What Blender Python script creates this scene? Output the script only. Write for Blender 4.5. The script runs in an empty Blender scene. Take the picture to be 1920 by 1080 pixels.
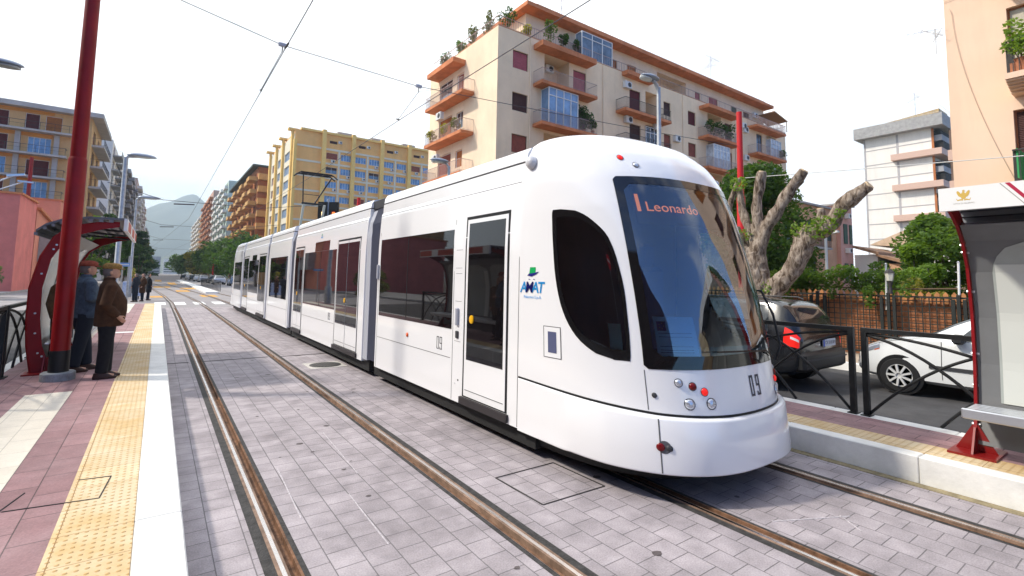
import bpy, bmesh, math, random
from mathutils import Vector, Matrix
random.seed(7)
SC = bpy.context.scene
COL = SC.collection
R = math.radians
def lerp(a, b, t): return a + (b - a) * t
def interp(x, xs, ys):
    if x <= xs[0]: return ys[0]
    for i in range(1, len(xs)):
        if x <= xs[i]:
            return lerp(ys[i-1], ys[i], (x - xs[i-1]) / (xs[i] - xs[i-1]))
    return ys[-1]
# ---------------------------------------------------------------- materials
MATS = {}
def mat(name, col, rough=0.6, metal=0.0, var=0.0, scale=3.0, bump=0.0, bscale=60.0, spec=0.28, coat=0.0, col2=None, emit=None, estr=1.0, detail=6.0):
    if name in MATS: return MATS[name]
    m = bpy.data.materials.new(name); m.use_nodes = True
    nt = m.node_tree; N = nt.nodes; L = nt.links
    p = N['Principled BSDF']
    p.inputs['Base Color'].default_value = (*col, 1)
    p.inputs['Roughness'].default_value = rough
    p.inputs['Metallic'].default_value = metal
    p.inputs['Specular IOR Level'].default_value = spec
    p.inputs['Coat Weight'].default_value = coat
    p.inputs['Coat Roughness'].default_value = 0.05
    if emit:
        p.inputs['Emission Color'].default_value = (*emit, 1); p.inputs['Emission Strength'].default_value = estr
    if var > 0 or bump > 0:
        tc = N.new('ShaderNodeNewGeometry')
    if var > 0:
        n = N.new('ShaderNodeTexNoise'); n.inputs['Scale'].default_value = scale; n.inputs['Detail'].default_value = detail
        n.inputs['Roughness'].default_value = 0.65
        L.new(tc.outputs['Position'], n.inputs['Vector'])
        cr = N.new('ShaderNodeValToRGB')
        c2 = col2 or tuple(max(0, c * (1 - var)) for c in col)
        cr.color_ramp.elements[0].position = 0.34; cr.color_ramp.elements[0].color = (*c2, 1)
        cr.color_ramp.elements[1].position = 0.66
        cr.color_ramp.elements[1].color = (*(col if col2 else tuple(min(1, c * (1 + var * .45)) for c in col)), 1)
        L.new(n.outputs['Fac'], cr.inputs['Fac']); L.new(cr.outputs['Color'], p.inputs['Base Color'])
    if bump > 0:
        b = N.new('ShaderNodeTexNoise'); b.inputs['Scale'].default_value = bscale; b.inputs['Detail'].default_value = 4
        L.new(tc.outputs['Position'], b.inputs['Vector'])
        bp = N.new('ShaderNodeBump'); bp.inputs['Strength'].default_value = bump; bp.inputs['Distance'].default_value = 0.02
        L.new(b.outputs['Fac'], bp.inputs['Height']); L.new(bp.outputs['Normal'], p.inputs['Normal'])
    MATS[name] = m
    return m

def paver(name, c1, c2, mortar, w, h, msize=0.006, var=0.25, rough=0.7, swap=True, stain=(0.06, 0.055, 0.06), stainamt=0.35, bumpd=0.01):
    """stone paving: brick pattern laid along Y, tone changes from stone to stone and in large blotches"""
    m = bpy.data.materials.new(name); m.use_nodes = True
    nt = m.node_tree; N = nt.nodes; L = nt.links; p = N['Principled BSDF']
    g = N.new('ShaderNodeNewGeometry')
    mp = N.new('ShaderNodeMapping'); mp.inputs['Rotation'].default_value = (0, 0, R(90) if swap else 0)
    L.new(g.outputs['Position'], mp.inputs['Vector'])
    b = N.new('ShaderNodeTexBrick'); b.offset = 0.5; b.inputs['Scale'].default_value = 1.0
    b.inputs['Brick Width'].default_value = w; b.inputs['Row Height'].default_value = h
    b.inputs['Mortar Size'].default_value = msize; b.inputs['Mortar Smooth'].default_value = 0.3
    b.inputs['Bias'].default_value = 0.0
    b.inputs['Color1'].default_value = (*c1, 1); b.inputs['Color2'].default_value = (*c2, 1); b.inputs['Mortar'].default_value = (*mortar, 1)
    L.new(mp.outputs['Vector'], b.inputs['Vector'])
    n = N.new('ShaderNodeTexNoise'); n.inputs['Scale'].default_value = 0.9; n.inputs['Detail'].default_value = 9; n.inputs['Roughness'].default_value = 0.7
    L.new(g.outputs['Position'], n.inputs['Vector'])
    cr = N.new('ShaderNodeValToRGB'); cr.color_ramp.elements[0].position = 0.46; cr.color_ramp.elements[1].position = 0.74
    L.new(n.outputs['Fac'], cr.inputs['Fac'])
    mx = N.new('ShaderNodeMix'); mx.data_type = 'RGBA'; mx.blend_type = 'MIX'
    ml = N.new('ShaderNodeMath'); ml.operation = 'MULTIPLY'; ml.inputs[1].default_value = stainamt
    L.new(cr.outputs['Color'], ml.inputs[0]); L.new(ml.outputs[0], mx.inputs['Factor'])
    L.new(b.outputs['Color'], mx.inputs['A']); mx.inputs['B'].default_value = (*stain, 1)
    n2 = N.new('ShaderNodeTexNoise'); n2.inputs['Scale'].default_value = 90; n2.inputs['Detail'].default_value = 3
    L.new(g.outputs['Position'], n2.inputs['Vector'])
    mr = N.new('ShaderNodeMapRange'); mr.inputs['From Min'].default_value = .3; mr.inputs['From Max'].default_value = .7
    mr.inputs['To Min'].default_value = 1 - var * .6; mr.inputs['To Max'].default_value = 1 + var * .4
    L.new(n2.outputs['Fac'], mr.inputs['Value'])
    n3 = N.new('ShaderNodeTexNoise'); n3.inputs['Scale'].default_value = 4.5; n3.inputs['Detail'].default_value = 6
    L.new(g.outputs['Position'], n3.inputs['Vector'])
    mr3 = N.new('ShaderNodeMapRange'); mr3.inputs['From Min'].default_value = .3; mr3.inputs['From Max'].default_value = .7
    mr3.inputs['To Min'].default_value = 1 - var * .7; mr3.inputs['To Max'].default_value = 1 + var * .5
    L.new(n3.outputs['Fac'], mr3.inputs['Value'])
    mm = N.new('ShaderNodeMath'); mm.operation = 'MULTIPLY'; L.new(mr.outputs[0], mm.inputs[0]); L.new(mr3.outputs[0], mm.inputs[1])
    vm = N.new('ShaderNodeVectorMath'); vm.operation = 'SCALE'
    L.new(mx.outputs['Result'], vm.inputs[0]); L.new(mm.outputs[0], vm.inputs['Scale'])
    L.new(vm.outputs[0], p.inputs['Base Color'])
    p.inputs['Roughness'].default_value = rough; p.inputs['Specular IOR Level'].default_value = .25
    bp = N.new('ShaderNodeBump'); bp.inputs['Strength'].default_value = 0.5; bp.inputs['Distance'].default_value = bumpd; bp.invert = True
    L.new(b.outputs['Fac'], bp.inputs['Height'])
    bp2 = N.new('ShaderNodeBump'); bp2.inputs['Strength'].default_value = 0.25; bp2.inputs['Distance'].default_value = 0.004
    L.new(n2.outputs['Fac'], bp2.inputs['Height']); L.new(bp.outputs['Normal'], bp2.inputs['Normal'])
    L.new(bp2.outputs['Normal'], p.inputs['Normal'])
    MATS[name] = m
    return m

# ---------------------------------------------------------------- mesh builder
class G:
    def __init__(s): s.v = []; s.f = []
    def add(s, vs, fs):
        o = len(s.v); s.v += [tuple(v) for v in vs]; s.f += [tuple(i + o for i in f) for f in fs]; return s
    def box(s, x0, x1, y0, y1, z0, z1):
        return s.add([(x0,y0,z0),(x1,y0,z0),(x1,y1,z0),(x0,y1,z0),(x0,y0,z1),(x1,y0,z1),(x1,y1,z1),(x0,y1,z1)],
                     [(0,3,2,1),(4,5,6,7),(0,1,5,4),(1,2,6,5),(2,3,7,6),(3,0,4,7)])
    def bev(s, x0, x1, y0, y1, z0, z1, b):
        """box with chamfered edges"""
        vs = []
        xs = (x0, x0+b, x1-b, x1); ys = (y0, y0+b, y1-b, y1)
        def ring(z, i):
            a = [(xs[1],ys[0]),(xs[2],ys[0]),(xs[3],ys[1]),(xs[3],ys[2]),(xs[2],ys[3]),(xs[1],ys[3]),(xs[0],ys[2]),(xs[0],ys[1])]
            cx, cy = (x0+x1)/2, (y0+y1)/2
            if i:
                a = [(cx+(px-cx)*(1-2*b/(x1-x0)), cy+(py-cy)*(1-2*b/(y1-y0))) for px, py in a]
            return [(px,py,z) for px,py in a]
        rs = [ring(z0,1), ring(z0+b,0), ring(z1-b,0), ring(z1,1)]
        for r_ in rs: vs += r_
        fs = [tuple(range(7,-1,-1)), tuple(range(24,32))]
        for k in range(3):
            for i in range(8):
                j = (i+1) % 8; fs.append((k*8+i, k*8+j, k*8+8+j, k*8+8+i))
        return s.add(vs, fs)
    def quad(s, a, b, c, d): return s.add([a,b,c,d], [(0,1,2,3)])
    def fbox(s, F, u0, u1, z0, z1, d0, d1):
        """box in a facade frame F=(origin, u, n): u along the wall, z up, d outwards"""
        O, U, Nn = F
        P = lambda u, z, d: (O[0]+U[0]*u+Nn[0]*d, O[1]+U[1]*u+Nn[1]*d, O[2]+z)
        vs = [P(u0,z0,d0),P(u1,z0,d0),P(u1,z1,d0),P(u0,z1,d0),P(u0,z0,d1),P(u1,z0,d1),P(u1,z1,d1),P(u0,z1,d1)]
        return s.add(vs, [(0,3,2,1),(4,5,6,7),(0,1,5,4),(1,2,6,5),(2,3,7,6),(3,0,4,7)])
    def bar(s, a, b, r, n=8, r2=None):
        return s.tube([a, b], [r, r if r2 is None else r2], n)
    def tube(s, pts, rad, n=8, cap=True, rx=None):
        pts = [Vector(p) for p in pts]
        if not isinstance(rad, (list, tuple)): rad = [rad] * len(pts)
        o = len(s.v); prev = None; m = len(pts)
        for i, p in enumerate(pts):
            t = (pts[min(i+1,m-1)] - pts[max(i-1,0)])
            if t.length < 1e-9: t = Vector((0,0,1))
            t.normalize()
            if prev is None:
                a = Vector((0,0,1)) if abs(t.z) < .9 else Vector((1,0,0))
                u = t.cross(a).normalized()
            else:
                u = (prev - t * prev.dot(t)).normalized()
            prev = u; w = t.cross(u)
            for k in range(n):
                an = 2*math.pi*k/n
                q = p + (u*math.cos(an) + w*math.sin(an)) * rad[i]
                s.v.append(tuple(q))
        for i in range(m-1):
            for k in range(n):
                j = (k+1) % n
                s.f.append((o+i*n+k, o+i*n+j, o+(i+1)*n+j, o+(i+1)*n+k))
        if cap:
            s.f.append(tuple(o+k for k in range(n-1,-1,-1))); s.f.append(tuple(o+(m-1)*n+k for k in range(n)))
        return s
    def sq(s, a, b, w, h=None):
        """square bar between two points"""
        h = h or w
        a = Vector(a); b = Vector(b); t = (b-a).normalized()
        up = Vector((0,0,1)) if abs(t.z) < .95 else Vector((0,1,0))
        u = t.cross(up).normalized() * w/2; v = u.cross(t).normalized() * h/2
        vs = [a-u-v, a+u-v, a+u+v, a-u+v, b-u-v, b+u-v, b+u+v, b-u+v]
        return s.add(vs, [(0,3,2,1),(4,5,6,7),(0,1,5,4),(1,2,6,5),(2,3,7,6),(3,0,4,7)])
    def loft(s, rings, cap=True, closed=True):
        o = len(s.v); n = len(rings[0])
        for r_ in rings: s.v += [tuple(p) for p in r_]
        for i in range(len(rings)-1):
            for k in range(n if closed else n-1):
                j = (k+1) % n
                s.f.append((o+i*n+k, o+i*n+j, o+(i+1)*n+j, o+(i+1)*n+k))
        if cap and closed:
            s.f.append(tuple(o+k for k in range(n-1,-1,-1))); s.f.append(tuple(o+(len(rings)-1)*n+k for k in range(n)))
        return s
    def lathe(s, prof, c=(0,0,0), axis='z', n=24):
        rings = []
        for r_, h in prof:
            ring = []
            for k in range(n):
                a = 2*math.pi*k/n
                p = (r_*math.cos(a), r_*math.sin(a), h)
                if axis == 'x': p = (h, p[0], p[1])
                if axis == 'y': p = (p[0], h, p[1])
                ring.append((c[0]+p[0], c[1]+p[1], c[2]+p[2]))
            rings.append(ring)
        return s.loft(rings)
    def prism(s, poly, a, b, plane='xz'):
        """extrude a 2D polygon; plane xz -> along y from a to b, yz -> along x, xy -> along z"""
        f = {'xz': lambda p, t: (p[0], t, p[1]), 'yz': lambda p, t: (t, p[0], p[1]), 'xy': lambda p, t: (p[0], p[1], t)}[plane]
        n = len(poly)
        vs = [f(p, a) for p in poly] + [f(p, b) for p in poly]
        fs = [tuple(range(n-1,-1,-1)), tuple(range(n, 2*n))] + [(i, (i+1)%n, n+(i+1)%n, n+i) for i in range(n)]
        return s.add(vs, fs)
    def strip(s, outer, inner, a, b, plane='xz'):
        """extruded band between two open polylines of equal length"""
        for i in range(len(outer)-1):
            s.prism([outer[i], outer[i+1], inner[i+1], inner[i]], a, b, plane)
        return s
    def build(s, name, m, parent=None, smooth=False, auto=None, recalc=True):
        me = bpy.data.meshes.new(name)
        off = Vector((0,0,0))
        if parent is not None: off = world_loc(parent)
        if off.length > 0: vs = [(v[0]-off.x, v[1]-off.y, v[2]-off.z) for v in s.v]
        else: vs = s.v
        me.from_pydata(vs, [], s.f); me.update()
        if recalc:
            bm = bmesh.new(); bm.from_mesh(me)
            bmesh.ops.recalc_face_normals(bm, faces=bm.faces); bm.to_mesh(me); bm.free()
        ms = m if isinstance(m, (list, tuple)) else [m]
        for x in ms: me.materials.append(x)
        if smooth:
            me.polygons.foreach_set('use_smooth', [True]*len(me.polygons))
            if auto: me.set_sharp_from_angle(angle=R(auto))
        o = bpy.data.objects.new(name, me); COL.objects.link(o)
        if parent is not None: o.parent = parent
        return o
def world_loc(o):
    v = Vector((0,0,0))
    while o is not None: v += o.location; o = o.parent
    return v
def thing(name, label, cat, loc=(0,0,0), group=None, rz=0.0):
    o = bpy.data.objects.new(name, None); COL.objects.link(o); o.location = loc; o.rotation_euler = (0,0,rz)
    o.empty_display_size = .3
    tag(o, label, cat, group); return o
def tag(o, label, cat, group=None, kind=None):
    o['label'] = label; o['category'] = cat
    if group: o['group'] = group
    if kind: o['kind'] = kind
    return o
def struct(o): o['kind'] = 'structure'; return o
def copy_tree(o, parent=None):
    c = o.copy(); COL.objects.link(c)
    if parent is not None: c.parent = parent
    for ch in list(o.children): copy_tree(ch, c)
    return c
def inst(o, loc, parent=None):
    """copy of a part and its sub-parts at another place (its mesh is shared)"""
    c = o.copy(); COL.objects.link(c); c.location = loc; c.parent = parent or o.parent
    for ch in list(o.children):
        d = ch.copy(); COL.objects.link(d); d.parent = c
    return c
def text_mesh(name, s, size, m, mtx, parent=None, extrude=0.002, bold=False, align='CENTER', label=None, xs=1.0):
    cu = bpy.data.curves.new(name, 'FONT'); cu.body = s; cu.size = size; cu.extrude = extrude; cu.align_x = align; cu.align_y = 'CENTER'
    if bold: cu.offset = size * 0.018
    cu.resolution_u = 3
    t = bpy.data.objects.new('tmp_text', cu); COL.objects.link(t)
    dg = bpy.context.evaluated_depsgraph_get(); dg.update()
    me = bpy.data.meshes.new_from_object(t.evaluated_get(dg))
    bpy.data.objects.remove(t, do_unlink=True)
    me.transform(Matrix.Diagonal((xs,1,1,1)))
    me.transform(mtx)
    if parent is not None: me.transform(Matrix.Translation(-world_loc(parent)))
    me.materials.clear(); me.materials.append(m)
    o = bpy.data.objects.new(name, me); COL.objects.link(o)
    if parent is not None: o.parent = parent
    return o
def frame_mtx(o, x, y):
    """matrix whose x and y axes are the given directions"""
    x = Vector(x).normalized(); y = Vector(y).normalized(); z = x.cross(y)
    M = Matrix((x, y, z)).transposed().to_4x4(); M.translation = Vector(o); return M
def fuse(g, name, m, voxel=0.012, smooth=4, parent=None):
    """weld overlapping solids into one continuous skin"""
    o = g.build('tmp', m)
    a = o.modifiers.new('r', 'REMESH'); a.mode = 'VOXEL'; a.voxel_size = voxel; a.use_smooth_shade = True
    b = o.modifiers.new('s', 'SMOOTH'); b.factor = .5; b.iterations = smooth
    dg = bpy.context.evaluated_depsgraph_get(); dg.update()
    me = bpy.data.meshes.new_from_object(o.evaluated_get(dg)); me.name = name
    bpy.data.objects.remove(o, do_unlink=True)
    me.materials.clear(); me.materials.append(m)
    me.polygons.foreach_set('use_smooth', [True]*len(me.polygons))
    if parent is not None: me.transform(Matrix.Translation(-world_loc(parent)))
    q = bpy.data.objects.new(name, me); COL.objects.link(q)
    if parent is not None: q.parent = parent
    return q
# ================================================================ camera, light, sky
H = 1.80
yaw, pitch, roll = R(35.6), R(4.85), R(1.0)
Fw = Vector((math.sin(yaw)*math.cos(pitch), math.cos(yaw)*math.cos(pitch), math.sin(pitch)))
R0 = Vector((math.cos(yaw), -math.sin(yaw), 0)); U0 = R0.cross(Fw)
Rt = R0*math.cos(roll) + U0*math.sin(roll); Up = -R0*math.sin(roll) + U0*math.cos(roll)
cd = bpy.data.cameras.new('camera'); cam = bpy.data.objects.new('camera', cd); COL.objects.link(cam)
Mx = Matrix((Rt, Up, -Fw)).transposed().to_4x4(); Mx.translation = Vector((0,0,H)); cam.matrix_world = Mx
cd.sensor_width = 36; cd.lens = 36*923/1920; cd.shift_y = -(540-444)/1920
cd.clip_start = 0.05; cd.clip_end = 9000
SC.camera = cam
SC.view_settings.view_transform = 'Standard'; SC.view_settings.look = 'None'; SC.view_settings.gamma = 1; SC.view_settings.exposure = 0.76
sun_dir = Vector((-0.72, 0.40, 0.80)).normalized()
sd = bpy.data.lights.new('sun', 'SUN'); sd.energy = 3.1; sd.angle = R(4); sd.color = (1.0, 0.93, 0.82)
so = bpy.data.objects.new('sun', sd); COL.objects.link(so)
so.rotation_euler = sun_dir.to_track_quat('Z', 'Y').to_euler(); so.location = (0,0,60)
w = bpy.data.worlds.new('World'); SC.world = w; w.use_nodes = True
N = w.node_tree.nodes; L = w.node_tree.links; bg = N['Background']; bg.inputs['Strength'].default_value = 0.12
sk = N.new('ShaderNodeTexSky'); sk.sky_type = 'NISHITA'; sk.sun_disc = False
sk.sun_elevation = math.asin(sun_dir.z); sk.sun_rotation = math.atan2(sun_dir.x, sun_dir.y)
sk.air_density = 1.0; sk.dust_density = 0.2; sk.ozone_density = 4.0
tc = N.new('ShaderNodeTexCoord'); sep = N.new('ShaderNodeSeparateXYZ'); L.new(tc.outputs['Generated'], sep.inputs[0])
# cloud cover: thick ahead and to the left (+y), thinning to blue behind (-y)
ns = N.new('ShaderNodeTexNoise'); ns.inputs['Scale'].default_value = 2.6; ns.inputs['Detail'].default_value = 9; ns.inputs['Roughness'].default_value = .58
mpn = N.new('ShaderNodeMapping'); mpn.inputs['Scale'].default_value = (1, 1, 2.2); L.new(tc.outputs['Generated'], mpn.inputs[0]); L.new(mpn.outputs[0], ns.inputs['Vector'])
dt = N.new('ShaderNodeVectorMath'); dt.operation = 'DOT_PRODUCT'; L.new(tc.outputs['Generated'], dt.inputs[0]); dt.inputs[1].default_value = (0.06, 0.95, 0.1)
ma = N.new('ShaderNodeMath'); ma.operation = 'MULTIPLY_ADD'; L.new(dt.outputs['Value'], ma.inputs[0]); ma.inputs[1].default_value = 0.62; ma.inputs[2].default_value = 0.33
mb = N.new('ShaderNodeMath'); mb.operation = 'ADD'; L.new(ma.outputs[0], mb.inputs[0]); L.new(ns.outputs['Fac'], mb.inputs[1])
cr = N.new('ShaderNodeValToRGB'); cr.color_ramp.elements[0].position = 0.50; cr.color_ramp.elements[1].position = 0.86
L.new(mb.outputs[0], cr.inputs['Fac'])
n2 = N.new('ShaderNodeTexNoise'); n2.inputs['Scale'].default_value = 3.3; n2.inputs['Detail'].default_value = 10; L.new(mpn.outputs[0], n2.inputs['Vector'])
cc = N.new('ShaderNodeValToRGB'); cc.color_ramp.elements[0].position = 0.33; cc.color_ramp.elements[0].color = (6.0, 6.3, 6.8, 1)
cc.color_ramp.elements[1].position = 0.52; cc.color_ramp.elements[1].color = (9.6, 9.5, 9.4, 1)
L.new(n2.outputs['Fac'], cc.inputs['Fac'])
mx = N.new('ShaderNodeMix'); mx.data_type = 'RGBA'
deep = N.new('ShaderNodeMix'); deep.data_type = 'RGBA'; deep.blend_type = 'MULTIPLY'; deep.inputs['Factor'].default_value = 1; deep.inputs['B'].default_value = (.55,.85,1.35,1); L.new(sk.outputs['Color'], deep.inputs['A'])
L.new(cr.outputs['Color'], mx.inputs['Factor']); L.new(deep.outputs['Result'], mx.inputs['A']); L.new(cc.outputs['Color'], mx.inputs['B'])
L.new(mx.outputs['Result'], bg.inputs['Color'])
# the air of the street: far things fade to blue
hz = G().box(-2200, 2400, -900, 4300, -3, 640).build('haze', bpy.data.materials.new('haze_air'))
hm = hz.data.materials[0]; hm.use_nodes = True; hn = hm.node_tree.nodes; hn.remove(hn['Principled BSDF'])
pv = hn.new('ShaderNodeVolumePrincipled'); pv.inputs['Density'].default_value = 0.00034; pv.inputs['Color'].default_value = (0.68, 0.86, 1.0, 1)
pv.inputs['Anisotropy'].default_value = 0.2
hm.node_tree.links.new(pv.outputs[0], hn['Material Output'].inputs['Volume'])
hz['kind'] = 'stuff'; hz['label'] = 'thin blue air that fades the far street and mountain'; hz['category'] = 'haze'

# ================================================================ ground
M_asph = mat('asphalt', (0.075,0.073,0.075), .85, var=.35, scale=1.3, bump=.35, bscale=120)
M_asph2 = mat('asphalt_pale', (0.30,0.28,0.28), .85, var=.2, scale=.6, bump=.3, bscale=90)
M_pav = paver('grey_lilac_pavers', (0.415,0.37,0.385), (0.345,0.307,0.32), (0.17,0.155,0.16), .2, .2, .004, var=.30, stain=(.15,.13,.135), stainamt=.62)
M_pink = paver('pink_pavers', (0.34,0.20,0.205), (0.255,0.145,0.15), (0.09,0.06,0.06), .4, .2, .004, var=.25, stain=(.5,.42,.42), stainamt=.25)
M_cream = paver('cream_tactile', (0.72,0.66,0.56), (0.66,0.60,0.50), (0.42,0.38,0.32), .4, .2, .003, var=.10, stain=(.35,.30,.25), stainamt=.2)
M_kerb = mat('white_limestone', (0.80,0.79,0.75), .6, var=.16, scale=2.2, bump=.15, bscale=25)
M_conc = mat('concrete', (0.36,0.35,0.34), .85, var=.22, scale=2, bump=.2)
M_white = mat('white_road_paint', (0.80,0.80,0.78), .7, var=.12, scale=9)
M_orange = mat('orange_road_paint', (0.62,0.33,0.07), .8, var=.4, scale=2.5)
M_earth = mat('far_ground', (0.16,0.15,0.13), .95, var=.3, scale=.02)
def tactile():
    m = bpy.data.materials.new('yellow_tactile'); m.use_nodes = True; N = m.node_tree.nodes; L = m.node_tree.links; p = N['Principled BSDF']
    g = N.new('ShaderNodeNewGeometry'); s = N.new('ShaderNodeSeparateXYZ'); L.new(g.outputs['Position'], s.inputs[0])
    def tri(out, per):
        d = N.new('ShaderNodeMath'); d.operation = 'DIVIDE'; d.inputs[1].default_value = per; L.new(out, d.inputs[0])
        f = N.new('ShaderNodeMath'); f.operation = 'FRACT'; L.new(d.outputs[0], f.inputs[0])
        a = N.new('ShaderNodeMath'); a.operation = 'SUBTRACT'; a.inputs[1].default_value = .5; L.new(f.outputs[0], a.inputs[0])
        b = N.new('ShaderNodeMath'); b.operation = 'MULTIPLY'; b.inputs[1].default_value = per; L.new(a.outputs[0], b.inputs[0])
        c = N.new('ShaderNodeMath'); c.operation = 'POWER'; c.inputs[1].default_value = 2; L.new(b.outputs[0], c.inputs[0]); return c.outputs[0]
    ad = N.new('ShaderNodeMath'); L.new(tri(s.outputs['X'], .045), ad.inputs[0]); L.new(tri(s.outputs['Y'], .06), ad.inputs[1])
    sq = N.new('ShaderNodeMath'); sq.operation = 'SQRT'; L.new(ad.outputs[0], sq.inputs[0])
    mr = N.new('ShaderNodeMapRange'); mr.inputs['From Min'].default_value = .007; mr.inputs['From Max'].default_value = .013; mr.inputs['To Min'].default_value = 1; mr.inputs['To Max'].default_value = 0
    L.new(sq.outputs[0], mr.inputs['Value'])
    n = N.new('ShaderNodeTexNoise'); n.inputs['Scale'].default_value = 2.2; n.inputs['Detail'].default_value = 7; n.inputs['Roughness'].default_value = .7; L.new(g.outputs['Position'], n.inputs['Vector'])
    cr = N.new('ShaderNodeValToRGB'); cr.color_ramp.elements[0].position = .35; cr.color_ramp.elements[0].color = (.62,.43,.20,1); cr.color_ramp.elements[1].position = .62; cr.color_ramp.elements[1].color = (.71,.59,.40,1)
    L.new(n.outputs['Fac'], cr.inputs['Fac'])
    br = N.new('ShaderNodeTexBrick'); br.inputs['Scale'].default_value = 1; br.inputs['Brick Width'].default_value = .4; br.inputs['Row Height'].default_value = .4; br.offset = 0
    br.inputs['Mortar Size'].default_value = .003; br.inputs['Color1'].default_value = (1,1,1,1); br.inputs['Color2'].default_value = (.86,.82,.76,1); br.inputs['Mortar'].default_value = (.4,.3,.2,1)
    mp = N.new('ShaderNodeMapping'); mp.inputs['Rotation'].default_value = (0,0,R(90)); mp.inputs['Location'].default_value = (0,-.02,0); L.new(g.outputs['Position'], mp.inputs[0]); L.new(mp.outputs[0], br.inputs['Vector'])
    m1 = N.new('ShaderNodeMix'); m1.data_type = 'RGBA'; m1.blend_type = 'MULTIPLY'; m1.inputs['Factor'].default_value = 1; L.new(cr.outputs['Color'], m1.inputs['A']); L.new(br.outputs['Color'], m1.inputs['B'])
    m2 = N.new('ShaderNodeMix'); m2.data_type = 'RGBA'; m2.inputs['B'].default_value = (.42,.24,.07,1); L.new(m1.outputs['Result'], m2.inputs['A'])
    mf = N.new('ShaderNodeMath'); mf.operation = 'MULTIPLY'; mf.inputs[1].default_value = .75; L.new(mr.outputs[0], mf.inputs[0]); L.new(mf.outputs[0], m2.inputs['Factor'])
    L.new(m2.outputs['Result'], p.inputs['Base Color']); p.inputs['Roughness'].default_value = .7
    b = N.new('ShaderNodeBump'); b.inputs['Distance'].default_value = .006; b.inputs['Strength'].default_value = .9; L.new(mr.outputs[0], b.inputs['Height']); L.new(b.outputs['Normal'], p.inputs['Normal'])
    return m
M_yel = tactile()
HP = 0.24
def sheet(name, m, x0, x1, y0, y1, z, parent=None):
    return struct(G().quad((x0,y0,z),(x1,y0,z),(x1,y1,z),(x0,y1,z)).build(name, m, recalc=False))
sheet('ground', M_earth, -2100, 2300, -800, 4200, -0.30)
sheet('street', M_asph2, -14, 21.5, 31.0, 900, -0.012)
sheet('road', M_asph, 6.9, 12.0, -40, 31.0, -0.02)
sheet('road', M_asph, -9.0, -1.9, -40, 31.0, -0.02)
sheet('garden_ground', M_earth, 14.2, 70, -30, 31.0, 0.02)
# far edge of the world is simple land; the courtyard beyond the road
def xo(y): return interp(y, [-10, 3, 23, 36, 45, 55, 75, 400], [0, 0, .05, .02, -.20, -.60, -1.5, -16])
RL = [(.735, 1), (2.205, -1), (3.625, 1), (5.095, -1)]
ys = [-6, 0, 3, 8, 14, 20, 26, 31, 36, 40, 45, 50, 55, 65, 75, 120, 200]
def ribbon(x0, x1, z, y0=-6, y1=200):
    g = G(); yy = [y for y in ys if y0 <= y <= y1]
    rows = [[(x0(y) if callable(x0) else x0, y, z), (x1(y) if callable(x1) else x1, y, z)] for y in yy]
    g.loft(rows, cap=False, closed=False); return g
edges = [lambda y: .23] + [f for (x, s) in RL for f in ((lambda y, x=x: x+xo(y)-.09), (lambda y, x=x: x+xo(y)+.10))] + [lambda y: 5.76]
g = G()
for i in range(0, len(edges), 2):
    q = ribbon(edges[i], edges[i+1], 0.0, -6, 31); g.add(q.v, q.f)
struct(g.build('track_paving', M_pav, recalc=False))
M_rub = mat('bitumen_joint', (0.055,0.052,0.05), .75, var=.5, scale=14, bump=.4, bscale=60)
M_rail = mat('polished_rail_steel', (0.70,0.64,0.60), .25, 1.0, var=.08, scale=6)
M_flank = mat('rail_flank', (0.26,0.17,0.12), .6, 0.0, var=.5, scale=7)
M_rust = mat('rusty_groove', (0.20,0.105,0.06), .8, 0.0, var=.6, scale=9, bump=.3, bscale=70)
names = ['leftmost embedded rail, nearest the white platform kerb', 'second embedded rail from the left platform, crossing the zebra bars', 'third rail, running out from under the white tram', 'rightmost embedded rail, nearest the far platform kerb']
for k, (x, s) in enumerate(RL):
    t = thing('track_rail', names[k], 'rail', (x, 0, 0), 'rails sunk in the paving')
    X = lambda d: (lambda y: x + xo(y) + d*s)
    y1 = 120
    def rb(prof, name, m):
        g = G(); yy = [y for y in ys if y <= y1]
        g.loft([[(X(d)(y), y, z) for d, z in prof] for y in yy], cap=False, closed=False)
        return g.build(name, m, t, recalc=False)
    # dark joint / head / groove / lip / dark joint
    rb([(-.10,.001),(-.035,.003)] if s > 0 else [(-.10,.001),(-.035,.003)], 'joint_filler', M_rub)
    rb([(-.036,.0),(-.034,.006),(-.013,.0065)], 'rail_flank', M_flank)
    rb([(-.013,.0066),(.012,.0066)], 'rail_head', M_rail)
    rb([(.012,.0065),(.028,.004),(.030,-.04)], 'rail_flank', M_flank)
    rb([(.030,-.035),(.078,-.035),(.080,.004),(.096,.004)], 'groove', M_rust)
    rb([(.096,.002),(.13,.001)], 'joint_filler', M_rub)
# platforms -------------------------------------------------------------
def slab(name, m, x0, x1, y0, y1, z0, z1): return struct(G().box(x0,x1,y0,y1,z0,z1).build(name, m))
def kerbs(x0, x1, y0, y1, label, step=1.0):
    g = G(); y = y0
    while y < y1 - .01:
        g.bev(x0, x1, y+.002, min(y+step, y1)-.002, -.05, HP, .008); y += step
    return struct(g.build(label, M_kerb))
PE = 30.8
kerbs(-.02, .23, -3, PE, 'platform_kerb')
slab('tactile_paving', M_yel, -.41, -.0205, -3, PE, -.05, HP)
slab('platform_paving', M_pink, -.80, -.4105, -3, PE, -.05, HP-.001)
slab('cream_paving', M_cream, -1.25, -.8005, -3, 8.65, -.05, HP)
slab('platform_paving', M_pink, -1.25, -.8005, 8.652, 24, -.05, HP-.001)
slab('cream_paving', M_cream, -1.25, -.8005, 24.002, PE, -.05, HP)
slab('platform_paving', M_pink, -1.80, -1.2505, -3, PE, -.05, HP-.001)
kerbs(-1.95, -1.8005, -3, PE, 'platform_kerb')
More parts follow.
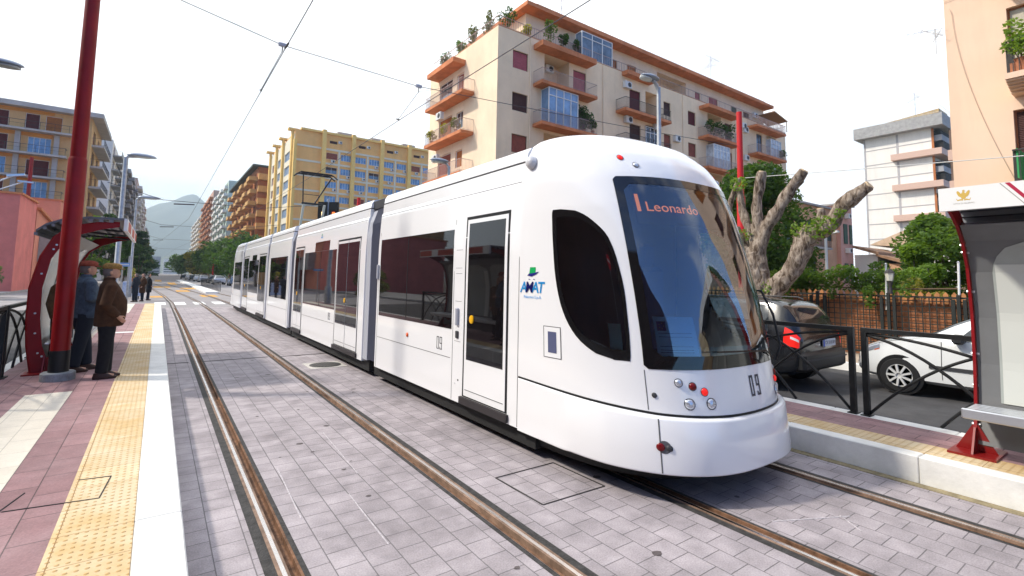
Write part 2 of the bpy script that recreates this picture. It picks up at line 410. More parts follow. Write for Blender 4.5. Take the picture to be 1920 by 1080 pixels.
struct(G().box(-.95,-.41,16.2,16.45,HP-.03,HP+.003).build('crossing_strip', M_white))
# right platform
kerbs(5.76, 5.93, -8, 31, 'platform_kerb', 1.2)
slab('tactile_paving', M_yel, 5.9305, 6.28, -8, 31, -.05, HP)
slab('platform_paving', M_pink, 6.2805, 6.92, -8, 31, -.05, HP-.001)
kerbs(6.9205, 7.12, -8, 31, 'platform_kerb', 1.2)
slab('track_drain', mat('drain_mud', (.30,.25,.15), .9, var=.4, scale=8), 5.66, 5.757, -8, 31, -.02, .006)
# pavement beyond the right-hand road
slab('sidewalk', mat('sunlit_pavement', (.50,.40,.30), .85, var=.25, scale=1.5, bump=.2), 12.14, 14.2, -30, 31, -.06, .14)
g = G(); y = -30
while y < 31: g.bev(12.0, 12.139, y+.003, y+.997, -.05, .15, .01); y += 1
struct(g.build('road_kerb', M_kerb))
slab('sidewalk', M_conc, -14, -9.0, -30, 300, -.06, .14)
slab('sidewalk', M_conc, 15.5, 21.0, 33, 400, -.06, .12)
# zebra bars, orange patches on the far crossing
for i, (a, b) in enumerate([(-.05,.5),(.92,1.46),(1.87,2.43),(2.87,3.42)]):
    sheet('zebra_bar', M_white, a, b, 33.9, 36.9, .0125 if 0 else -.004)
for (a, b, c, d) in [(-.35,.62,44,47),(2.9,4.0,44.6,48.5),(1.6,2.7,57,62),(-.3,1.4,72,80),(1.5,2.6,90,110),(-.4,.8,120,150),(2.2,4.4,66,72)]:
    sheet('road_patch', M_orange, a, b, c, d, -.007)
sheet('road_marking', M_white, -2.6, -2.4, 3, 8.2, -.014)
struct(G().box(3.6,4.6,52,140,-.05,.14).build('far_platform', M_kerb))
struct(G().box(6.2,9.5,50,54,-.05,.12).build('far_platform', M_kerb))
# expansion joint and inspection cover frames in the paving
M_dark = mat('dark_joint', (.05,.045,.045), .9)
g = G().box(.24,.62,11.98,12.04,0.0,.004); g.box(.86,2.07,11.95,12.01,0,.004); g.box(2.33,3.5,11.88,11.94,0,.004)
struct(g.build('expansion_joint', M_dark))
t = thing('manhole_cover', 'round dark manhole cover set in a pale concrete square beside the tram', 'manhole cover', (2.86,10.38,0))
G().box(2.5,3.2,10.03,10.73,.0,.005).build('surround', mat('pale_concrete', (.55,.52,.48), .85, var=.2, scale=6), t)
g = G().lathe([(.30,.005),(.30,.010),(.27,.012)], (2.86,10.38,0), n=32)
for i in range(-4, 5):
    h_ = math.sqrt(max(0,.25**2-(i*.055)**2)); g.box(2.86+i*.055-.012,2.86+i*.055+.012,10.38-h_,10.38+h_,.012,.018)
g.build('lid', mat('cast_iron', (.11,.105,.10), .6, .6, var=.3, scale=20), t)
t = thing('paved_access_cover', 'square paved access cover outlined by dark joints in front of the tram', 'access cover', (2.95,3.48,0))
g = G()
a, b, c, d = (2.62,3.17), (3.30,3.15), (3.28,3.82), (2.60,3.82)
for p, q in ((a,b),(b,c),(c,d),(d,a)): g.sq((*p,.001),(*q,.001),.012,.008)
g.build('joint_line', M_dark, t)
G().box(2.56,3.34,2.44,2.45,-.02,-.01)
t = thing('platform_access_cover', 'rectangular access cover cut into the yellow tactile strip', 'access cover', (-.3,4.5,HP))
g = G()
for p, q in (((-.72,4.60),(-.23,4.52)),((-.23,4.52),(-.19,4.95)),((-.19,4.95),(-.38,4.98)),((-.74,4.60),(-.66,4.9))): g.sq((*p,HP+.001),(*q,HP+.001),.007,.006)
g.build('joint_line', M_dark, t)

M_chalk = mat('chalk_mark', (.52,.48,.50), .9, var=.35, scale=30)
g = G()
for p, q, w_ in (((.98,4.0),(1.02,5.1),.010),((1.60,4.6),(1.66,6.0),.008),((1.38,3.3),(1.40,4.2),.010),((3.9,2.0),(4.5,1.7),.012),((4.3,1.55),(4.45,1.75),.01)):
    g.sq((*p,.001),(*q,.001),w_,.003)
struct(g.build('chalk_marks', M_chalk))
M_oil = mat('oil_spot', (.12,.10,.10), .6, var=.4, scale=30)
g = G(); ro_ = random.Random(12)
for k in range(60):
    cx_, cy_, rr = ro_.uniform(.9,5.5), ro_.uniform(1.2,14), ro_.choice((.012,.018,.03,.045))
    if any(abs(cx_-x) < .16 for x, s_ in RL): continue
    g.add([(cx_+rr*(1+ro_.uniform(-.3,.3))*math.cos(a*.785)*1.2, cy_+rr*(1+ro_.uniform(-.3,.3))*math.sin(a*.785), .0022) for a in range(8)], [tuple(range(8))])
struct(g.build('paving_stains', M_oil, recalc=False))
# ================================================================ the tram
TX, Y0 = 4.34, 4.2
ZT=[.24,.76,.97,1.3,1.65,2.1,2.5,2.8,2.95,3.05,3.15,3.25,3.33,3.39,3.43,3.45]
LT=[1.90,1.84,1.80,1.75,1.67,1.55,1.42,1.30,1.22,1.14,1.04,.90,.72,.5,.25,0.]
WT=[1.22,1.22,1.22,1.22,1.22,1.22,1.215,1.20,1.18,1.16,1.13,1.06,.95,.76,.48,0.]
NT=[2.8,2.8,2.8,2.8,2.8,2.75,2.7,2.6,2.5,2.5,2.4,2.4,2.3,2.2,2.1,2]
def smooth_tab(z, T):
    # average the table a little so the lines of the body flow
    return (interp(z-.09, ZT, T) + 2*interp(z, ZT, T) + interp(z+.09, ZT, T)) / 4 if .4 < z < 3.2 else interp(z, ZT, T)
def S0(t, z, y0=Y0, sg=1):
    l_ = smooth_tab(z, LT); w_ = smooth_tab(z, WT); n_ = interp(z, ZT, NT)
    c = math.cos(t); s = math.sin(t)
    return Vector((TX - w_*math.copysign(abs(c)**(2/n_), c), y0 - sg*l_*abs(s)**(2/n_), z))
def SN(t, z, y0=Y0, sg=1):
    e = .004
    tt = min(max(t, .02), math.pi-.02)
    a = S0(tt+e, z, y0, sg) - S0(tt-e, z, y0, sg); b = S0(tt, min(z+e,3.44), y0, sg) - S0(tt, z-e, y0, sg)
    n_ = (a.cross(b)).normalized()
    c = S0(tt, z, y0, sg) - Vector((TX, y0+sg*.8, 1.6))
    return n_ if n_.dot(c) > 0 else -n_
def S(t, z, off=0, y0=Y0, sg=1):
    p = S0(t, z, y0, sg)
    return p if off == 0 else p + SN(t, z, y0, sg)*off
M_tw = mat('white_tram_paint', (.83,.83,.84), .22, 0, spec=.5, coat=.6)
M_blk = mat('black_rubber', (.012,.012,.013), .45)
M_seam = mat('seam_shadow', (.10,.10,.105), .7)
M_glsd = mat('dark_window_glass', (.006,.005,.006), .025, 0, spec=.62, coat=0)
M_grey = mat('tram_grey', (.40,.41,.46), .45)
M_sil = mat('silver', (.62,.63,.65), .3, .9)
M_dgr = mat('dark_grey_plastic', (.045,.045,.05), .5)
M_und = mat('underframe', (.02,.02,.02), .8)
def glass():
    m = bpy.data.materials.new('windscreen_glass'); m.use_nodes = True; N = m.node_tree.nodes; L = m.node_tree.links
    N.remove(N['Principled BSDF'])
    tr = N.new('ShaderNodeBsdfTransparent'); tr.inputs[0].default_value = (.58,.74,.84,1)
    gl = N.new('ShaderNodeBsdfGlossy'); gl.inputs['Roughness'].default_value = .015; gl.inputs['Color'].default_value = (.86,.92,1,1)
    lw = N.new('ShaderNodeFresnel'); lw.inputs['IOR'].default_value = 2.4
    mx = N.new('ShaderNodeMixShader'); L.new(lw.outputs['Fac'], mx.inputs[0]); L.new(tr.outputs[0], mx.inputs[1]); L.new(gl.outputs[0], mx.inputs[2])
    L.new(mx.outputs[0], N['Material Output'].inputs[0]); return m
M_ws = glass()
tram = thing('tram', 'long white five-section tram with a rounded front and dark windows, running on the right-hand track', 'tram', (TX, 16, 0))
def gpatch(rows, name, m, parent=None, smooth=True):
    g = G(); g.loft(rows, cap=False, closed=False)
    o = g.build(name, m, parent or tram, smooth=smooth, recalc=False); return o
def tz_rows(z0, z1, tL, tR, nz, nt, off, **k):
    fl = tL if callable(tL) else (lambda z: tL); fr = tR if callable(tR) else (lambda z: tR)
    rows = []
    for i in range(nz+1):
        z = lerp(z0, z1, i/nz); rows.append([S(lerp(fl(z), fr(z), j/nt), z, off, **k) for j in range(nt+1)])
    return rows
def inside(t, z, zs, L_, R_, z0, z1): return z0 < z < z1 and interp(z, zs, L_) < t < interp(z, [a for a in zs], R_)
SWZ = [1.11,1.15,1.28,1.51,1.81,2.19,2.36,2.46,2.49]
SWL = [.60,.48,.35,.262,.225,.222,.227,.232,.24]
SWR = [.71,.715,.72,.725,.725,.67,.56,.43,.30]
def cat(x, xs, ys):
    if x <= xs[0]: return ys[0]
    if x >= xs[-1]: return ys[-1]
    i = max(k for k in range(len(xs)-1) if xs[k] <= x)
    m = lambda k: 0 if k in (0, len(xs)-1) else (ys[k+1]-ys[k-1])/(xs[k+1]-xs[k-1])
    h_ = xs[i+1]-xs[i]; t = (x-xs[i])/h_
    return (2*t**3-3*t*t+1)*ys[i] + (t**3-2*t*t+t)*h_*m(i) + (-2*t**3+3*t*t)*ys[i+1] + (t**3-t*t)*h_*m(i+1)
SCZ, SCT = 1.85, .50     # centre about which the side window shrinks
def sw(z, k=1.0):
    """left and right limits of the side window scaled by k about its centre"""
    zz = SCZ + (z-SCZ)/k
    return SCT + (cat(zz, SWZ, SWL)-SCT)*k, SCT + (cat(zz, SWZ, SWR)-SCT)*k
def build_nose(y0, sg, front):
    body = G(); nt, nz = 128, 112
    zs = [lerp(.25, 2.95, j/84) for j in range(85)] + [3.45 - (.50)*(1-(k/28))**1.6 for k in range(1, 29)]
    pts = [[S(math.pi*i/nt, z, 0, y0, sg) for i in range(nt+1)] for z in zs]
    o = 0
    for r_ in pts: body.v += [tuple(p) for p in r_]
    for j in range(len(zs)-1):
        for i in range(nt):
            t = math.pi*(i+.5)/nt; z = (zs[j]+zs[j+1])/2
            if front:
                if .835 < t < math.pi-.835 and 1.13 < z < 2.73: continue
                for tt in (t, math.pi-t):
                    if SCZ-.62*.93*1.19 < z < SCZ+.64*.93:
                        a, b = sw(z, .93)
                        if a < tt < b: break
                else:
                    body.f.append((j*(nt+1)+i, j*(nt+1)+i+1, (j+1)*(nt+1)+i+1, (j+1)*(nt+1)+i)); continue
                continue
            body.f.append((j*(nt+1)+i, j*(nt+1)+i+1, (j+1)*(nt+1)+i+1, (j+1)*(nt+1)+i))
    # back face above the passenger roof
    n0 = len(body.v)
    ring = [S(0, z, 0, y0, sg) for z in zs] + [S(math.pi, z, 0, y0, sg) for z in reversed(zs)]
    ring = [p for p in ring if p.z > 2.6]
    body.add(ring, [tuple(range(len(ring)))])
    cab = body.build('cab_body', M_tw, tram, smooth=True, auto=40)
    K = dict(y0=y0, sg=sg)
    # bumper: a second skin that swells out towards the front
    bo = lambda t: .062*min(1, max(0, math.sin(t)-.05)/.45)
    def zseam(t): return interp(abs(t-math.pi/2), [0,.35,.7,1.18,1.58], [.675,.69,.705,.745,.785])
    rows = []
    prof = [(0,-.03),(.012,-.004),(.04,0),(.5,0),(.94,0),(.975,-.008),(1,-.03),(1.0,-.08)]
    for fz, do in prof:
        row = []
        for i in range(97):
            t = math.pi*i/96; zt = zseam(t); z = lerp(.245, zt-.012, fz)
            row.append(S(t, z, max(.004, bo(t)+ (do if bo(t) > .03 else do*.1)) if fz < 1 or do > -.05 else .002, **K))
        rows.append(row)
    gpatch(rows, 'bumper', M_tw)
    # dark joint above the bumper
    gpatch([[S(math.pi*i/96, zseam(math.pi*i/96)+d, .0035, **K) for i in range(97)] for d in (-.012,.008)], 'bumper_joint', M_blk)
    for t in (.86, math.pi-.86):
        gpatch(tz_rows(.26, zseam(t)-.03, t-.004, t+.004, 3, 1, bo(t)+.0022, **K), 'panel_seam', M_seam)
    for t in (.80, math.pi-.80):
        gpatch(tz_rows(zseam(t)+.02, 1.05, t-.003, t+.003, 3, 1, .0022, **K), 'panel_seam', M_seam)
    return cab
cabf = build_nose(Y0, 1, True)
cabr = build_nose(28.2, -1, False)
# windscreen of the front cab: black frame, curved glass
wl = lambda k: (lambda z: .80+k)
def ring_rows(outer, inner, off):
    return [[S(t, z, off) for t, z in outer], [S(t, z, off) for t, z in inner]]
def rect_loop(t0, t1, z0, z1, r=.05, n=22):
    pts = []
    def seg(a, b, m): 
        for i in range(m): pts.append((lerp(a[0],b[0],i/m), lerp(a[1],b[1],i/m)))
    rt = r
    seg((t0+rt,z0),(t1-rt,z0),n*2); seg((t1-rt,z0),(t1,z0+r),4); seg((t1,z0+r),(t1,z1-r),n); seg((t1,z1-r),(t1-rt,z1),4)
    seg((t1-rt,z1),(t0+rt,z1),n*2); seg((t0+rt,z1),(t0,z1-r),4); seg((t0,z1-r),(t0,z0+r),n); seg((t0,z0+r),(t0+rt,z0),4)
    pts.append(pts[0]); return pts
gpatch(ring_rows(rect_loop(.80, math.pi-.80, 1.06, 2.78, .03), rect_loop(.875, math.pi-.875, 1.17, 2.70, .06), .0045), 'windscreen_frame', mat('windscreen_frit', (.008,.008,.009), .06, spec=.7))
ws = gpatch(tz_rows(1.09, 2.75, .82, math.pi-.82, 24, 48, .002), 'windscreen', M_ws)
def sw_loop(k):
    zs = [SCZ + (z-SCZ)*k for z in [1.111,1.115,1.12,1.13,1.15,1.17,1.2,1.24,1.28,1.33,1.38,1.44,1.51,1.58,1.66,1.73,1.81,1.9,2.0,2.1,2.19,2.24,2.28,2.32,2.36,2.39,2.42,2.445,2.46,2.475,2.485]]
    Lp = [(sw(z, k)[0], z) for z in zs]; Rp = [(sw(z, k)[1], z) for z in reversed(zs)]
    l_ = Lp + Rp; return l_ + [l_[0]]
for mir in (False, True):
    f_ = (lambda t: math.pi-t) if mir else (lambda t: t)
    o_ = [(f_(t), z) for t, z in sw_loop(1.0)]; i_ = [(f_(t), z) for t, z in sw_loop(.88)]
    gpatch([[S(t, z, .0045) for t, z in o_], [S(t, z, .0045) for t, z in i_]], 'side_window_frame', MATS['windscreen_frit'])
    z0, z1 = SCZ-(SCZ-1.12)*.96, SCZ+(2.48-SCZ)*.96
    gpatch(tz_rows(z0, z1, lambda z: f_(sw(z,.96)[0]), lambda z: f_(sw(z,.96)[1]), 20, 12, .002), 'side_window', M_ws)
# cab interior
M_int = mat('cab_interior', (.035,.038,.045), .7)
g = G(); g.box(3.22,5.46,3.95,4.0,.9,3.0); g.box(3.5,5.18,3.2,4.0,.92,.95); g.build('cab_wall', M_int, tram)
g = G(); rows = []
for i in range(33):
    t = .70 + (math.pi-1.40)*i/32; p = S(t, 1.12, -.06); rows.append([p, Vector((lerp(p.x, TX, .35), lerp(p.y, 3.6, .6), 1.06)), Vector((lerp(p.x, TX, .35), lerp(p.y, 3.6, .6), .95))])
gpatch(rows, 'dashboard', mat('dash_blue_grey', (.34,.50,.58), .5))
g = G(); g.bev(3.95,4.45,3.35,3.5,1.05,1.95,.05); g.bev(4.08,4.32,3.37,3.47,1.95,2.2,.04); g.build('driver_seat', mat('seat_fabric', (.03,.04,.08), .8), tram)
gpatch(tz_rows(2.34, 2.72, .95, math.pi-.95, 5, 30, -.07), 'display_panel', mat('display_black', (.006,.008,.014), .35))
M_led = mat('orange_led', (.3,.06,.01), .5, emit=(1.0,.24,.05), estr=.6)
M_ledw = M_led
def wrap_text(name, s, size, m, tc_, zc, off, xs=1.0, bold=False, parent=None, xoff=0.0):
    """lettering that follows the curve of the cab"""
    o = text_mesh(name, s, size, m, Matrix.Identity(4), None, .0006, bold)
    wl_ = world_loc(parent or tram)
    tt = [tc_-.9+1.8*i/180 for i in range(181)]; aa = [0.0]
    for a_, b_ in zip(tt, tt[1:]): aa.append(aa[-1]+(S(b_, zc)-S(a_, zc)).length)
    a0 = interp(tc_, tt, aa)
    for v in o.data.vertices:
        t = interp(a0 + v.co.x*xs + xoff, aa, tt); v.co = S(t, zc + v.co.y, off + v.co.z) - wl_
    o.data.update(); o.parent = parent or tram; return o
wrap_text('destination_text', 'Leonardo', .135, M_led, 1.33, 2.50, -.045, xs=1.25)
wrap_text('route_text', '1', .24, M_led, .985, 2.53, -.045, xs=1.1, bold=True)
# papers behind the windscreen
M_pap = mat('pale_blue_paper', (.62,.86,.95), .6)
pp = gpatch(tz_rows(1.17, 1.50, .91, 1.24, 4, 8, -.035), 'paper_notice', M_pap)
gpatch(tz_rows(1.38, 1.46, .93, 1.00, 2, 3, -.031), 'flag_emblem', mat('flag_blue', (.01,.02,.22), .6), pp)
for z in (1.36, 1.33, 1.25, 1.22, 1.20): gpatch(tz_rows(z-.002, z+.002, .935, 1.20, 1, 8, -.031), 'text_line', mat('ink_blue', (.05,.09,.25), .6), pp)
for k in range(5):
    a = 2*math.pi*k/5; gpatch(tz_rows(1.42+.022*math.sin(a)-.003, 1.42+.022*math.sin(a)+.003, .965+.018*math.cos(a)-.002, .965+.018*math.cos(a)+.002, 1, 1, -.028), 'flag_star', mat('star_yellow', (.8,.6,.05), .6), pp)
gpatch(tz_rows(1.16, 1.42, .57, .66, 4, 3, -.03), 'paper_notice', M_pap)
# lamps of the front
def disc(name, tc_, zc, r, m, off, dome=0.0, n=20, parent=None, ax=1.0, y0=Y0, sg=1):
    ds = (S(tc_+.01, zc) - S(tc_-.01, zc)).length/.02
    g = G(); rows = []
    for q in range(6):
        rr = r*(1-q/5); row = []
        for k in range(n+1):
            a = 2*math.pi*k/n
            row.append(S(tc_+rr*ax*math.cos(a)/ds, zc+rr*math.sin(a), off + dome*math.cos(math.asin(min(1, rr/r))), y0, sg))
        rows.append(row)
    return gpatch(rows, name, m, parent)
M_red = mat('red_lamp', (.55,.01,.01), .15, emit=(1,.03,.02), estr=.35)
M_dred = mat('dark_red_lamp', (.16,.008,.01), .15)
M_lens = mat('headlamp_lens', (.55,.58,.64), .12, .6)
M_holl = mat('lamp_recess', (.10,.10,.11), .4)
for mir in (False, True):
    f_ = (lambda t: math.pi-t) if mir else (lambda t: t)
    for t, z, r_, m in ((1.03,.958,.036,M_lens),(1.13,.93,.036,M_dred),(1.215,.885,.036,M_red),(1.09,.79,.048,M_lens),(1.255,.79,.048,M_lens)):
        h_ = disc('headlight', f_(t), z, r_, M_holl, .003); disc('lens', f_(t), z, r_*.84, m, .0045, .018, parent=h_)
    for t, z, m in ((.93,2.985,M_red),(1.05,2.905,M_lens)):
        h_ = disc('marker_lamp', f_(t), z, .032, M_holl, .003); disc('lens', f_(t), z, .026, m, .0045, .012, parent=h_)
    h_ = disc('fog_lamp', f_(.885), .46, .05, M_holl, .064, ax=1.0); disc('lens', f_(.86), .46, .032, M_dred, .066, .012, parent=h_); disc('lens', f_(.915), .455, .026, M_dgr, .066, .012, parent=h_)
    disc('sensor', f_(.85), .85, .022, M_dgr, .003, .01)
    disc('camera_dome', f_(.06), 3.03, .075, mat('dome_grey', (.6,.6,.62), .3), .01, .07)
def number_bars(h, w, s):
    a = [(0,w,0,s),(0,w,h-s,h),(0,s,s,h-s),(w-s,w,s,h-s)]; o = w+s*2.2
    b = [(o,o+w,h-s,h),(o,o+s,h*.45,h-s),(o+w-s,o+w,s,h-s),(o+s,o+w-s,h*.45,h*.45+s),(o,o+w,0,s),(o,o+s,s,h*.2)]
    return a + b
M_num = mat('number_grey', (.07,.07,.085), .5)
nb_ = G()
def t_of_x(x_, z_):
    lo, hi = .3, math.pi-.3
    for _ in range(30):
        m_ = (lo+hi)/2
        if S0(m_, z_).x < x_: lo = m_
        else: hi = m_
    return lo
for a_, b_, c_, d_ in number_bars(.175, .060, .019):
    vs = []
    for zz in (c_, d_):
        for q in range(3): vs.append(S(t_of_x(4.33+lerp(a_, b_, q/2), .80+zz), .80+zz, .004))
    nb_.add(vs, [(0,1,4,3),(1,2,5,4)])
nb_.build('fleet_number', M_num, tram, recalc=False)
# small framed hatch with an indicator below the side window
gpatch(tz_rows(1.045, 1.345, .125, .243, 4, 5, .0025), 'hatch_seam', M_seam)
h_ = gpatch(tz_rows(1.052, 1.338, .13, .238, 4, 5, .004), 'side_hatch', M_tw)
gpatch(tz_rows(1.095, 1.295, .155, .212, 4, 4, .006), 'indicator_lens', mat('indicator_grey_blue', (.10,.11,.20), .15), h_)
# mirror arm at the off side
g = G(); g.tube([S(2.30,1.72,.0), S(2.28,1.70,.10), S(2.22,1.45,.14), S(2.16,1.15,.13), S(2.10,1.02,.05)], .012, 8); g.build('mirror_arm', M_blk, tram, smooth=True)
g = G(); g.tube([S(1.9,1.10,.02), S(1.75,1.16,.03), S(1.35,1.20,.03)], .008, 6); g.sq(S(1.75,1.17,.022), S(1.25,1.205,.022), .018, .006); g.build('wiper', M_blk, tram)

# ---------------------------------------------------------------- passenger sections
PZ = [.26,1.9,2.3,2.55,2.80,2.86]; PX = [1.22,1.22,1.217,1.205,1.19,1.182]
def px(z): return interp(z, PZ, PX)
def section(y0, y1, name='body_section', zb=.26):
    prof = [(-px(z), z) for z in (zb, .7, 1.2, 1.9, 2.3, 2.55, 2.8, 2.88)] + [(-1.162,2.905),(-1.155,3.06)]
    left = prof; right = [(-x, z) for x, z in reversed(prof)]
    ring = left + [(-1.10,3.06)] + [(1.10,3.06)] + right
    g = G(); g.loft([[(TX+x, y, z) for x, z in ring] for y in (y0, y1)], cap=True, closed=True)
    b = g.build(name, M_tw, tram, smooth=True, auto=35)
    # roof fairing on top
    fr = [(-1.150,3.085),(-1.135,3.17),(-1.09,3.235),(-.98,3.262),(.98,3.262),(1.09,3.235),(1.135,3.17),(1.150,3.085)]
    G().loft([[(TX+x, y, z) for x, z in fr] for y in (y0+.0, y1-.0)], cap=True).build('roof_fairing', M_tw, tram, smooth=True, auto=50)
    G().box(TX-1.13, TX+1.13, y0+.02, y1-.02, 3.055, 3.09).build('roof_joint', M_seam, tram)
    return b
def sp(y0, y1, z0, z1, off, name, m, parent=None, side=-1, nz=6, bev=0):
    rows = []
    for i in range(nz+1):
        z = lerp(z0, z1, i/nz); x = TX + side*(px(z)+off); rows.append([(x, y0, z), (x, y1, z)])
    g = G(); g.loft(rows, cap=False, closed=False)
    # thin edges so the piece has body
    xi = lambda z: TX + side*(px(z)-.004)
    for (ya) in (y0, y1):
        g.loft([[(r_[0][0], ya, r_[0][2]), (xi(r_[0][2]), ya, r_[0][2])] for r_ in rows], cap=False, closed=False)
    for z, r_ in ((z0, rows[0]), (z1, rows[-1])):
        g.quad((r_[0][0],y0,z),(r_[0][0],y1,z),(xi(z),y1,z),(xi(z),y0,z))
    return g.build(name, m, parent or tram, recalc=False)
M_door = M_tw
def door(y0, y1, double, side=-1, btn=True):
    d = sp(y0, y1, .36, 2.56, .003, 'door', M_blk, side=side)
    parts = [(y0+.035, y1-.035)] if not double else [(y0+.03, (y0+y1)/2-.012), ((y0+y1)/2+.012, y1-.03)]
    for a, b in parts:
        lf = sp(a, b, .375, 2.52, .006, 'door_leaf', M_door, d, side)
        ea, eb = (.05, .05) if not double else ((.03, .004) if a < (y0+y1)/2-.1 else (.004, .03))
        sp(a+ea, b-eb, .81, 2.47, .009, 'glass', M_glsd, d, side)
        sp(a+.03, b-.03, .445, .452, .0085, 'kick_seam', M_seam, d, side, nz=1)
    yb = y1-.20 if not double else (y0+y1)/2+.07
    if btn:
        G().lathe([(.0,.012),(.035,.012),(.045,0)], (0,0,0), 'x', 16)
        g = G(); x = TX+side*(1.22+.009)
        ring = lambda r_, dx: [(x+side*dx, yb+r_*math.cos(2*math.pi*k/16), 1.30+r_*1.15*math.sin(2*math.pi*k/16)) for k in range(16)]
        g.loft([ring(.045,0), ring(.042,.012), ring(.02,.016)]); g.build('door_button', mat('yellow_button', (.80,.42,.01), .35), d)
    G().box(*sorted((TX+side*1.10, TX+side*1.255)), y0-.03, y1+.03, .275, .355).build('door_step', mat('step_dark', (.035,.03,.032), .55), d)
    return d
def window(y0, y1, z0=1.14, z1=2.42, side=-1, mull=()):
    w_ = sp(y0, y1, z0, z1, .004, 'window', M_glsd, side=side)
    for y in mull: sp(y-.008, y+.008, z0+.02, z1-.02, .006, 'mullion', M_blk, w_, side)
    return w_
for sd_ in (-1, 1):
    # front section: door, broad window, panels
    door(4.40, 5.35, False, sd_); window(5.66, 8.24, 1.14, 2.425, sd_, (7.1,) )
for a, b in ((4.2, 8.36), (9.02, 14.92), (15.46, 18.90), (19.22, 25.0), (25.4, 28.2)):
    section(a, b)
    G().box(TX-1.14, TX+1.14, a-.2, b+.2, .09, .34).build('underframe', M_und, tram)
for sd_ in (-1, 1):
    d = door(9.32, 10.80, True, sd_); window(10.86, 13.68, 1.07, 2.37, sd_, (12.1,)); door(13.78, 14.78, True, sd_)
    sp(11.45, 12.70, 2.374, 2.60, .004, 'side_display', M_glsd, side=sd_)
    window(15.78, 18.50, 1.06, 2.35, sd_)
    door(19.36, 20.85, True, sd_); window(20.95, 23.35, 1.06, 2.35, sd_); door(23.45, 24.9, True, sd_)
    sp(21.5, 22.6, 2.354, 2.56, .004, 'side_display', M_glsd, side=sd_)
    window(25.6, 28.1, 1.06, 2.35, sd_)
# rear cab windows
K = dict(y0=28.2, sg=-1)
gpatch(tz_rows(1.09, 2.75, .82, math.pi-.82, 16, 30, .004, **K), 'windscreen', M_glsd)
gpatch(tz_rows(1.2, 2.40, .20, .62, 10, 8, .004, **K), 'side_window', M_glsd)
# seams, skirts, number, lamp, handles on the near side
for y in (4.215, 5.625, 8.30): sp(y-.004, y+.004, .27, 2.83 if y < 5 else 2.55, .0018, 'panel_seam', M_seam, nz=3)
for y0, y1 in ((4.23,8.34),(9.05,14.9),(15.5,18.88),(19.25,24.98),(25.42,28.1)):
    sp(y0, y1, 2.845, 2.853, .0018, 'panel_seam', M_seam, nz=1)
for y0, y1 in ((5.68,8.27),(10.86,13.7),(15.6,18.7),(21.0,23.4),(25.6,28.0)):
    sp(y0, y1, .770, .777, .0018, 'skirt_seam', M_seam, nz=1)
for y in (10.83, 13.73, 15.62, 18.7): sp(y-.003, y+.003, .27, 2.5, .0018, 'panel_seam', M_seam, nz=3)
mat('number_black', (.03,.03,.035), .5)
for yy, zz, hh, ss in ((6.06,.845,.165,.011),(11.3,.83,.15,.011)):
    g = G()
    for a_, b_, c_, d_ in number_bars(hh, .062, ss): g.box(TX-1.2225, TX-1.219, yy-b_, yy-a_, zz+c_, zz+d_)
    g.build('fleet_number', MATS['number_black'], tram)
g = G(); x = TX-1.222
g.lathe([(.0,-.016),(.03,-.012),(.034,0)], (x, 7.02, .93), 'x', 14); g.build('side_lamp', mat('orange_lamp', (.75,.13,.03), .3), tram, smooth=True)
for y, z0, z1, m in ((5.50,1.20,1.42,M_grey),(8.31,1.75,2.0,M_grey)):
    g = G(); g.bev(TX-1.255, TX-1.215, y-.03, y+.03, z0, z1, .012); g.build('grab_handle', m, tram)
G().bev(TX-1.236, TX-1.215, 5.47,5.54,1.04,1.13,.006).build('door_key_switch', M_dgr, tram)
for z in (1.0,1.50,1.92,2.15,1.85): sp(5.42, 5.58, z, z+.004, .0018, 'panel_seam', M_seam, nz=1)
sp(5.45,5.475,.52,.54,.003,'fastener',M_dgr,nz=1); sp(5.53,5.55,.47,.485,.003,'fastener',M_sil,nz=1)
# maker-style door seams of the front section skirt corner
# operator's emblem: green hat over blue letters
M_green = mat('emblem_green', (.0,.36,.09), .5); M_nav = mat('emblem_navy', (.01,.01,.18), .5); M_sky = mat('emblem_blue', (.03,.42,.80), .5)
def side_decal(name, pts, off, m, parent=None):
    g = G(); n = len(pts)
    vs = [(TX-px(z)-off, y, z) for y, z in pts]
    return g.add(vs, [tuple(range(n))]).build(name, m, parent or tram, recalc=False)
def nose_decal(name, pts, off, m, parent=None):
    """pts in metres (right, up) about the emblem centre on the curved cab side"""
    tc_, zc = EC; ds = (S(tc_+.01, zc) - S(tc_-.01, zc)).length/.02
    vs = [S(max(.004, tc_+x/ds), zc+z, off) for x, z in pts]
    return G().add(vs, [tuple(range(len(vs)))]).build(name, m, parent or tram, recalc=False)
def emblem(yc, zc, k):
    y = lambda d: yc - d*k; z = lambda d: zc + d*k
    e = side_decal('operator_emblem', [(y(-.075),z(.06)),(y(.055),z(.075)),(y(.06),z(.16)),(y(-.06),z(.16))], .0016, M_green)
    side_decal('hat_brim', [(y(-.10),z(.045)),(y(-.02),z(.03)),(y(.06),z(.06)),(y(.12),z(.10)),(y(.05),z(.085)),(y(-.06),z(.07))], .0022, M_nav, e)
    for s_, d_, m in (('A',-.13,M_sky),('M',-.015,M_nav),('A',.09,M_sky),('T',.185,M_sky)):
        text_mesh('emblem_letter', s_, .19*k, m, frame_mtx((TX-1.2235 if k > .5 else TX-px(zc)-.002, yc-d_*k, zc-.07*k), (0,-1,0), (0,0,1)), e, .0003, True, xs=1.0)
    text_mesh('emblem_words', 'Palermo S.p.A.', .055*k, M_sky, frame_mtx((TX-px(zc)-.002, yc-.02*k, zc-.19*k), (0,-1,0), (0,0,1)), e, .0003)
    return e
EC = (.05, 1.78)
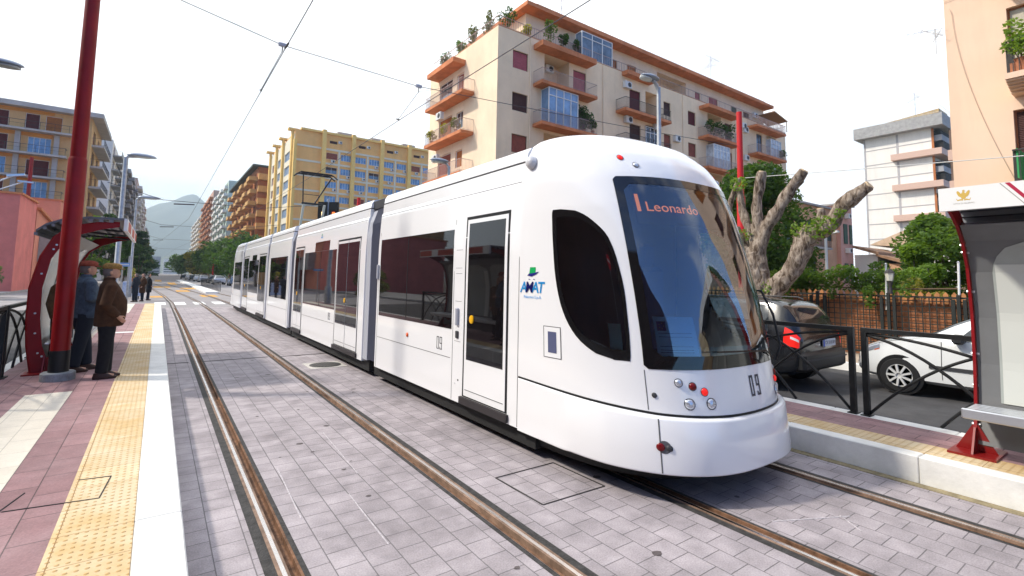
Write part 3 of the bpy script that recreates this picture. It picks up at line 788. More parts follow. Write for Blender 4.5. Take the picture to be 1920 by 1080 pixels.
# on the cab the body is still flat here
def emblem_nose(zc, yc):
    e = None
    def vtx(x, z, off): # x to the right in the picture = towards -y
        y = yc - x
        # find t for this y at this z
        lo, hi = 0.0, .8
        for _ in range(30):
            m_ = (lo+hi)/2
            if S(m_, z).y > y: lo = m_
            else: hi = m_
        return S(lo, z, off)
    def pl(name, pts, off, m, parent): return G().add([vtx(x, zc+z, off) for x, z in pts], [tuple(range(len(pts)))]).build(name, m, parent or tram, recalc=False)
    e = pl('operator_emblem', [(-.05,.055),(.05,.06),(.055,.13),(-.035,.13)], .003, M_green, None)
    pl('hat_brim', [(-.08,.045),(-.01,.035),(.06,.055),(.11,.085),(.05,.075),(-.05,.065)], .0045, M_nav, e)
    for x in (-.045,.03): pl('eye', [(x-.015,.005),(x+.015,.0),(x+.015,.006),(x-.015,.011)], .003, M_nav, e)
    for s_, d_, m in (('A',-.135,M_sky),('M',-.040,M_nav),('A',.055,M_sky),('T',.140,M_sky)):
        o = text_mesh('emblem_letter', s_, .155, m, Matrix.Identity(4), None, .0003, True)
        for v in o.data.vertices: v.co = vtx(v.co.x*1.05+d_+v.co.y*.15, zc-.08+v.co.y, .004+(.0015 if s_ == 'M' else 0)) - world_loc(e)
        o.parent = e
    o = text_mesh('emblem_words', 'Palermo S.p.A.', .042, M_sky, Matrix.Identity(4), None, .0002)
    for v in o.data.vertices: v.co = vtx(v.co.x*1.15+.01, zc-.175+v.co.y, .004) - world_loc(e)
    o.parent = e
emblem_nose(1.79, 3.99)
emblem(12.2, 2.72, .42)
# bellows
M_bel = mat('bellows_grey', (.20,.20,.23), .7)
def bellows(y0, y1, y2, n=9):
    g = G(); rings = []
    for i in range(2*n+1):
        y = lerp(y0, y1, i/(2*n)); d = 0 if i % 2 else .045
        w_ = 1.20-.05+d
        rings.append([(TX-w_, y, .32),(TX-w_, y, 2.75),(TX-w_+.12, y, 3.05+d),(TX+w_-.12, y, 3.05+d),(TX+w_, y, 2.75),(TX+w_, y, .40)])
    g.loft(rings, cap=False, closed=False)
    b = g.build('bellows', M_bel, tram, recalc=False)
    if y2 > y1:
        g = G(); pr = [(-1.205,.30),(-1.205,2.5),(-1.17,2.8),(-1.10,3.0),(-.98,3.10)]
        inn = [(-1.14,.30),(-1.14,2.5),(-1.1,2.75),(-1.04,2.95),(-.96,3.02)]
        for q in (1, -1): G().strip([(TX+q*x,z) for x,z in pr], [(TX+q*x,z) for x,z in inn], y1, y2).build('bellows_frame', M_grey, b)
    return b
bellows(8.34, 8.78, 9.03); bellows(14.9, 15.3, 15.47, 6); bellows(18.88, 19.12, 19.23, 4); bellows(24.98, 25.25, 25.41, 4)
G().box(TX-1.1, TX+1.1, 8.36, 9.02, 3.05, 3.2).build('roof_hose_cover', M_dgr, tram)
# pantograph on the third section
M_pan = mat('pantograph_dark', (.02,.02,.022), .5)
pg = G(); PYc = 17.9
pg.box(TX-.5, TX+.5, 17.2, 18.7, 3.27, 3.34)
pg.sq((TX-.35,18.55,3.34),(TX-.35,18.1,4.28),.07); pg.sq((TX+.35,18.55,3.34),(TX+.35,18.1,4.28),.07)
ob = pg.build('pantograph', mat('pantograph_base', (.35,.38,.36), .5), tram)
g = G(); g.bar((TX-.42,18.1,4.3),(TX+.3,18.1,4.3),.035)
g.bar((TX-.38,18.1,4.3),(TX-.40,18.15,5.33),.022); g.bar((TX+.0,18.1,4.3),(TX+.56,18.12,5.30),.026)
g.bar((TX-.38,18.1,4.62),(TX+.17,18.1,4.62),.012)
g.bar((TX-.40,18.1,4.3),(TX+.0,18.1,4.3),.04)
g.build('upper_arm', M_pan, ob)
g = G()
for dy in (-.16, .16):
    g.tube([(TX-.68,18.15+dy,5.26),(TX-.55,18.15+dy,5.36),(TX+.58,18.15+dy,5.36),(TX+.74,18.15+dy,5.24)], .024, 6)
    g.box(TX-.52, TX+.54, 18.15+dy-.03, 18.15+dy+.03, 5.37, 5.40)
for dx in (-.5,-.25,0,.25,.5): g.bar((TX+dx,18.0,5.35),(TX+dx,18.32,5.35),.012)
g.build('contact_head', M_pan, ob)
# wheels under the cars
for y in (6.3, 7.6, 16.5, 18.0, 26.4, 27.8):
    for x in (3.66, 5.02):
        g = G(); g.lathe([(.05,-.06),(.30,-.06),(.30,.06),(.05,.06)], (x, y, .31), 'x', 24); g.build('wheel', M_und, tram, smooth=True, auto=40)

for y0_, sg_ in ((Y0, 1), (28.2, -1)):
    ring = [S(math.pi*i/48, .27, -.04, y0_, sg_) for i in range(49)]; low = [Vector((TX+(p.x-TX)*.9, y0_+(p.y-y0_)*.86, .11)) for p in ring]
    g = G(); g.loft([ring, low], cap=False, closed=False); g.add(low, [tuple(range(len(low)))]); g.build('nose_floor', M_und, tram, recalc=False)
# ================================================================ buildings
def slat_mat(name, col, per=.055):
    m = mat(name, col, .65, var=.25, scale=4)
    N = m.node_tree.nodes; L = m.node_tree.links; p = N['Principled BSDF']
    g = N.new('ShaderNodeNewGeometry'); wv = N.new('ShaderNodeTexWave'); wv.bands_direction = 'Z'; wv.inputs['Scale'].default_value = .314/per; L.new(g.outputs['Position'], wv.inputs['Vector'])
    b = N.new('ShaderNodeBump'); b.inputs['Distance'].default_value = .02; b.inputs['Strength'].default_value = .8; L.new(wv.outputs['Fac'], b.inputs['Height']); L.new(b.outputs['Normal'], p.inputs['Normal'])
    return m
S_pink = slat_mat('shutter_rose', (.42,.10,.12)); S_brown = slat_mat('shutter_dark_brown', (.075,.03,.025)); S_red = slat_mat('shutter_brick', (.28,.07,.045))
S_maroon = slat_mat('shutter_maroon', (.12,.015,.02)); S_green = slat_mat('shutter_green', (.04,.10,.07)); S_or = slat_mat('shutter_orange', (.40,.13,.03))
M_pane = mat('window_pane', (.10,.16,.22), .06, spec=.8); M_paneb = mat('blue_window_pane', (.16,.30,.50), .08, spec=.8, var=.4, scale=1.2)
M_paned = mat('dark_pane', (.02,.025,.03), .06, spec=.8)
M_wf = mat('white_window_frame', (.72,.72,.70), .5); M_df = mat('dark_window_frame', (.10,.07,.05), .6)
M_ac = mat('white_casing', (.66,.65,.62), .5, var=.12, scale=9); M_iron = mat('railing_iron', (.05,.045,.045), .5)
M_leafg = None
def bwall(parent, F, u0, u1, z0, z1, holes, m, depth=.22, name='wall'):
    O, U, Nn = F
    P = lambda u, z, d: (O[0]+U[0]*u+Nn[0]*d, O[1]+U[1]*u+Nn[1]*d, O[2]+z)
    us = sorted(set([u0,u1] + [v for h in holes for v in h[:2]])); zs = sorted(set([z0,z1] + [v for h in holes for v in h[2:4]]))
    g = G()
    for i in range(len(us)-1):
        for j in range(len(zs)-1):
            uc, zc = (us[i]+us[i+1])/2, (zs[j]+zs[j+1])/2
            if any(h[0] < uc < h[1] and h[2] < zc < h[3] for h in holes): continue
            g.quad(P(us[i],zs[j],0),P(us[i+1],zs[j],0),P(us[i+1],zs[j+1],0),P(us[i],zs[j+1],0))
    for h in holes:
        a, b, c, d = h[:4]; D = -(h[4] if len(h) > 4 else depth)
        g.quad(P(a,c,0),P(a,d,0),P(a,d,D),P(a,c,D)); g.quad(P(b,c,0),P(b,c,D),P(b,d,D),P(b,d,0))
        g.quad(P(a,c,0),P(a,c,D),P(b,c,D),P(b,c,0)); g.quad(P(a,d,0),P(b,d,0),P(b,d,D),P(a,d,D))
        g.quad(P(a,c,D),P(a,d,D),P(b,d,D),P(b,c,D))
    # return along the ends and behind so the wall is a solid slab
    T = -.3
    for u in (u0+.004, u1-.004): g.quad(P(u,z0,-.004),P(u,z0,T),P(u,z1,T),P(u,z1,-.004))
    g.quad(P(u0,z1,0),P(u1,z1,0),P(u1,z1,T),P(u0,z1,T))
    return g.build(name, m, parent, recalc=False)
def win(parent, F, u0, u1, z0, z1, style='shutter', m=None, d=-.12, fr=None, nm='window'):
    e = .05
    fr = fr or M_df
    g = G(); 
    for a, b, c, dd in ((u0,u0+e,z0,z1),(u1-e,u1,z0,z1),(u0+e,u1-e,z0,z0+e),(u0+e,u1-e,z1-e,z1)): g.fbox(F, a, b, c, dd, d-.05, d+.02)
    if style in ('glass','half','panes'):
        n = 1 if style != 'panes' else max(1, int(round((u1-u0)/.6))-1)
        for k in range(1, n+1):
            um = lerp(u0, u1, k/(n+1)); g.fbox(F, um-.025, um+.025, z0+e, z1-e, d-.045, d+.015)
    w_ = g.build(nm, fr, parent)
    if style == 'shutter': G().fbox(F, u0+e, u1-e, z0+e, z1-e, d-.04, d).build('shutter', m or S_brown, w_)
    elif style == 'half':
        zm = lerp(z0, z1, .55)
        G().fbox(F, u0+e, u1-e, zm, z1-e, d-.04, d).build('shutter', m or S_brown, w_)
        G().fbox(F, u0+e, u1-e, z0+e, zm, d-.06, d-.03).build('pane', M_pane, w_)
    else: G().fbox(F, u0+e, u1-e, z0+e, z1-e, d-.06, d-.03).build('pane', m or M_pane, w_)
    return w_
def balcony(parent, F, u0, u1, z, depth, m, th=.22, rail='iron', rh=.95, railm=None, step=.12, name='balcony'):
    b = G().fbox(F, u0, u1, z-th, z, -.02, depth).build(name, m, parent)
    g = G(); O, U, Nn = F
    P = lambda u, zz, d: (O[0]+U[0]*u+Nn[0]*d, O[1]+U[1]*u+Nn[1]*d, O[2]+zz)
    if rail == 'iron':
        pts = [P(u0+.04,z+rh,0),P(u0+.04,z+rh,depth-.05),P(u1-.04,z+rh,depth-.05),P(u1-.04,z+rh,0)]
        for a, c in zip(pts, pts[1:]): g.sq(a, c, .035, .03)
        pts2 = [(p[0],p[1],p[2]-rh+.08) for p in pts]
        for a, c in zip(pts2, pts2[1:]): g.sq(a, c, .02, .02)
        n = max(2, int((u1-u0)/step))
        for k in range(n+1):
            u = lerp(u0+.04, u1-.04, k/n); g.sq(P(u,z,depth-.05), P(u,z+rh,depth-.05), .016)
        n = max(2, int(depth/step))
        for u in (u0+.04, u1-.04):
            for k in range(n): 
                d = lerp(.02, depth-.05, k/n); g.sq(P(u,z,d), P(u,z+rh,d), .016)
        g.build('railing', railm or M_iron, b)
    elif rail == 'solid':
        g.fbox(F, u0, u1, z, z+rh, depth-.08, depth); g.fbox(F, u0, u0+.08, z, z+rh, 0, depth-.08); g.fbox(F, u1-.08, u1, z, z+rh, 0, depth-.08)
        g.build('parapet', railm or m, b)
    return b
def ac(parent, F, u, z, d=0.0, k=1.0):
    g = G().fbox(F, u, u+.85*k, z, z+.6*k, d+.02, d+.34)
    a = g.build('air_conditioner', M_ac, parent); O, U, Nn = F
    c = (O[0]+U[0]*(u+.55*k)+Nn[0]*(d+.345), O[1]+U[1]*(u+.55*k)+Nn[1]*(d+.345), O[2]+z+.3*k)
    ax = 'y' if abs(Nn[1]) > .5 else 'x'
    s = Nn[1] if ax == 'y' else Nn[0]
    G().lathe([(.0,-.003*s),(.22*k,-.003*s),(.22*k,.006*s),(0,.006*s)], c, ax, 14).build('fan_grille', M_dgr, a)
    return a
def leaves(g, c, r, n, s=.12, rnd=random, flat=1.0, shell=.5):
    """small leaf faces scattered through an ellipsoid, denser near the outside"""
    for _ in range(n):
        while True:
            p = Vector((rnd.uniform(-1,1), rnd.uniform(-1,1), rnd.uniform(-1,1)))
            if .02 < p.length < 1: break
        l_ = p.length; p = p.normalized() * (l_**shell)
        q = Vector((c[0]+p.x*r[0], c[1]+p.y*r[1], c[2]+p.z*r[2]))
        a = Vector((rnd.gauss(0,1), rnd.gauss(0,1), rnd.gauss(0,.7))).normalized(); b = a.cross(Vector((rnd.gauss(0,1), rnd.gauss(0,1), rnd.gauss(0,1)))).normalized()
        k = s * rnd.uniform(.6, 1.4)
        g.v += [tuple(q-a*k-b*k*.15), tuple(q+b*k*.5), tuple(q+a*k), tuple(q-b*k*.5)]; o = len(g.v)-4; g.f.append((o,o+1,o+2,o+3))
def leaf_mat(name, c1, c2, scale=2.5):
    m = mat(name, c1, .6, var=.5, scale=scale, col2=c2)
    p = m.node_tree.nodes['Principled BSDF']; p.inputs['Subsurface Weight'].default_value = 0
    # thin leaves let some light through
    N = m.node_tree.nodes; L = m.node_tree.links
    t = N.new('ShaderNodeBsdfTranslucent'); t.inputs[0].default_value = (min(1,c1[0]*2.4), min(1,c1[1]*2.4), c1[2]*1.0, 1)
    mx = N.new('ShaderNodeMixShader'); mx.inputs[0].default_value = .35; L.new(p.outputs[0], mx.inputs[1]); L.new(t.outputs[0], mx.inputs[2]); L.new(mx.outputs[0], N['Material Output'].inputs[0])
    return m
L_dark = leaf_mat('leaf_dark', (.045,.095,.016), (.012,.034,.008)); L_mid = leaf_mat('leaf_mid', (.10,.17,.03), (.035,.08,.015)); L_light = leaf_mat('leaf_light', (.17,.26,.04), (.06,.12,.02))
L_yel = leaf_mat('leaf_yellowish', (.26,.24,.05), (.12,.12,.03)); L_ol = leaf_mat('leaf_olive', (.12,.13,.06), (.05,.06,.03))
M_stem = mat('stem_brown', (.12,.08,.05), .9); M_terra = mat('terracotta', (.42,.16,.08), .8, var=.2, scale=8)
def potted(name, label, base, h, r, m, n=260, group=None, pot=True, s=.07):
    t = thing(name, label, 'plant', base, group)
    if pot: G().lathe([(.10,0),(.15,.24),(.17,.26),(.13,.26)], base, n=12).build('pot', M_terra, t)
    g = G(); rnd = random.Random(hash((round(base[0],1),round(base[1],1),round(base[2],1))) & 0xffff)
    for k in range(7):
        a = rnd.uniform(0, 6.28); rr = rnd.uniform(0, .7)*r; c = (base[0]+rr*math.cos(a), base[1]+rr*math.sin(a), base[2]+.3+rnd.uniform(.25,.9)*h)
        leaves(g, c, (r*.45, r*.45, h*.3), n//7, s, rnd)
    g.build('foliage', m, t, recalc=False)
    g = G()
    for k in range(4):
        a = 1.6*k; g.bar((base[0],base[1],base[2]+.1),(base[0]+r*.5*math.cos(a),base[1]+r*.5*math.sin(a),base[2]+.3+h*.6),.012,5)
    g.build('stem', M_stem, t); return t

M_creamA = mat('cream_render', (.84,.67,.48), .85, var=.10, scale=.35, bump=.1, bscale=30)
M_creamF = mat('cream_render_front', (.83,.64,.43), .85, var=.10, scale=.4, bump=.1, bscale=30)
M_oran = mat('orange_painted_concrete', (.58,.21,.09), .8, var=.25, scale=1.2)
M_soff = mat('orange_soffit', (.50,.24,.11), .85, var=.15, scale=1)
# ---------------- A: big cream apartment house
A = thing('apartment_building', 'cream five-storey apartment house with orange balconies and roof edge, behind the tram front', 'apartment building', (19.2, 29, 0))
FA = ((19.2,29,0),(1,0,0),(0,-1,0)); FG = ((19.2,40,0),(0,-1,0),(-1,0,0))
FL = [16.75, 13.58, 10.42, 7.25, 4.1, .9]
cols = [(1.36,2.8),(23.0,24.3)]
holes = []
wins = []
for r_, zf in enumerate([17.53,14.28,11.1,7.95,4.8]):
    for c_, (a, b) in enumerate(cols):
        h = (a, b, zf, zf+1.4); holes.append(h); wins.append((h, [S_pink,S_brown,S_red,S_brown,S_red][r_] if c_ == 0 else [S_maroon,S_red,S_brown,S_maroon,S_red][r_]))
for i, zf in enumerate(FL[:5]):
    top = zf+2.75
    if i in (0,2,3,4): holes.append((4.4,7.0,zf,top-.05,1.5))
    else: holes.append((4.4,7.0,zf,top-.05,.3))
    for a, b in ((7.45,8.9),):
        holes.append((a,b,zf+.02,zf+2.25,.2)); wins.append(((a,b,zf+.02,zf+2.25), [S_pink,S_brown,S_maroon,S_red,S_brown][i]))
    holes.append((14.3,15.8,zf,zf+2.3,.2)); wins.append(((14.3,15.8,zf,zf+2.3), [S_maroon,S_brown,S_maroon,S_brown,S_red][i]))
    holes.append((16.5,18.1,zf,zf+2.6,1.4))
    holes.append((19.15,20.2,zf+.9,zf+2.25,.2)); wins.append(((19.15,20.2,zf+.9,zf+2.25), [S_brown,S_red,S_brown,S_brown,S_red][i]))
    holes.append((26.4,28.9,zf,zf+2.65,1.4))
    holes.append((29.6,30.9,zf,zf+2.25,.2)); wins.append(((29.6,30.9,zf,zf+2.25), [S_maroon,S_or,S_maroon,S_red,S_brown][i]))
    holes.append((36.1,37.4,zf,zf+2.3,.2)); wins.append(((36.1,37.4,zf,zf+2.3), [None,S_or,S_red,S_red,S_brown][i]))
    holes.append((38.4,40.5,zf,zf+2.45,.35))
bwall(A, FA, 0, 43, 0, 20.35, holes, M_creamF)
for h, m in wins: win(A, FA, *h[:4], 'shutter' if m else 'glass', m)
gh = []
for zf in [16.3,13.1,9.9,6.7,3.5]: gh.append((1.9,4.2,zf+.02,zf+2.3,.25)); gh.append((5.0,6.1,zf+.8,zf+2.2,.2))
bwall(A, FG, 0, 11, 0, 20.35, gh, M_creamA)
for k, h in enumerate(gh): win(A, FG, *h[:4], 'shutter' if k % 3 else 'half', [S_brown,S_red,S_or][k % 3], fr=M_wf)
# bodies behind the facades so that the house is a solid from every side
G().box(19.52, 62.0, 30.55, 39.95, 0, 20.3).build('rear_body', M_creamA, A)
G().box(19.2, 62.2, 29.0, 40, 20.352, 20.42).build('terrace_edge', M_soff, A)
FE = ((62.2,29,0),(0,1,0),(1,0,0)); bwall(A, FE, 0, 11, 0, 20.35, [], M_creamA)
# set-back top floor with the big orange eaves
FT = ((23.2,31.0,20.42),(1,0,0),(0,-1,0))
th_ = [(6.3,7.6,.1,2.1),(9.4,10.9,.9,2.1),(12.3,13.6,.1,2.2),(16.8,21.6,.4,2.6,1.6),(23.2,24.2,.7,2.1),(25.8,27.6,.7,2.2),(30.4,31.6,.7,2.1),(33.0,34.4,.8,2.0)]
bwall(A, FT, 0, 37.8, 0, 3.1, th_, M_creamA, name='top_floor_wall')
for k, h in enumerate(th_):
    if k != 3: win(A, FT, *h[:4], 'shutter', [S_red,S_or,S_or,S_red,S_pink,S_pink,S_green,S_brown][k])
G().box(23.2, 23.5, 31.301, 39.5, 20.42, 23.5).build('top_floor_wall', M_creamA, A)
G().box(60.7, 61.0, 31.301, 39.5, 20.42, 23.5).build('top_floor_wall', M_creamA, A)
G().prism([(22.45,23.52),(61.2,23.52),(61.2,23.84),(22.45,23.84)], 29.8, 40.2).build('roof_eaves', M_oran, A)
G().prism([(22.9,23.842),(60.8,23.842),(60.0,24.25),(23.8,24.25)], 30.3, 39.8).build('roof', mat('roof_tiles', (.35,.17,.10), .9, var=.3, scale=3), A)
for z in (16.75,13.58,10.42,7.25,4.1):
    balcony(A, FA, 3.3, 9.1, z, 1.15, M_oran, th=.24, railm=mat('rail_pink_grey', (.40,.30,.27), .6))
    balcony(A, FA, 12.5, 18.8, z-.1, 1.15, M_oran, th=.24, railm=MATS['railing_iron'])
    balcony(A, FA, 24.7, 30.9, z-.2, 1.15, M_oran, th=.24, railm=MATS['rail_pink_grey'])
for z in (19.55,16.35,13.1,9.9): balcony(A, FA, 34.2, 40.8, z, 1.15, M_oran, th=.24, railm=MATS['rail_pink_grey'])
G().fbox(FA, 3.3, 9.0, 19.45, 19.85, -.02, 1.15).build('balcony_roof', M_oran, A)
G().fbox(FA, 13.3, 17.0, 20.0, 20.36, -.02, .7).build('balcony_roof', M_oran, A)
G().fbox(FA, 24.9, 31.0, 19.45, 19.8, -.02, 1.15).build('balcony_roof', M_oran, A)
for z in (16.3,13.1,9.9,6.7): balcony(A, FG, 1.4, 7.8, z, 1.15, M_oran, th=.24, railm=MATS['rail_pink_grey'])
G().fbox(FG, 1.6, 6.3, 19.0, 19.4, -.02, 1.15).build('balcony_roof', M_oran, A)
# terrace railings
g = G()
def trail(g, p, q, h=.85, st=.22, z=20.42):
    p = Vector((*p, z)); q = Vector((*q, z)); n = max(2, int((q-p).length/st)); up = Vector((0,0,h))
    g.sq(p+up, q+up, .04); g.sq(p+up*.15, q+up*.15, .025)
    for k in range(n+1):
        a = p.lerp(q, k/n); g.sq(a, a+up, .03 if k % 5 == 0 else .016)
trail(g, (19.35,29.15),(62,29.15)); trail(g, (19.35,29.15),(19.35,39.8)); g.build('terrace_railing', MATS['rail_pink_grey'], A)
# glazed verandas
def veranda(F, u0, u1, z0, z1, d, n, parent, m=M_paneb):
    g = G(); g.fbox(F, u0, u1, z0, z0+.06, 0, d); g.fbox(F, u0, u1, z1-.06, z1, 0, d); g.fbox(F, u0, u1, lerp(z0,z1,.78)-.03, lerp(z0,z1,.78)+.03, d-.06, d-.002)
    for k in range(n+1):
        u = lerp(u0+.03, u1-.03, k/n); g.fbox(F, u-.035, u+.035, z0+.06, z1-.06, d-.07, d)
    for u in (u0, u1-.07): g.fbox(F, u, u+.07, z0+.06, z1-.06, 0, .07)
    v = g.build('glazed_veranda', M_wf, parent)
    G().fbox(F, u0+.02, u1-.02, z0+.03, z1-.03, 0.01, d-.05).build('pane', m, v); return v
veranda(FA, 4.1, 7.15, 13.6, 16.45, .95, 4, A); veranda(FA, 26.0, 29.0, 13.4, 15.9, .9, 5, A, mat('pale_curtained_glass', (.50,.56,.62), .15, var=.4, scale=2)); veranda(FA, 38.2, 40.7, 16.4, 18.7, .6, 4, A, MATS['pale_curtained_glass']); veranda(FA, 38.2, 40.7, 13.2, 15.5, .6, 4, A, MATS['pale_curtained_glass'])
veranda(FA, 16.4, 18.2, 13.5, 16.0, .12, 3, A, M_paned)
veranda(((19.2,29.9,20.42),(1,0,0),(0,-1,0)), 8.5, 12.2, 0.02, 2.3, .8, 3, A, mat('smoky_veranda_glass', (.14,.20,.27), .1, var=.4, scale=1.5))
for u, z in ((13.4,18.9),(13.5,15.75),(17.5,15.85),(33.0,18.6),(33.0,15.4),(5.5,18.75),(32.6,19.0),(22.6,12.4),(20.5,15.3)):
    d_ = -1.5+.02 if u == 5.5 else 0; ac(A, FA, u, z, d_)
ac(A, FT, 15.3, 1.4); ac(A, FT, 34.9, 1.6); ac(A, FT, 20.0,.1,-.6)
for u, z in ((3.3,14.9),(2.8,11.4)): ac(A, FG, u, z, .7)
for u in (3.9-.9, 10.9, 22.1, 31.6): G().bar((19.2+u,28.95,0),(19.2+u,28.95,20.3),.045,6).build('drainpipe', M_creamA, A)
# canopy at the far end of the terrace
g = G(); g.prism([(58.9,22.3),(62.1,21.7),(62.1,21.78),(58.9,22.4)], 28.6, 31); g.sq((62.0,28.7,20.4),(62.0,28.7,21.7),.07); g.build('awning', mat('awning_brown', (.30,.18,.10), .8), A)
def antenna(name, label, base, h, k=1.0, group='roof antennas', rz=0):
    t = thing(name, label, 'antenna', base, group)
    G().bar(base, (base[0],base[1],base[2]+h), .025*k, 6).build('mast', M_sil, t)
    g = G()
    for j, zz in enumerate((h*.95, h*.8, h*.62)):
        L_ = (1.1-.15*j)*k
        a = rz + j*.8; dx, dy = math.cos(a), math.sin(a)
        z = base[2]+zz; g.bar((base[0]-dx*L_*.5,base[1]-dy*L_*.5,z),(base[0]+dx*L_,base[1]+dy*L_,z),.012*k,5)
        for q in range(7):
            f = lerp(-.45, .95, q/6)*L_; w_ = .28*k
            g.bar((base[0]+dx*f-dy*w_,base[1]+dy*f+dx*w_,z),(base[0]+dx*f+dy*w_,base[1]+dy*f-dx*w_,z),.008*k,4)
    g.build('antenna_array', M_sil, t); return t
antenna('antenna', 'spiky television aerials on the cream apartment roof, above the lamp head', (49.5,31,24.2), 3.2, 1.6)
antenna('antenna', 'faint aerial on the cream apartment roof near its left corner', (27.5,31.5,24.2), 2.4, 1.2)
# plants of the terrace and balconies
rp = random.Random(3)
for k, (x, y, h, r_, m, lab) in enumerate([(19.9,38.9,1.3,.75,L_dark,'dark bushy shrub at the far left end of the cream building terrace'),(19.8,35.6,1.2,.6,L_mid,'green shrub second along the gable edge of the terrace'),(19.8,33.6,1.5,.5,L_ol,'thin grey-green plant midway along the gable edge of the terrace'),(19.9,31.4,1.9,.5,L_ol,'tall wispy plant on the gable edge of the terrace'),(20.4,29.7,1.4,.8,L_dark,'dense dark green shrub on the terrace corner of the cream building'),(22.3,29.6,.9,.5,L_yel,'yellowish plant behind the terrace railing right of the corner'),(24.3,29.3,1.6,.6,L_mid,'tall yellow-green plant over the top balcony roof'),(25.9,29.3,1.1,.5,L_dark,'dark cactus-like plant second over the top balcony roof'),(27.3,29.3,1.0,.45,L_dark,'small dark plant beside the smoky glass terrace veranda')]):
    potted('terrace_plant', lab, (x,y,20.44), h, r_, m, 420, 'plants on the roof terrace', s=.10)
potted('balcony_plant', 'large dark round bush on the balcony beside the white glazed veranda', (27.2,28.3,13.6), 1.8, .75, L_dark, 900, 'plants on the balconies', s=.09)
potted('balcony_plant', 'smaller dark plant at the right end of the veranda balcony', (28.0,28.1,13.6), .9, .45, L_dark, 300, 'plants on the balconies', s=.09)
for k in range(4): potted('balcony_plant', ['leafy plant filling the left of the shaded third-column balcony','second leafy plant along the shaded third-column balcony','third leafy plant along the shaded third-column balcony','rightmost leafy plant along the shaded third-column balcony'][k], (44.6+k*1.2,28.2,16.56), 1.3, .7, L_dark, 300, 'plants on the balconies', s=.11)
potted('balcony_plant', 'dark plant at the far right balcony end of the cream building', (59.6,28.2,16.36), .9, .7, L_dark, 300, 'plants on the balconies', s=.11)
for k in range(3): potted('balcony_plant', ['brownish plant at the near end of the middle gable balcony','brownish plant mid-way along the middle gable balcony','brownish plant at the far end of the middle gable balcony'][k], (18.3,33.4+k*2.1,13.12), .8, .55, L_yel if k else L_ol, 260, 'plants on the balconies', s=.09)

# ---------------- B: yellow block with fins
M_yelw = mat('yellow_render', (.86,.57,.19), .85, var=.12, scale=.25); M_yelo = mat('orange_render', (.86,.48,.17), .85, var=.1, scale=.3); M_band = mat('pale_band', (.70,.64,.50), .8)
Bq = thing('office_block', 'yellow seven-storey block with vertical fins, pale floor bands and rows of blue windows', 'office block', (23.8,120,0))
FB = ((23.8,120,0),(1,0,0),(0,-1,0)); FB2 = ((23.8,150,0),(0,-1,0),(-1,0,0))
fins = [6.4,13.4,20.7,28.1,35.2]
zb = [32.1-3.47*k for k in range(9)]
bh = []
wl_ = []
for k, zt in enumerate(zb[:8]):
    for i, u in enumerate(fins[:-1]):
        for j in (0, 1):
            u0 = u+.75+j*3.45; bh.append((u0,u0+2.65,zt-2.55,zt-1.0)); wl_.append((k,i,j,bh[-1]))
tops = [(u+1.4+j*3, u+3.2+j*3, 33.4, 34.1) for u in fins[:-1] for j in (0,)]
bwall(Bq, FB, 0, 38, 0, 35.5, bh+tops, M_yelo, .3)
for k, i, j, h in wl_:
    q = (k*7+i*3+j*5+k*i) % 9
    if q in (0,4): win(Bq, FB, *h, 'shutter', S_red, -.15, fr=M_wf)
    elif q == 7: win(Bq, FB, *h, 'half', S_brown, -.15, fr=M_wf)
    else: win(Bq, FB, *h, 'panes', M_paneb, -.15, fr=M_wf)
    if (k+i+j) % 3 != 1: ac(Bq, FB, h[0]+1.1+.3*((k+i) % 3), h[2]-.75, 0, 1.0)
for h in tops: win(Bq, FB, *h, 'shutter', S_brown, -.15)
for i in range(4): ac(Bq, FB, fins[i]+3.4, 33.6, 0)
for z in zb:
    g = G(); g.fbox(FB, .4, 5.95, z-.45, z, .0, .12)
    for i in range(4): g.fbox(FB, fins[i]+.5, fins[i+1]-.5, z-.45, z, 0, .12)
    g.build('floor_band', M_band, Bq)
for i in range(4): G().fbox(FB, fins[i]+3.55, fins[i]+4.0, 2, zb[0]-.46, 0, .10).build('pilaster', M_band, Bq)
for u in fins[:-1]: G().fbox(FB, u-.45, u+.45, 0, 36.3, 0.001, .9).build('fin', M_yelw, Bq)
G().fbox(FB, -.3, .35, 0, 32.9, .001, .9).build('fin', M_yelw, Bq)
G().fbox(FB, 1.2, 38, 35.502, 36.0, -1, .5).build('parapet', M_yelw, Bq)
sh = []
for k in range(8):
    for (a, b) in ((3.2,8.6),(11,17),(19.5,27)): sh.append((a,b,zb[k]-2.9,zb[k]-.8))
bwall(Bq, FB2, 0, 30, 0, 34.5, sh, M_band, .3)
for i, h in enumerate(sh): win(Bq, FB2, *h, 'panes', M_paneb if i % 3 else S_or, -.2, fr=M_wf)
for u in (1.0, 9.8, 18.2, 28.6): G().fbox(FB2, u-.5, u+.5, 0, 35.3, .001, .55).build('fin', M_yelw, Bq); G().fbox(FB2, u-.7, u+.7, 35.302, 35.8, -1, 1.3).build('fin_cap', M_yelw, Bq)
G().box(24.2,61.7,120.4,149.6,0,35.4).build('rear_body', M_yelo, Bq)
for k in range(3): G().box(34+k*8.5,37.5+k*8.5,122,126,36.0,37.2).build('roof_plant_box', M_conc, Bq)

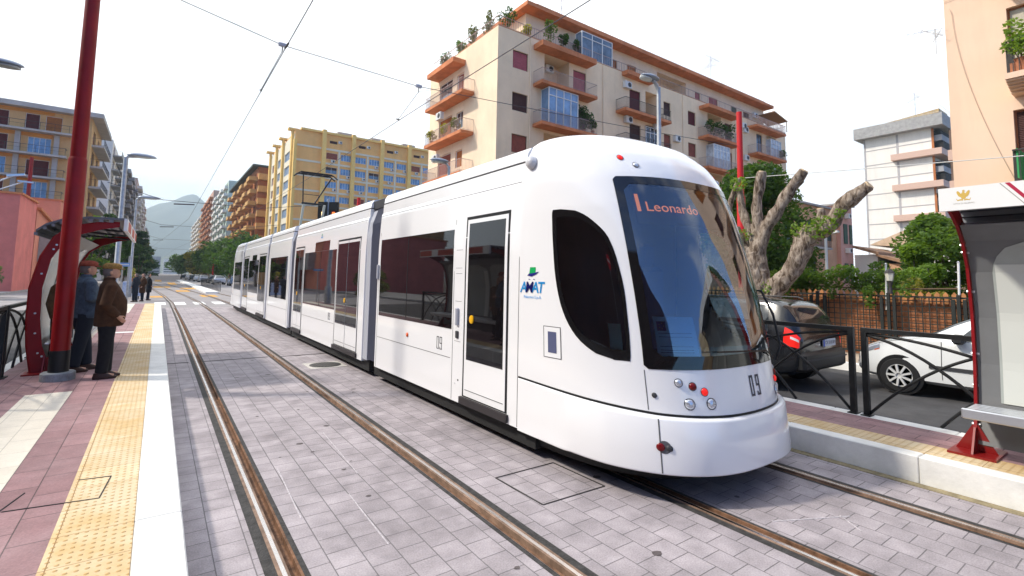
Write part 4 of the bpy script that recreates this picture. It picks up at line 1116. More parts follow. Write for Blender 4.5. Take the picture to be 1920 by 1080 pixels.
# ---------------- C: brown block with ochre balconies
M_brn = mat('brown_render', (.42,.15,.05), .85, var=.25, scale=.3); M_och = mat('ochre_render', (.60,.36,.13), .85, var=.15, scale=.3); M_roofd = mat('dark_roof', (.06,.08,.07), .8)
def street_block(name, label, x, y0, y1, h, wm, bm, n, sgn=-1, fl=3.2, bal=1.5, seed=1, roof=None, front=None, cat='apartment building', group=None, depth=14, solid=True, z0f=4):
    rnd = random.Random(seed)
    t = thing(name, label, cat, (x, y0, 0), group)
    F = ((x, y1, 0),(0,-1,0),(-1,0,0)) if sgn < 0 else ((x, y0, 0),(0,1,0),(1,0,0))
    L_ = y1-y0; x2 = x - sgn*depth
    holes = []; nf = int((h-1.2-z0f)/fl)+1; bw = L_/n
    for f in range(nf):
        z = z0f + f*fl
        for k in range(n):
            holes.append((k*bw+bw*.30, k*bw+bw*.62, z+.05, z+2.2, .35))
    bwall(t, F, 0, L_, 0, h, holes, wm)
    for i, hh in enumerate(holes): win(t, F, *hh[:4], 'shutter' if rnd.random() < .6 else 'glass', rnd.choice([S_brown,S_red,S_maroon]) if rnd.random() < .6 else None, -.2)
    for i, w_ in enumerate([c for c in t.children if c.name.startswith('window')]): pass
    for f in range(nf):
        z = z0f + f*fl
        for k in range(n):
            o = (k + f) % 2 * .1
            balcony(t, F, k*bw+bw*(.08+o), k*bw+bw*(.80+o), z, bal*(1 if (k+f) % 2 else .75), bm, .2, 'solid' if solid else 'iron', .95, bm if solid else None, step=.35)
    X0, X1 = sorted((x - sgn*.31, x2)); G().box(X0, X1, y0, y1, 0, h-.02).build('rear_body', front or wm, t)
    if roof: G().box(min(x,x2)-(1.6), max(x,x2)+1.6, y0-.6, y1+.6, h, h+.55).build('roof_slab', roof, t)
    return t
Cq = street_block('apartment_building', 'brown block with stacked ochre balconies and dark roof edge, left of the yellow block', 22, 158, 216, 33, M_brn, M_och, 7, fl=3.6, seed=4, roof=M_roofd, bal=2.2)
# ochre end balconies facing the camera
FC = ((22,158,0),(1,0,0),(0,-1,0))
for z in (8,11.6,15.2,18.8,22.4,26,29.6): balcony(Cq, FC, 0, 9, z-.2, 1.4, M_och, .25, 'solid', 1.5, M_och)
M_mint = mat('mint_render', (.50,.60,.52), .85, var=.1, scale=.3); M_wh = mat('white_render', (.70,.69,.66), .85, var=.1, scale=.3); M_ros = mat('rose_render', (.55,.36,.28), .85, var=.15, scale=.3); M_gr = mat('grey_render', (.33,.33,.34), .85, var=.2, scale=.3); M_dk = mat('dark_brown_render', (.16,.11,.09), .85, var=.2, scale=.3); M_sand = mat('sand_render', (.62,.47,.28), .85, var=.15, scale=.3)
street_block('apartment_building', 'tall pale mint and white block beyond the brown one', 22, 236, 300, 41, M_mint, M_wh, 5, seed=6, front=M_mint, fl=3.4)
street_block('apartment_building', 'reddish far block half hidden left of the mint one', 22, 310, 385, 47, M_ros, M_brn, 5, seed=7, fl=3.5)
street_block('apartment_building', 'sand-coloured far block at the end of the right-hand row', 22, 400, 500, 42, M_sand, M_wh, 6, seed=8, fl=3.5)
# left side of the street
M_ochL = mat('ochre_left_render', (.62,.38,.17), .85, var=.15, scale=.4); M_orL = mat('orange_left_render', (.60,.26,.06), .85, var=.12, scale=.4); M_slab = mat('grey_slab', (.42,.40,.38), .8, var=.15, scale=1)
Lq = thing('apartment_building', 'ochre block with long grey balconies and maroon shutters, behind the left red pole', 'apartment building', (-8.4,86,0))
FLq = ((-8.4,86,0),(-1,0,0),(0,-1,0)); FLs = ((-8.4,86,0),(0,1,0),(1,0,0))
lh = []; lw = []
for k, zf in enumerate([19.6,16.6,13.7,10.9,8.0,5.1]):
    hh = [(3.6,5.2 if k else 4.6),(8.3-2.3,8.3) if 0 else (3.7,6.0)]
    for (a, b, st) in (((3.0,4.6,0),(5.15,6.5,1),(8.0,10.2,2)) if k == 0 else ((3.9,6.1,1),(7.9,10.2,2),(12,14,0))):
        lh.append((a,b,zf+.02,zf+2.2,.3)); lw.append((lh[-1], [S_or,S_maroon,S_maroon][st] , (k+st) % 2 or k == 0))
bwall(Lq, FLq, 0, 30, 0, 22.3, lh, M_ochL)
for h, m, s_ in lw: win(Lq, FLq, *h[:4], 'shutter' if s_ else 'panes', m if s_ else M_paneb, -.15, fr=M_wf)
for k, zf in enumerate([19.6,16.6,13.7,10.9,8.0,5.1]):
    G().fbox(FLq, 2.2 if k else .6, 30, zf-.25, zf, .002, 1.3).build('balcony', M_slab, Lq)
    b_ = Lq.children[-1] if False else [c for c in Lq.children if c.name.startswith('balcony')][-1]
    g = G(); a = 2.3 if k else .7
    P = lambda u, z, d: (-8.4-u, 86-d, z)
    g.sq(P(a,zf+.95,1.25), P(30,zf+.95,1.25), .05); g.sq(P(a,zf+.95,0), P(a,zf+.95,1.25), .05); g.sq(P(a,zf+.5,1.25), P(30,zf+.5,1.25), .025)
    for q in range(20): g.sq(P(a+q*1.4,zf,1.25), P(a+q*1.4,zf+.95,1.25), .04)
    g.build('railing', M_iron, b_)
    G().fbox(FLq, 3.8, 10.4, zf+2.25, zf+2.72, .002, .05).build('lintel_band', M_orL, Lq)
for u in (3.35, 7.0, 10.9): G().fbox(FLq, u-.25, u+.25, 3, 19.3, .003, .35).build('pier', M_slab, Lq)
G().fbox(FLq, -1.2, 30, 22.302, 22.9, -13, 1.2).build('roof_eaves', M_slab, Lq)
sl = []
for zf in [19.0,16.1,13.3,10.5,7.7,4.8]: sl += [(2,5,zf,zf+2.2,.3),(8,10.5,zf,zf+2.2,.3)]
bwall(Lq, FLs, 0, 13, 0, 22.3, sl, M_ochL)
for i, h in enumerate(sl): win(Lq, FLs, *h[:4], 'shutter', [S_maroon,S_or,S_brown][i % 3], -.2)
for zf in [19.0,16.1,13.3,10.5,7.7]: balcony(Lq, FLs, 1, 12, zf, 1.35, M_slab, .28, 'iron', .95, step=.3)
G().box(-38, -8.72, 86.32, 98.9, 0, 22.2).build('rear_body', M_ochL, Lq)
W2 = street_block('apartment_building', 'white block with a blank end wall and grey balconies, second on the left side', -9, 127, 168, 28.5, M_wh, M_gr, 4, sgn=1, seed=11, fl=3.1, front=M_wh, solid=False, bal=1.5)
street_block('apartment_building', 'dark brown block, third on the left side of the street', -9, 172, 238, 31, M_dk, M_gr, 5, sgn=1, seed=12, front=M_dk, bal=1.5)
street_block('apartment_building', 'pinkish block with pale balconies, fourth on the left side', -9, 250, 370, 40, M_ros, M_wh, 6, sgn=1, seed=13, bal=1.6, fl=3.6)
street_block('apartment_building', 'pale far block, last one on the left side of the street', -9, 430, 560, 34, M_wh, M_gr, 5, sgn=1, seed=14, fl=3.5)
# blocks closing the view far down the street
for k, (x, y, w_, h, m, lab) in enumerate([(-14,700,16,20,M_gr,'grey distant block on the skyline at the left end of the street'),(6,900,22,22,M_wh,'white distant block on the skyline in the street axis'),(38,800,22,30,M_gr,'distant grey block right of the street axis'),(-30,820,14,30,M_ros,'distant rosy block left of the street axis')]):
    t = thing('distant_building', lab, 'building', (x,y,0), 'blocks far down the street')
    G().box(x,x+w_,y,y+16,-.3,h).build('wall', m, t)
    for f in range(int(h/3.4)-1):
        g = G(); g.box(x+1,x+w_-1,y-.08,y+.1,2.2+f*3.4,3.7+f*3.4); g.build('window_band', M_paned, t)

# ---------------- pink low buildings on the left
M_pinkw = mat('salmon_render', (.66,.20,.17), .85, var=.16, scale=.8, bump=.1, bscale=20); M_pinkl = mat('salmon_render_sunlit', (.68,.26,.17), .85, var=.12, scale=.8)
Pk = thing('low_building', 'salmon pink windowless house at the left edge behind the railing', 'house', (-9.1,53.5,0))
G().box(-22,-9.1,53.5,60,-.2,7.7).build('wall', M_pinkw, Pk); G().box(-22.1,-8.95,53.35,60,7.702,7.85).build('coping', M_oran, Pk)
Pk2 = thing('low_building', 'orange-pink lean-to with sloping roof behind the salmon house', 'house', (-9.1,60.2,0))
G().prism([(60.1,-.2),(72,-.2),(72,6.0),(60.1,7.2)], -16, -9.05, 'yz').build('wall', M_pinkl, Pk2)
G().prism([(60.1,7.205),(72,6.005),(72,6.2),(60.1,7.4)], -16.1, -8.8, 'yz').build('roof', M_oran, Pk2)
G().prism([(62,2.6),(76,2.6),(76,4.0),(62,5.0)], -9.04, -8.2, 'yz').build('shed_roof', M_conc, Pk2)
Pk3 = thing('low_building', 'small pink rooftop box above the lean-to', 'house', (-10,74,0))
G().box(-15,-9.3,74,79,-.2,9.6).build('wall', M_pinkl, Pk3); G().box(-15.1,-9.2,73.9,79.1,9.602,9.75).build('coping', M_oran, Pk3)
Pk4 = thing('low_building', 'brick shed with dark opening under the lean-to', 'shed', (-8,62,0))
G().box(-8.6,-7.2,66,82,-.05,4.6).build('wall', mat('brick_shed', (.20,.06,.035), .9, var=.3, scale=1), Pk4); G().box(-7.199,-7.15,68,78,0,3.2).build('opening', M_und, Pk4)
g = G(); g.prism([(-8.8,4.6),(-6.9,4.1),(-6.9,4.25),(-8.8,4.85)], 65.5, 82.4); g.build('roof', mat('tile_roof_brown', (.26,.08,.04), .9, var=.3, scale=2), Pk4)

# ---------------- right side: peach house, white tower, small houses
M_peach = mat('peach_render', (.82,.58,.42), .85, var=.07, scale=.3, bump=.08, bscale=25)
Pq = thing('apartment_building', 'plain peach wall of the house at the right edge, with a planted balcony', 'apartment building', (20.7,4.45,0))
FP = ((20.7,4.45,0),(0,-1,0),(-1,0,0))
ph = []
for z in (1.6,4.78,8.0,11.2,14.4): ph.append((1.45,3.2,z,z+2.35,.3)); ph += [(6.5,8,z+.8,z+2.2,.25)]
bwall(Pq, FP, 0, 10, 0, 18.5, ph, M_peach)
for i, h in enumerate(ph): win(Pq, FP, *h[:4], 'shutter' if i % 4 else 'glass', [S_brown,S_or,S_brown][i % 3] if i % 4 else mat('beige_blind', (.50,.46,.36), .7), -.15, fr=mat('brown_frame', (.28,.10,.04), .6))
G().box(21.03,36,-5.5,4.44,0,18.4).build('rear_body', M_peach, Pq)
FPn = ((36,4.45,0),(-1,0,0),(0,1,0)); bwall(Pq, FPn, 0.02, 15.28, 0, 18.5, [], M_peach)
for z in (4.75,7.95,11.15,14.35):
    b_ = G().prism([(2.9+.25,0),(3.2-.0,.22),(3.2,.35)], 0, .1)  # rounded soffit
    g = G(); F = FP; 
    for i in range(6):
        a = i/6*math.pi/2; d1 = .45+.75*math.sin(a); 
        g.fbox(F, 1.5, 6.0, z-.42+.05*i, z-.42+.05*(i+1)+ (0 if i < 5 else .12), 0, d1)
    bb = g.build('balcony', M_peach, Pq)
    g = G(); P = lambda u, zz, d: (20.7-d, 4.45-u, zz)
    g.sq(P(1.55,z+.95,0),P(1.55,z+.95,1.1),.04); g.sq(P(1.55,z+.95,1.1),P(6,z+.95,1.1),.04)
    for k in range(10): g.sq(P(1.55,z,k*.12),P(1.55,z+.95,k*.12),.018)
    for k in range(36): g.sq(P(1.55+k*.125,z,1.1),P(1.55+k*.125,z+.95,1.1),.018)
    g.build('railing', M_iron, bb)
G().box(19.62,19.66,3.25,3.36,4.9,5.7)
G().fbox(FP, 1.60, 1.64, 4.9, 5.75, .05, 1.05).build('balcony_screen', mat('green_sheet', (.04,.32,.10), .5), Pq)
g = G(); pts = [(20.66, 4.3, 10.9)]
for k in range(16): pts.append((20.66, 4.25-1.2*(k/15)**1.6, lerp(10.7, 5.0, 1-(1-k/15)**1.0) ))
g.tube(pts, .007, 5); g.tube([(20.66,4.44,11.2),(20.66,3.8,11.25),(20.66,3.2,11.9)], .007, 5); g.build('cable', mat('old_cable', (.55,.40,.29), .8), Pq)
potted('balcony_plant', 'leafy light green plant in a terracotta trough on the peach balcony', (19.75,2.62,8.1), 1.0, .50, L_light, 900, 'plants on the balconies', s=.06)
G().box(19.65,20.0,1.9,2.85,7.97,8.25).build('trough', M_terra, [o for o in bpy.data.objects if o.get('label','').startswith('leafy light green')][0])
antenna('antenna', 'small aerial sticking out beside the peach wall edge', (20.9,4.75,9.6), .9, .7, rz=2.0)
M_wht = mat('white_tower_render', (.78,.74,.68), .85, var=.05, scale=.2); M_jt = mat('grey_joint', (.42,.40,.40), .8); M_pkp = mat('rosy_parapet', (.58,.40,.32), .8)
T = thing('tower_block', 'white panelled tower with rosy balcony parapets, beside the peach wall', 'tower block', (120,28.75,0))
G().box(120,140,28.75,39.9,0,32.3).build('wall', M_wht, T)
for z in [29.8-3.1*k for k in range(9)]: G().box(119.95,120,28.8,39.85,z-.09,z+.09).build('panel_joint', M_jt, T)
G().box(119.93,120,34.0,34.35,0,32.2).build('panel_joint', M_jt, T); G().box(119.9,120,39.7,39.95,0,32.3).build('corner_trim', M_jt, T)
G().box(118.3,142,26.6,41.2,32.302,34.6).build('roof_parapet', M_conc, T)
g = G(); trail(g, (118.5,27),(118.5,41), 1.6, .8, 34.6); trail(g, (118.5,27),(138,27), 1.6, .8, 34.6); g.build('roof_railing', M_sil, T)
G().prism([(27.5,35.3),(36.4,34.7),(36.4,35.2),(27.5,36.0)], 120.5, 126, 'yz').build('roof_canopy', mat('straw_canopy', (.45,.33,.18), .9, var=.3, scale=2), T)
for z in (27.0,20.8,14.7,8.5):
    G().box(118.7,139,27.0,35.0,z-.2,z+1.0).build('parapet', M_pkp, T)
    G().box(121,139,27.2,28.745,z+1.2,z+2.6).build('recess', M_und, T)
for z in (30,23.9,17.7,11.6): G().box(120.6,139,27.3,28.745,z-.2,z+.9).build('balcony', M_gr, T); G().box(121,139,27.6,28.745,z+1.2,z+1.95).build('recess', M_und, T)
G().box(119.99,120.3,28.4,28.749,0,32.2).build('drainpipe', M_brn, T)
antenna('antenna', 'aerial mast on the roof of the white tower', (122,31.5,34.6), 6, 2.4)
g = thing('apartment_building', 'slice of a brown block with balconies between the white tower and the peach wall', 'apartment building', (62,12.5,0))
# ochre-pink villa behind the fence
M_vil = mat('villa_ochre', (.56,.33,.20), .85, var=.18, scale=.6); M_vil2 = mat('villa_rose', (.60,.33,.26), .85, var=.15, scale=.6)
V = thing('villa', 'ochre and pink two-storey villa with dark shutters, seen through the pollarded tree', 'house', (47,18,0))
FV = ((36,18,0),(1,0,0),(0,-1,0)); vh = [(5.7,7.3,2.2,3.8),(5.7,7.4,5.0,6.9),(2,3.3,2.2,3.8),(2,3.3,5,6.6),(9.4,10.4,5.4,6.8)]
bwall(V, FV, 0, 11.2, 0, 8.1, vh, M_vil)
for h in vh: win(V, FV, *h, 'shutter', S_green)
balcony(V, FV, 4.9, 8.0, 4.7, .9, M_conc, .15)
FV2 = ((47.2,18,0),(0,-1,0),(-1,0,0))
G().box(47.2,49.7,17.7,24,0,8.6).build('wall', M_vil2, V); G().box(36.1,47.19,18.31,26,0,8.0).build('rear_body', M_vil, V)
for (y0,y1,z0,z1) in ((47.8,48.5,5.3,7.0),(49.0,49.5,5.3,7.0),(47.8,48.4,2.1,3.6),(49.0,49.5,2.1,3.6)):
    G().box(y0,y1,17.63,17.699,z0,z1).build('shutter', S_green, V)
ac(V, ((47.2,17.7,0),(1,0,0),(0,-1,0)), .8, 4.5, 0, .7); ac(V, ((47.2,17.7,0),(1,0,0),(0,-1,0)), .9, 7.5, 0, .7)
G().box(47.0,49.9,17.5,24.1,8.602,8.75).build('roof_edge', M_conc, V); G().box(35.8,47.2,17.8,26.2,8.102,8.25).build('roof_edge', M_conc, V)
for k, (x, y0, y1, h, m, lab) in enumerate([(50,16.0,17.7,5.0,M_wh,'low white cottage with brown tiled roof left of the leafy tree'),(50,14.2,15.9,4.2,M_vil,'small ochre cottage under a tiled roof beside the leafy tree')]):
    t = thing('cottage', lab, 'house', (x,y0,0), 'cottages behind the fence')
    G().box(x,x+8,y0,y1,0,h-.6).build('wall', m, t)
    G().prism([(y0-.2,h-.65),(y1+.1,h+.05),(y1+.1,h+.25),(y0-.2,h-.4)], x-.4, x+8, 'yz').build('roof', mat('old_tiles', (.34,.20,.12), .9, var=.35, scale=3), t)
    G().box(x-.04,x,y0+.5,y0+1.1,1.6,2.8).build('window', M_paned, t)
t = thing('cottage', 'pale roofed house with a chimney behind the two cottages', 'house', (56,13,0), 'cottages behind the fence')
G().box(56,68,11.5,18.2,0,5.0).build('wall', M_wh, t); G().prism([(11.2,5.0),(18.4,5.6),(15.5,6.9),(12.5,6.6)], 55.5, 68.5, 'yz').build('roof', mat('pale_tiles', (.62,.47,.33), .9, var=.2, scale=2), t)
G().box(58,58.6,14,14.6,6.2,7.8).build('chimney', M_terra, t)
# the brown slice
G().box(62,75,10.2,13.5,0,17).build('wall', M_dk, g)
for z in (5,8,11,14): G().box(60.8,61.99,10.4,13.4,z-.2,z+.8).build('balcony', M_pkp, g)
# house rows behind the camera, across the street: the windows of the tram mirror them
for k, (x0, x1, y0, y1, h, m, sm, lab) in enumerate([(-24,-9.5,-30,20,9.5,mat('terrace_dark_render', (.085,.042,.035), .9, var=.3, scale=.5),S_brown,'dark low terrace along the left road beside the platform'),(24,38,-70,-45,15,M_sand,S_brown,'sand-coloured house far along the right side, behind the viewer')]):
    t = thing('apartment_building', lab, 'apartment building', (x0,y0,0))
    G().box(x0,x1,y0,y1,0,h).build('wall', m, t)
    xs_ = x1 if x0 < 0 else x0; e = .05 if x0 < 0 else -.05
    for f in range(int(h/3.2)):
        for q in range(int((y1-y0)/4)): 
            yy = y0+1.2+q*4; G().box(*sorted((xs_, xs_+e)), yy, yy+1.4, 1.2+f*3.2, 2.8+f*3.2).build('shutter', sm, t)
# ================================================================ mountain and vegetation
def ray(px_, py_): return Fw + Rt*((px_-960)/923) + Up*((444-py_)/923)
CAM = Vector((0,0,H))
def atX(a, b, x): r_ = ray(a, b); return CAM + r_*(x/r_.x)
def atY(a, b, y): r_ = ray(a, b); return CAM + r_*(y/r_.y)
def atZ(a, b, z): r_ = ray(a, b); return CAM + r_*((z-H)/r_.z)
from mathutils import noise
ridx = [-1500,-700,-250,-73,-12,40,90,130,175,218,300,520,900,1700]; ridz = [60,130,235,300,345,368,392,405,368,316,235,130,90,40]
def hill(name, y0, depth, x0, x1, fn, nx, ny, seed):
    g = G(); rows = []
    for j in range(ny+1):
        v = j/ny; y = y0-depth + 2*depth*v; row = []
        for i in range(nx+1):
            x = lerp(x0, x1, i/nx); f = max(0, 1-abs(2*v-1)**1.4)
            q = noise.fractal((x*.004+seed, y*.004, seed), 1.0, 2.0, 6)
            row.append((x, y, -2 + fn(x)*f + q*38*f*(1-f*.75)*2))
        rows.append(row)
    g.loft(rows, cap=False, closed=False)
    return struct(g.build(name, mat('mountain_rock', (.14,.15,.12), .95, var=.45, scale=.006), smooth=True, recalc=False))
hill('mountain', 3000, 700, -1500, 1700, lambda x: interp(x, ridx, ridz), 170, 40, 3.0)
hill('hill', 1900, 260, -500, 900, lambda x: interp(x, [-500,-60,0,60,110,300,900],[30,45,52,60,40,30,20]), 60, 16, 8.0)
M_bark = mat('grey_bark', (.34,.27,.21), .9, var=.55, scale=2.6, bump=1.0, bscale=14)
def bark_detail(m):
    N = m.node_tree.nodes; L = m.node_tree.links; p = N['Principled BSDF']
    g = N.new('ShaderNodeNewGeometry'); mp = N.new('ShaderNodeMapping'); mp.inputs['Scale'].default_value = (1,1,.35); L.new(g.outputs['Position'], mp.inputs[0])
    n = N.new('ShaderNodeTexNoise'); n.inputs['Scale'].default_value = 9; n.inputs['Detail'].default_value = 9; n.inputs['Distortion'].default_value = 1.2; n.inputs['Roughness'].default_value = .65; L.new(mp.outputs[0], n.inputs['Vector'])
    cr = N.new('ShaderNodeValToRGB'); e = cr.color_ramp.elements; e[0].position = .38; e[0].color = (.07,.045,.03,1); e[1].position = .6; e[1].color = (.38,.31,.25,1); k = e.new(.47); k.color = (.21,.16,.12,1)
    L.new(n.outputs['Fac'], cr.inputs['Fac']); L.new(cr.outputs['Color'], p.inputs['Base Color'])
    b = N.new('ShaderNodeBump'); b.inputs['Distance'].default_value = .05; b.inputs['Strength'].default_value = 1; L.new(n.outputs['Fac'], b.inputs['Height']); L.new(b.outputs['Normal'], p.inputs['Normal'])
bark_detail(M_bark)
M_barkd = mat('dark_bark', (.12,.09,.065), .9, var=.4, scale=4, bump=.6, bscale=18)
M_cut = mat('sawn_wood', (.60,.46,.30), .85, var=.3, scale=12)
def limb(g, pts, r0, r1, n=14, knob=.12, seed=0):
    """irregular tapering limb through the given points"""
    P_ = [Vector(p) for p in pts]; out = []
    m = len(P_)-1
    for i in range(m):
        p0, p1, p2, p3 = P_[max(0,i-1)], P_[i], P_[i+1], P_[min(m,i+2)]
        for k in range(5):
            t = k/5; out.append(.5*((2*p1)+(p2-p0)*t+(2*p0-5*p1+4*p2-p3)*t*t+(3*p1-p0-3*p2+p3)*t**3))
    out.append(P_[-1]); rad = []
    for i, p in enumerate(out):
        f = i/(len(out)-1); rad.append(lerp(r0, r1, f)*(1+knob*noise.noise(p*2.3+Vector((seed,0,0)))*2))
    o = len(g.v); g.tube(out, rad, n)
    for i in range(o, len(g.v)):
        v = Vector(g.v[i]); c = out[(i-o)//n] if (i-o)//n < len(out) else out[-1]
        d = (v-c); g.v[i] = tuple(c + d*(1 + .22*noise.noise(v*4.5)+.12*noise.noise(v*11)))
    return out[-1]
T1 = thing('pollarded_tree', 'big pollarded tree with thick bare sawn-off limbs beside the black car', 'tree', (13,6.85,.14))
X1 = 13.0
def px3(lst, x): return [atX(a, b, x+(c[0] if c else 0)) for a, b, *c in lst]
g = G(); g_ends = []
limb(g, [Vector((13,6.85,.05)), Vector((13,6.88,.5))] + px3([(1424,560),(1420,515),(1412,475)], X1), 0.400, 0.272, 20, .1)
limb(g, px3([(1424,545),(1404,500),(1388,460),(1374,430)], X1), 0.272, 0.192, 16)
limb(g, px3([(1414,500),(1416,460),(1405,430),(1392,395),(1386,352)], X1), 0.160, 0.080, 12)
limb(g, px3([(1416,495),(1424,445),(1419,395),(1424,350),(1429,322)], X1), 0.176, 0.112, 12)
limb(g, px3([(1420,480),(1436,430),(1458,395),(1484,352),(1508,320)], X1), 0.168, 0.120, 14)
limb(g, px3([(1462,392),(1484,362),(1505,338)], X1+.1), 0.072, 0.056, 8)
limb(g, px3([(1378,440),(1366,400),(1376,360),(1387,334)], X1+.2), 0.112, 0.072, 10)
limb(g, px3([(1430,585),(1450,545),(1474,520),(1496,488),(1508,455),(1524,428)], X1), 0.272, 0.216, 18)
limb(g, px3([(1520,440),(1548,428),(1568,405),(1580,385),(1604,366),(1630,347)], X1), 0.200, 0.136, 16)
limb(g, px3([(1536,430),(1540,405),(1538,392)], X1), 0.120, 0.096, 10)
tr_ = fuse(g, 'trunk', M_bark, .025, 1, T1)
g = G()
for a, b, c, d, r_ in ((1374,430,1388,460,.235),(1386,352,1392,395,.10),(1429,322,1424,350,.14),(1508,320,1484,352,.15),(1630,347,1604,366,.17),(1538,392,1540,405,.12)):
    p = atX(a, b, X1); q = (p-atX(c, d, X1)).normalized(); g.tube([p-q*.02, p+q*.018], [r_*.66, r_*.63], 14)
g.build('sawn_face', M_cut, T1)
g = G(); rt_ = random.Random(5)
for (a, b, r_, n) in ((1545,422,.30,150),(1530,432,.25,90),(1500,430,.25,70),(1440,540,.22,70),(1405,520,.2,60),(1395,440,.2,50),(1384,345,.25,120),(1575,398,.12,30)):
    g = G(); leaves(g, atX(a, b, X1-.15), (.15,r_,r_*.8), n, .055, rt_); g.build('sprouts', L_light, T1, recalc=False)
def tree(name, label, base, h, r_, m, n, group, trunk_r=.2, crown_z=.35, leafs=.3, nclump=16, flat=.8, seed=0, bark=None, cshape=None):
    rnd = random.Random(seed*13+5)
    t = thing(name, label, 'tree', base, group)
    g = G(); bz = Vector(base); tops = []
    limb(g, [bz, bz+Vector((.1,.1,h*crown_z*.6)), bz+Vector((0,0,h*crown_z*1.2))], trunk_r, trunk_r*.6, 10)
    cl = []
    for k in range(nclump):
        a = rnd.uniform(0, 6.28); q = math.sqrt(rnd.random()); zz = rnd.uniform(crown_z, 1.0)
        prof = math.sin(math.pi*min(1, max(.05, (zz-crown_z)/(1-crown_z)*.85+.12)))**.7 if cshape is None else cshape((zz-crown_z)/(1-crown_z))
        c = bz + Vector((math.cos(a)*r_*q*prof, math.sin(a)*r_*q*prof, h*zz*.93)); cl.append(c)
        if k < 7: limb(g, [bz+Vector((0,0,h*crown_z)), bz.lerp(c, .55)+Vector((0,0,h*.1)), c], trunk_r*.4, trunk_r*.12, 6)
    g.build('trunk', bark or M_barkd, t, smooth=True)
    g = G()
    for c in cl:
        k = rnd.uniform(.26, .44)*r_; leaves(g, c, (k,k,k*flat), n//nclump, leafs, rnd, shell=.55)
    g.build('crown', m, t, recalc=False); return t
tree('leafy_tree', 'dark green leafy tree standing behind the pollarded one', (18.2,9.7,0), 6.2, 2.05, L_dark, 26000, None, .2, .33, .085, 60, seed=2)
tree('leafy_tree', 'leafy tree behind the fence left of the bus shelter, tallest of the garden', (18.6,4.2,0), 4.15, 1.5, L_mid, 13000, 'garden trees behind the fence', .12, .25, .07, 26, seed=3)
tree('leafy_tree', 'lower yellow-green tree left of the tallest garden tree', (17.4,4.75,0), 3.0, .85, L_light, 6000, 'garden trees behind the fence', .09, .3, .065, 18, seed=4)
tree('leafy_tree', 'garden tree seen above the shelter panel at the right edge', (17.8,2.2,0), 3.6, 1.3, L_mid, 9000, 'garden trees behind the fence', .1, .2, .07, 22, seed=5)
tree('leafy_tree', 'reddish-leaved bush beside the wall lantern', (15.6,4.1,0), 2.25, .55, L_yel, 1200, 'garden trees behind the fence', .05, .3, .05, 10, seed=6)
tree('leafy_tree', 'dark bush half hiding the tiled cottages', (22.5,6.6,0), 3.3, .9, L_dark, 3000, 'garden trees behind the fence', .1, .2, .08, 14, seed=7)
# creeper along the top of the wall
cr_ = thing('climbing_hedge', 'leafy creeper spilling over the orange fence', 'hedge', (14.2,5,1.6)); g = G(); rnd = random.Random(9)
for k in range(60):
    a = rnd.uniform(1432, 1690); b = 522+rnd.uniform(-16, 22) + (8 if a > 1600 else 0)
    if a > 1560 and rnd.random() < .3: continue
    p = atX(a, b, 14.15); leaves(g, (p.x+rnd.uniform(-.15,.2), p.y, p.z), (.18,.25,.14), 90, .045, rnd)
for (a, b) in ((1475,555),(1480,565),(1630,555),(1632,568),(1628,545),(1700,545),(1560,548)):
    p = atX(a, b, 13.7); leaves(g, p, (.06,.12,.16), 60, .04, rnd)
g.build('foliage', L_mid, cr_, recalc=False)
g = G(); g.tube([(14.2,8.5,1.6),(14.22,6,1.75),(14.2,4.5,1.7),(14.2,3,1.75)], .02, 6); g.build('stem', M_stem, cr_)
# street trees
rs = random.Random(21)
for k, (x, y, h, r_) in enumerate([(13.6,101,8.2,4.4),(12.8,112,9.6,5.0),(12.9,124,9.0,4.8),(12.6,140,10.2,5.2),(12.4,158,9.8,5),(12.2,180,10,5.2),(12,210,11,5.4),(11.8,250,11,5.5),(11.6,310,12,6),(11.4,390,13,7)]):
    tree('street_tree', ['nearest round dark tree of the right-hand street row, just beyond the tram tail','second dark round tree of the right-hand street row','third tree of the right-hand street row','fourth tree of the right-hand street row','fifth tree of the right-hand street row','sixth tree of the right-hand street row','seventh tree of the right-hand street row','eighth tree of the right-hand street row','ninth, small looking tree of the right-hand street row','farthest tree of the right-hand street row'][k], (x,y,0), h, r_, [L_dark,L_dark,L_mid,L_dark,L_mid,L_ol,L_yel,L_dark,L_mid,L_dark][k], 2600 if k < 5 else 1400, 'trees along the right of the street', .25, .25, .34+.004*(y-100)*.5, 22, seed=30+k)
for k, (x, y, h, r_) in enumerate([(-6.0,68,8.0,1.7),(-5.3,79,9.3,1.9),(-5.0,92,9.2,2.2),(-4.8,108,9.4,2.3),(-4.6,128,10.4,2.4),(-4.4,155,11,2.6),(-4.2,195,12,3),(-4,260,13,3.4)]):
    tree('street_tree', ['light green tree over the shelter roof, nearest on the left of the street','second tree on the left of the street, behind the lamp post','third dark tree on the left of the street','fourth dark tree on the left of the street','fifth tree on the left of the street','sixth tree on the left of the street','seventh, small looking tree on the left of the street','farthest tree on the left of the street'][k], (x,y,0), h, r_, [L_mid,L_dark,L_dark,L_dark,L_mid,L_dark,L_ol,L_dark][k], 2600 if k < 5 else 1400, 'trees along the left of the street', .2, .2, .22+.002*(y-60), 20, seed=50+k)
tree('conifer', 'dark layered conifer between the two left lamp posts and the mountain', (-2.4,96,0), 8.6, 2.6, leaf_mat('leaf_conifer', (.025,.055,.03), (.008,.02,.012)), 3000, None, .16, .12, .2, 30, .25, seed=70, cshape=lambda v: 1.05-v)
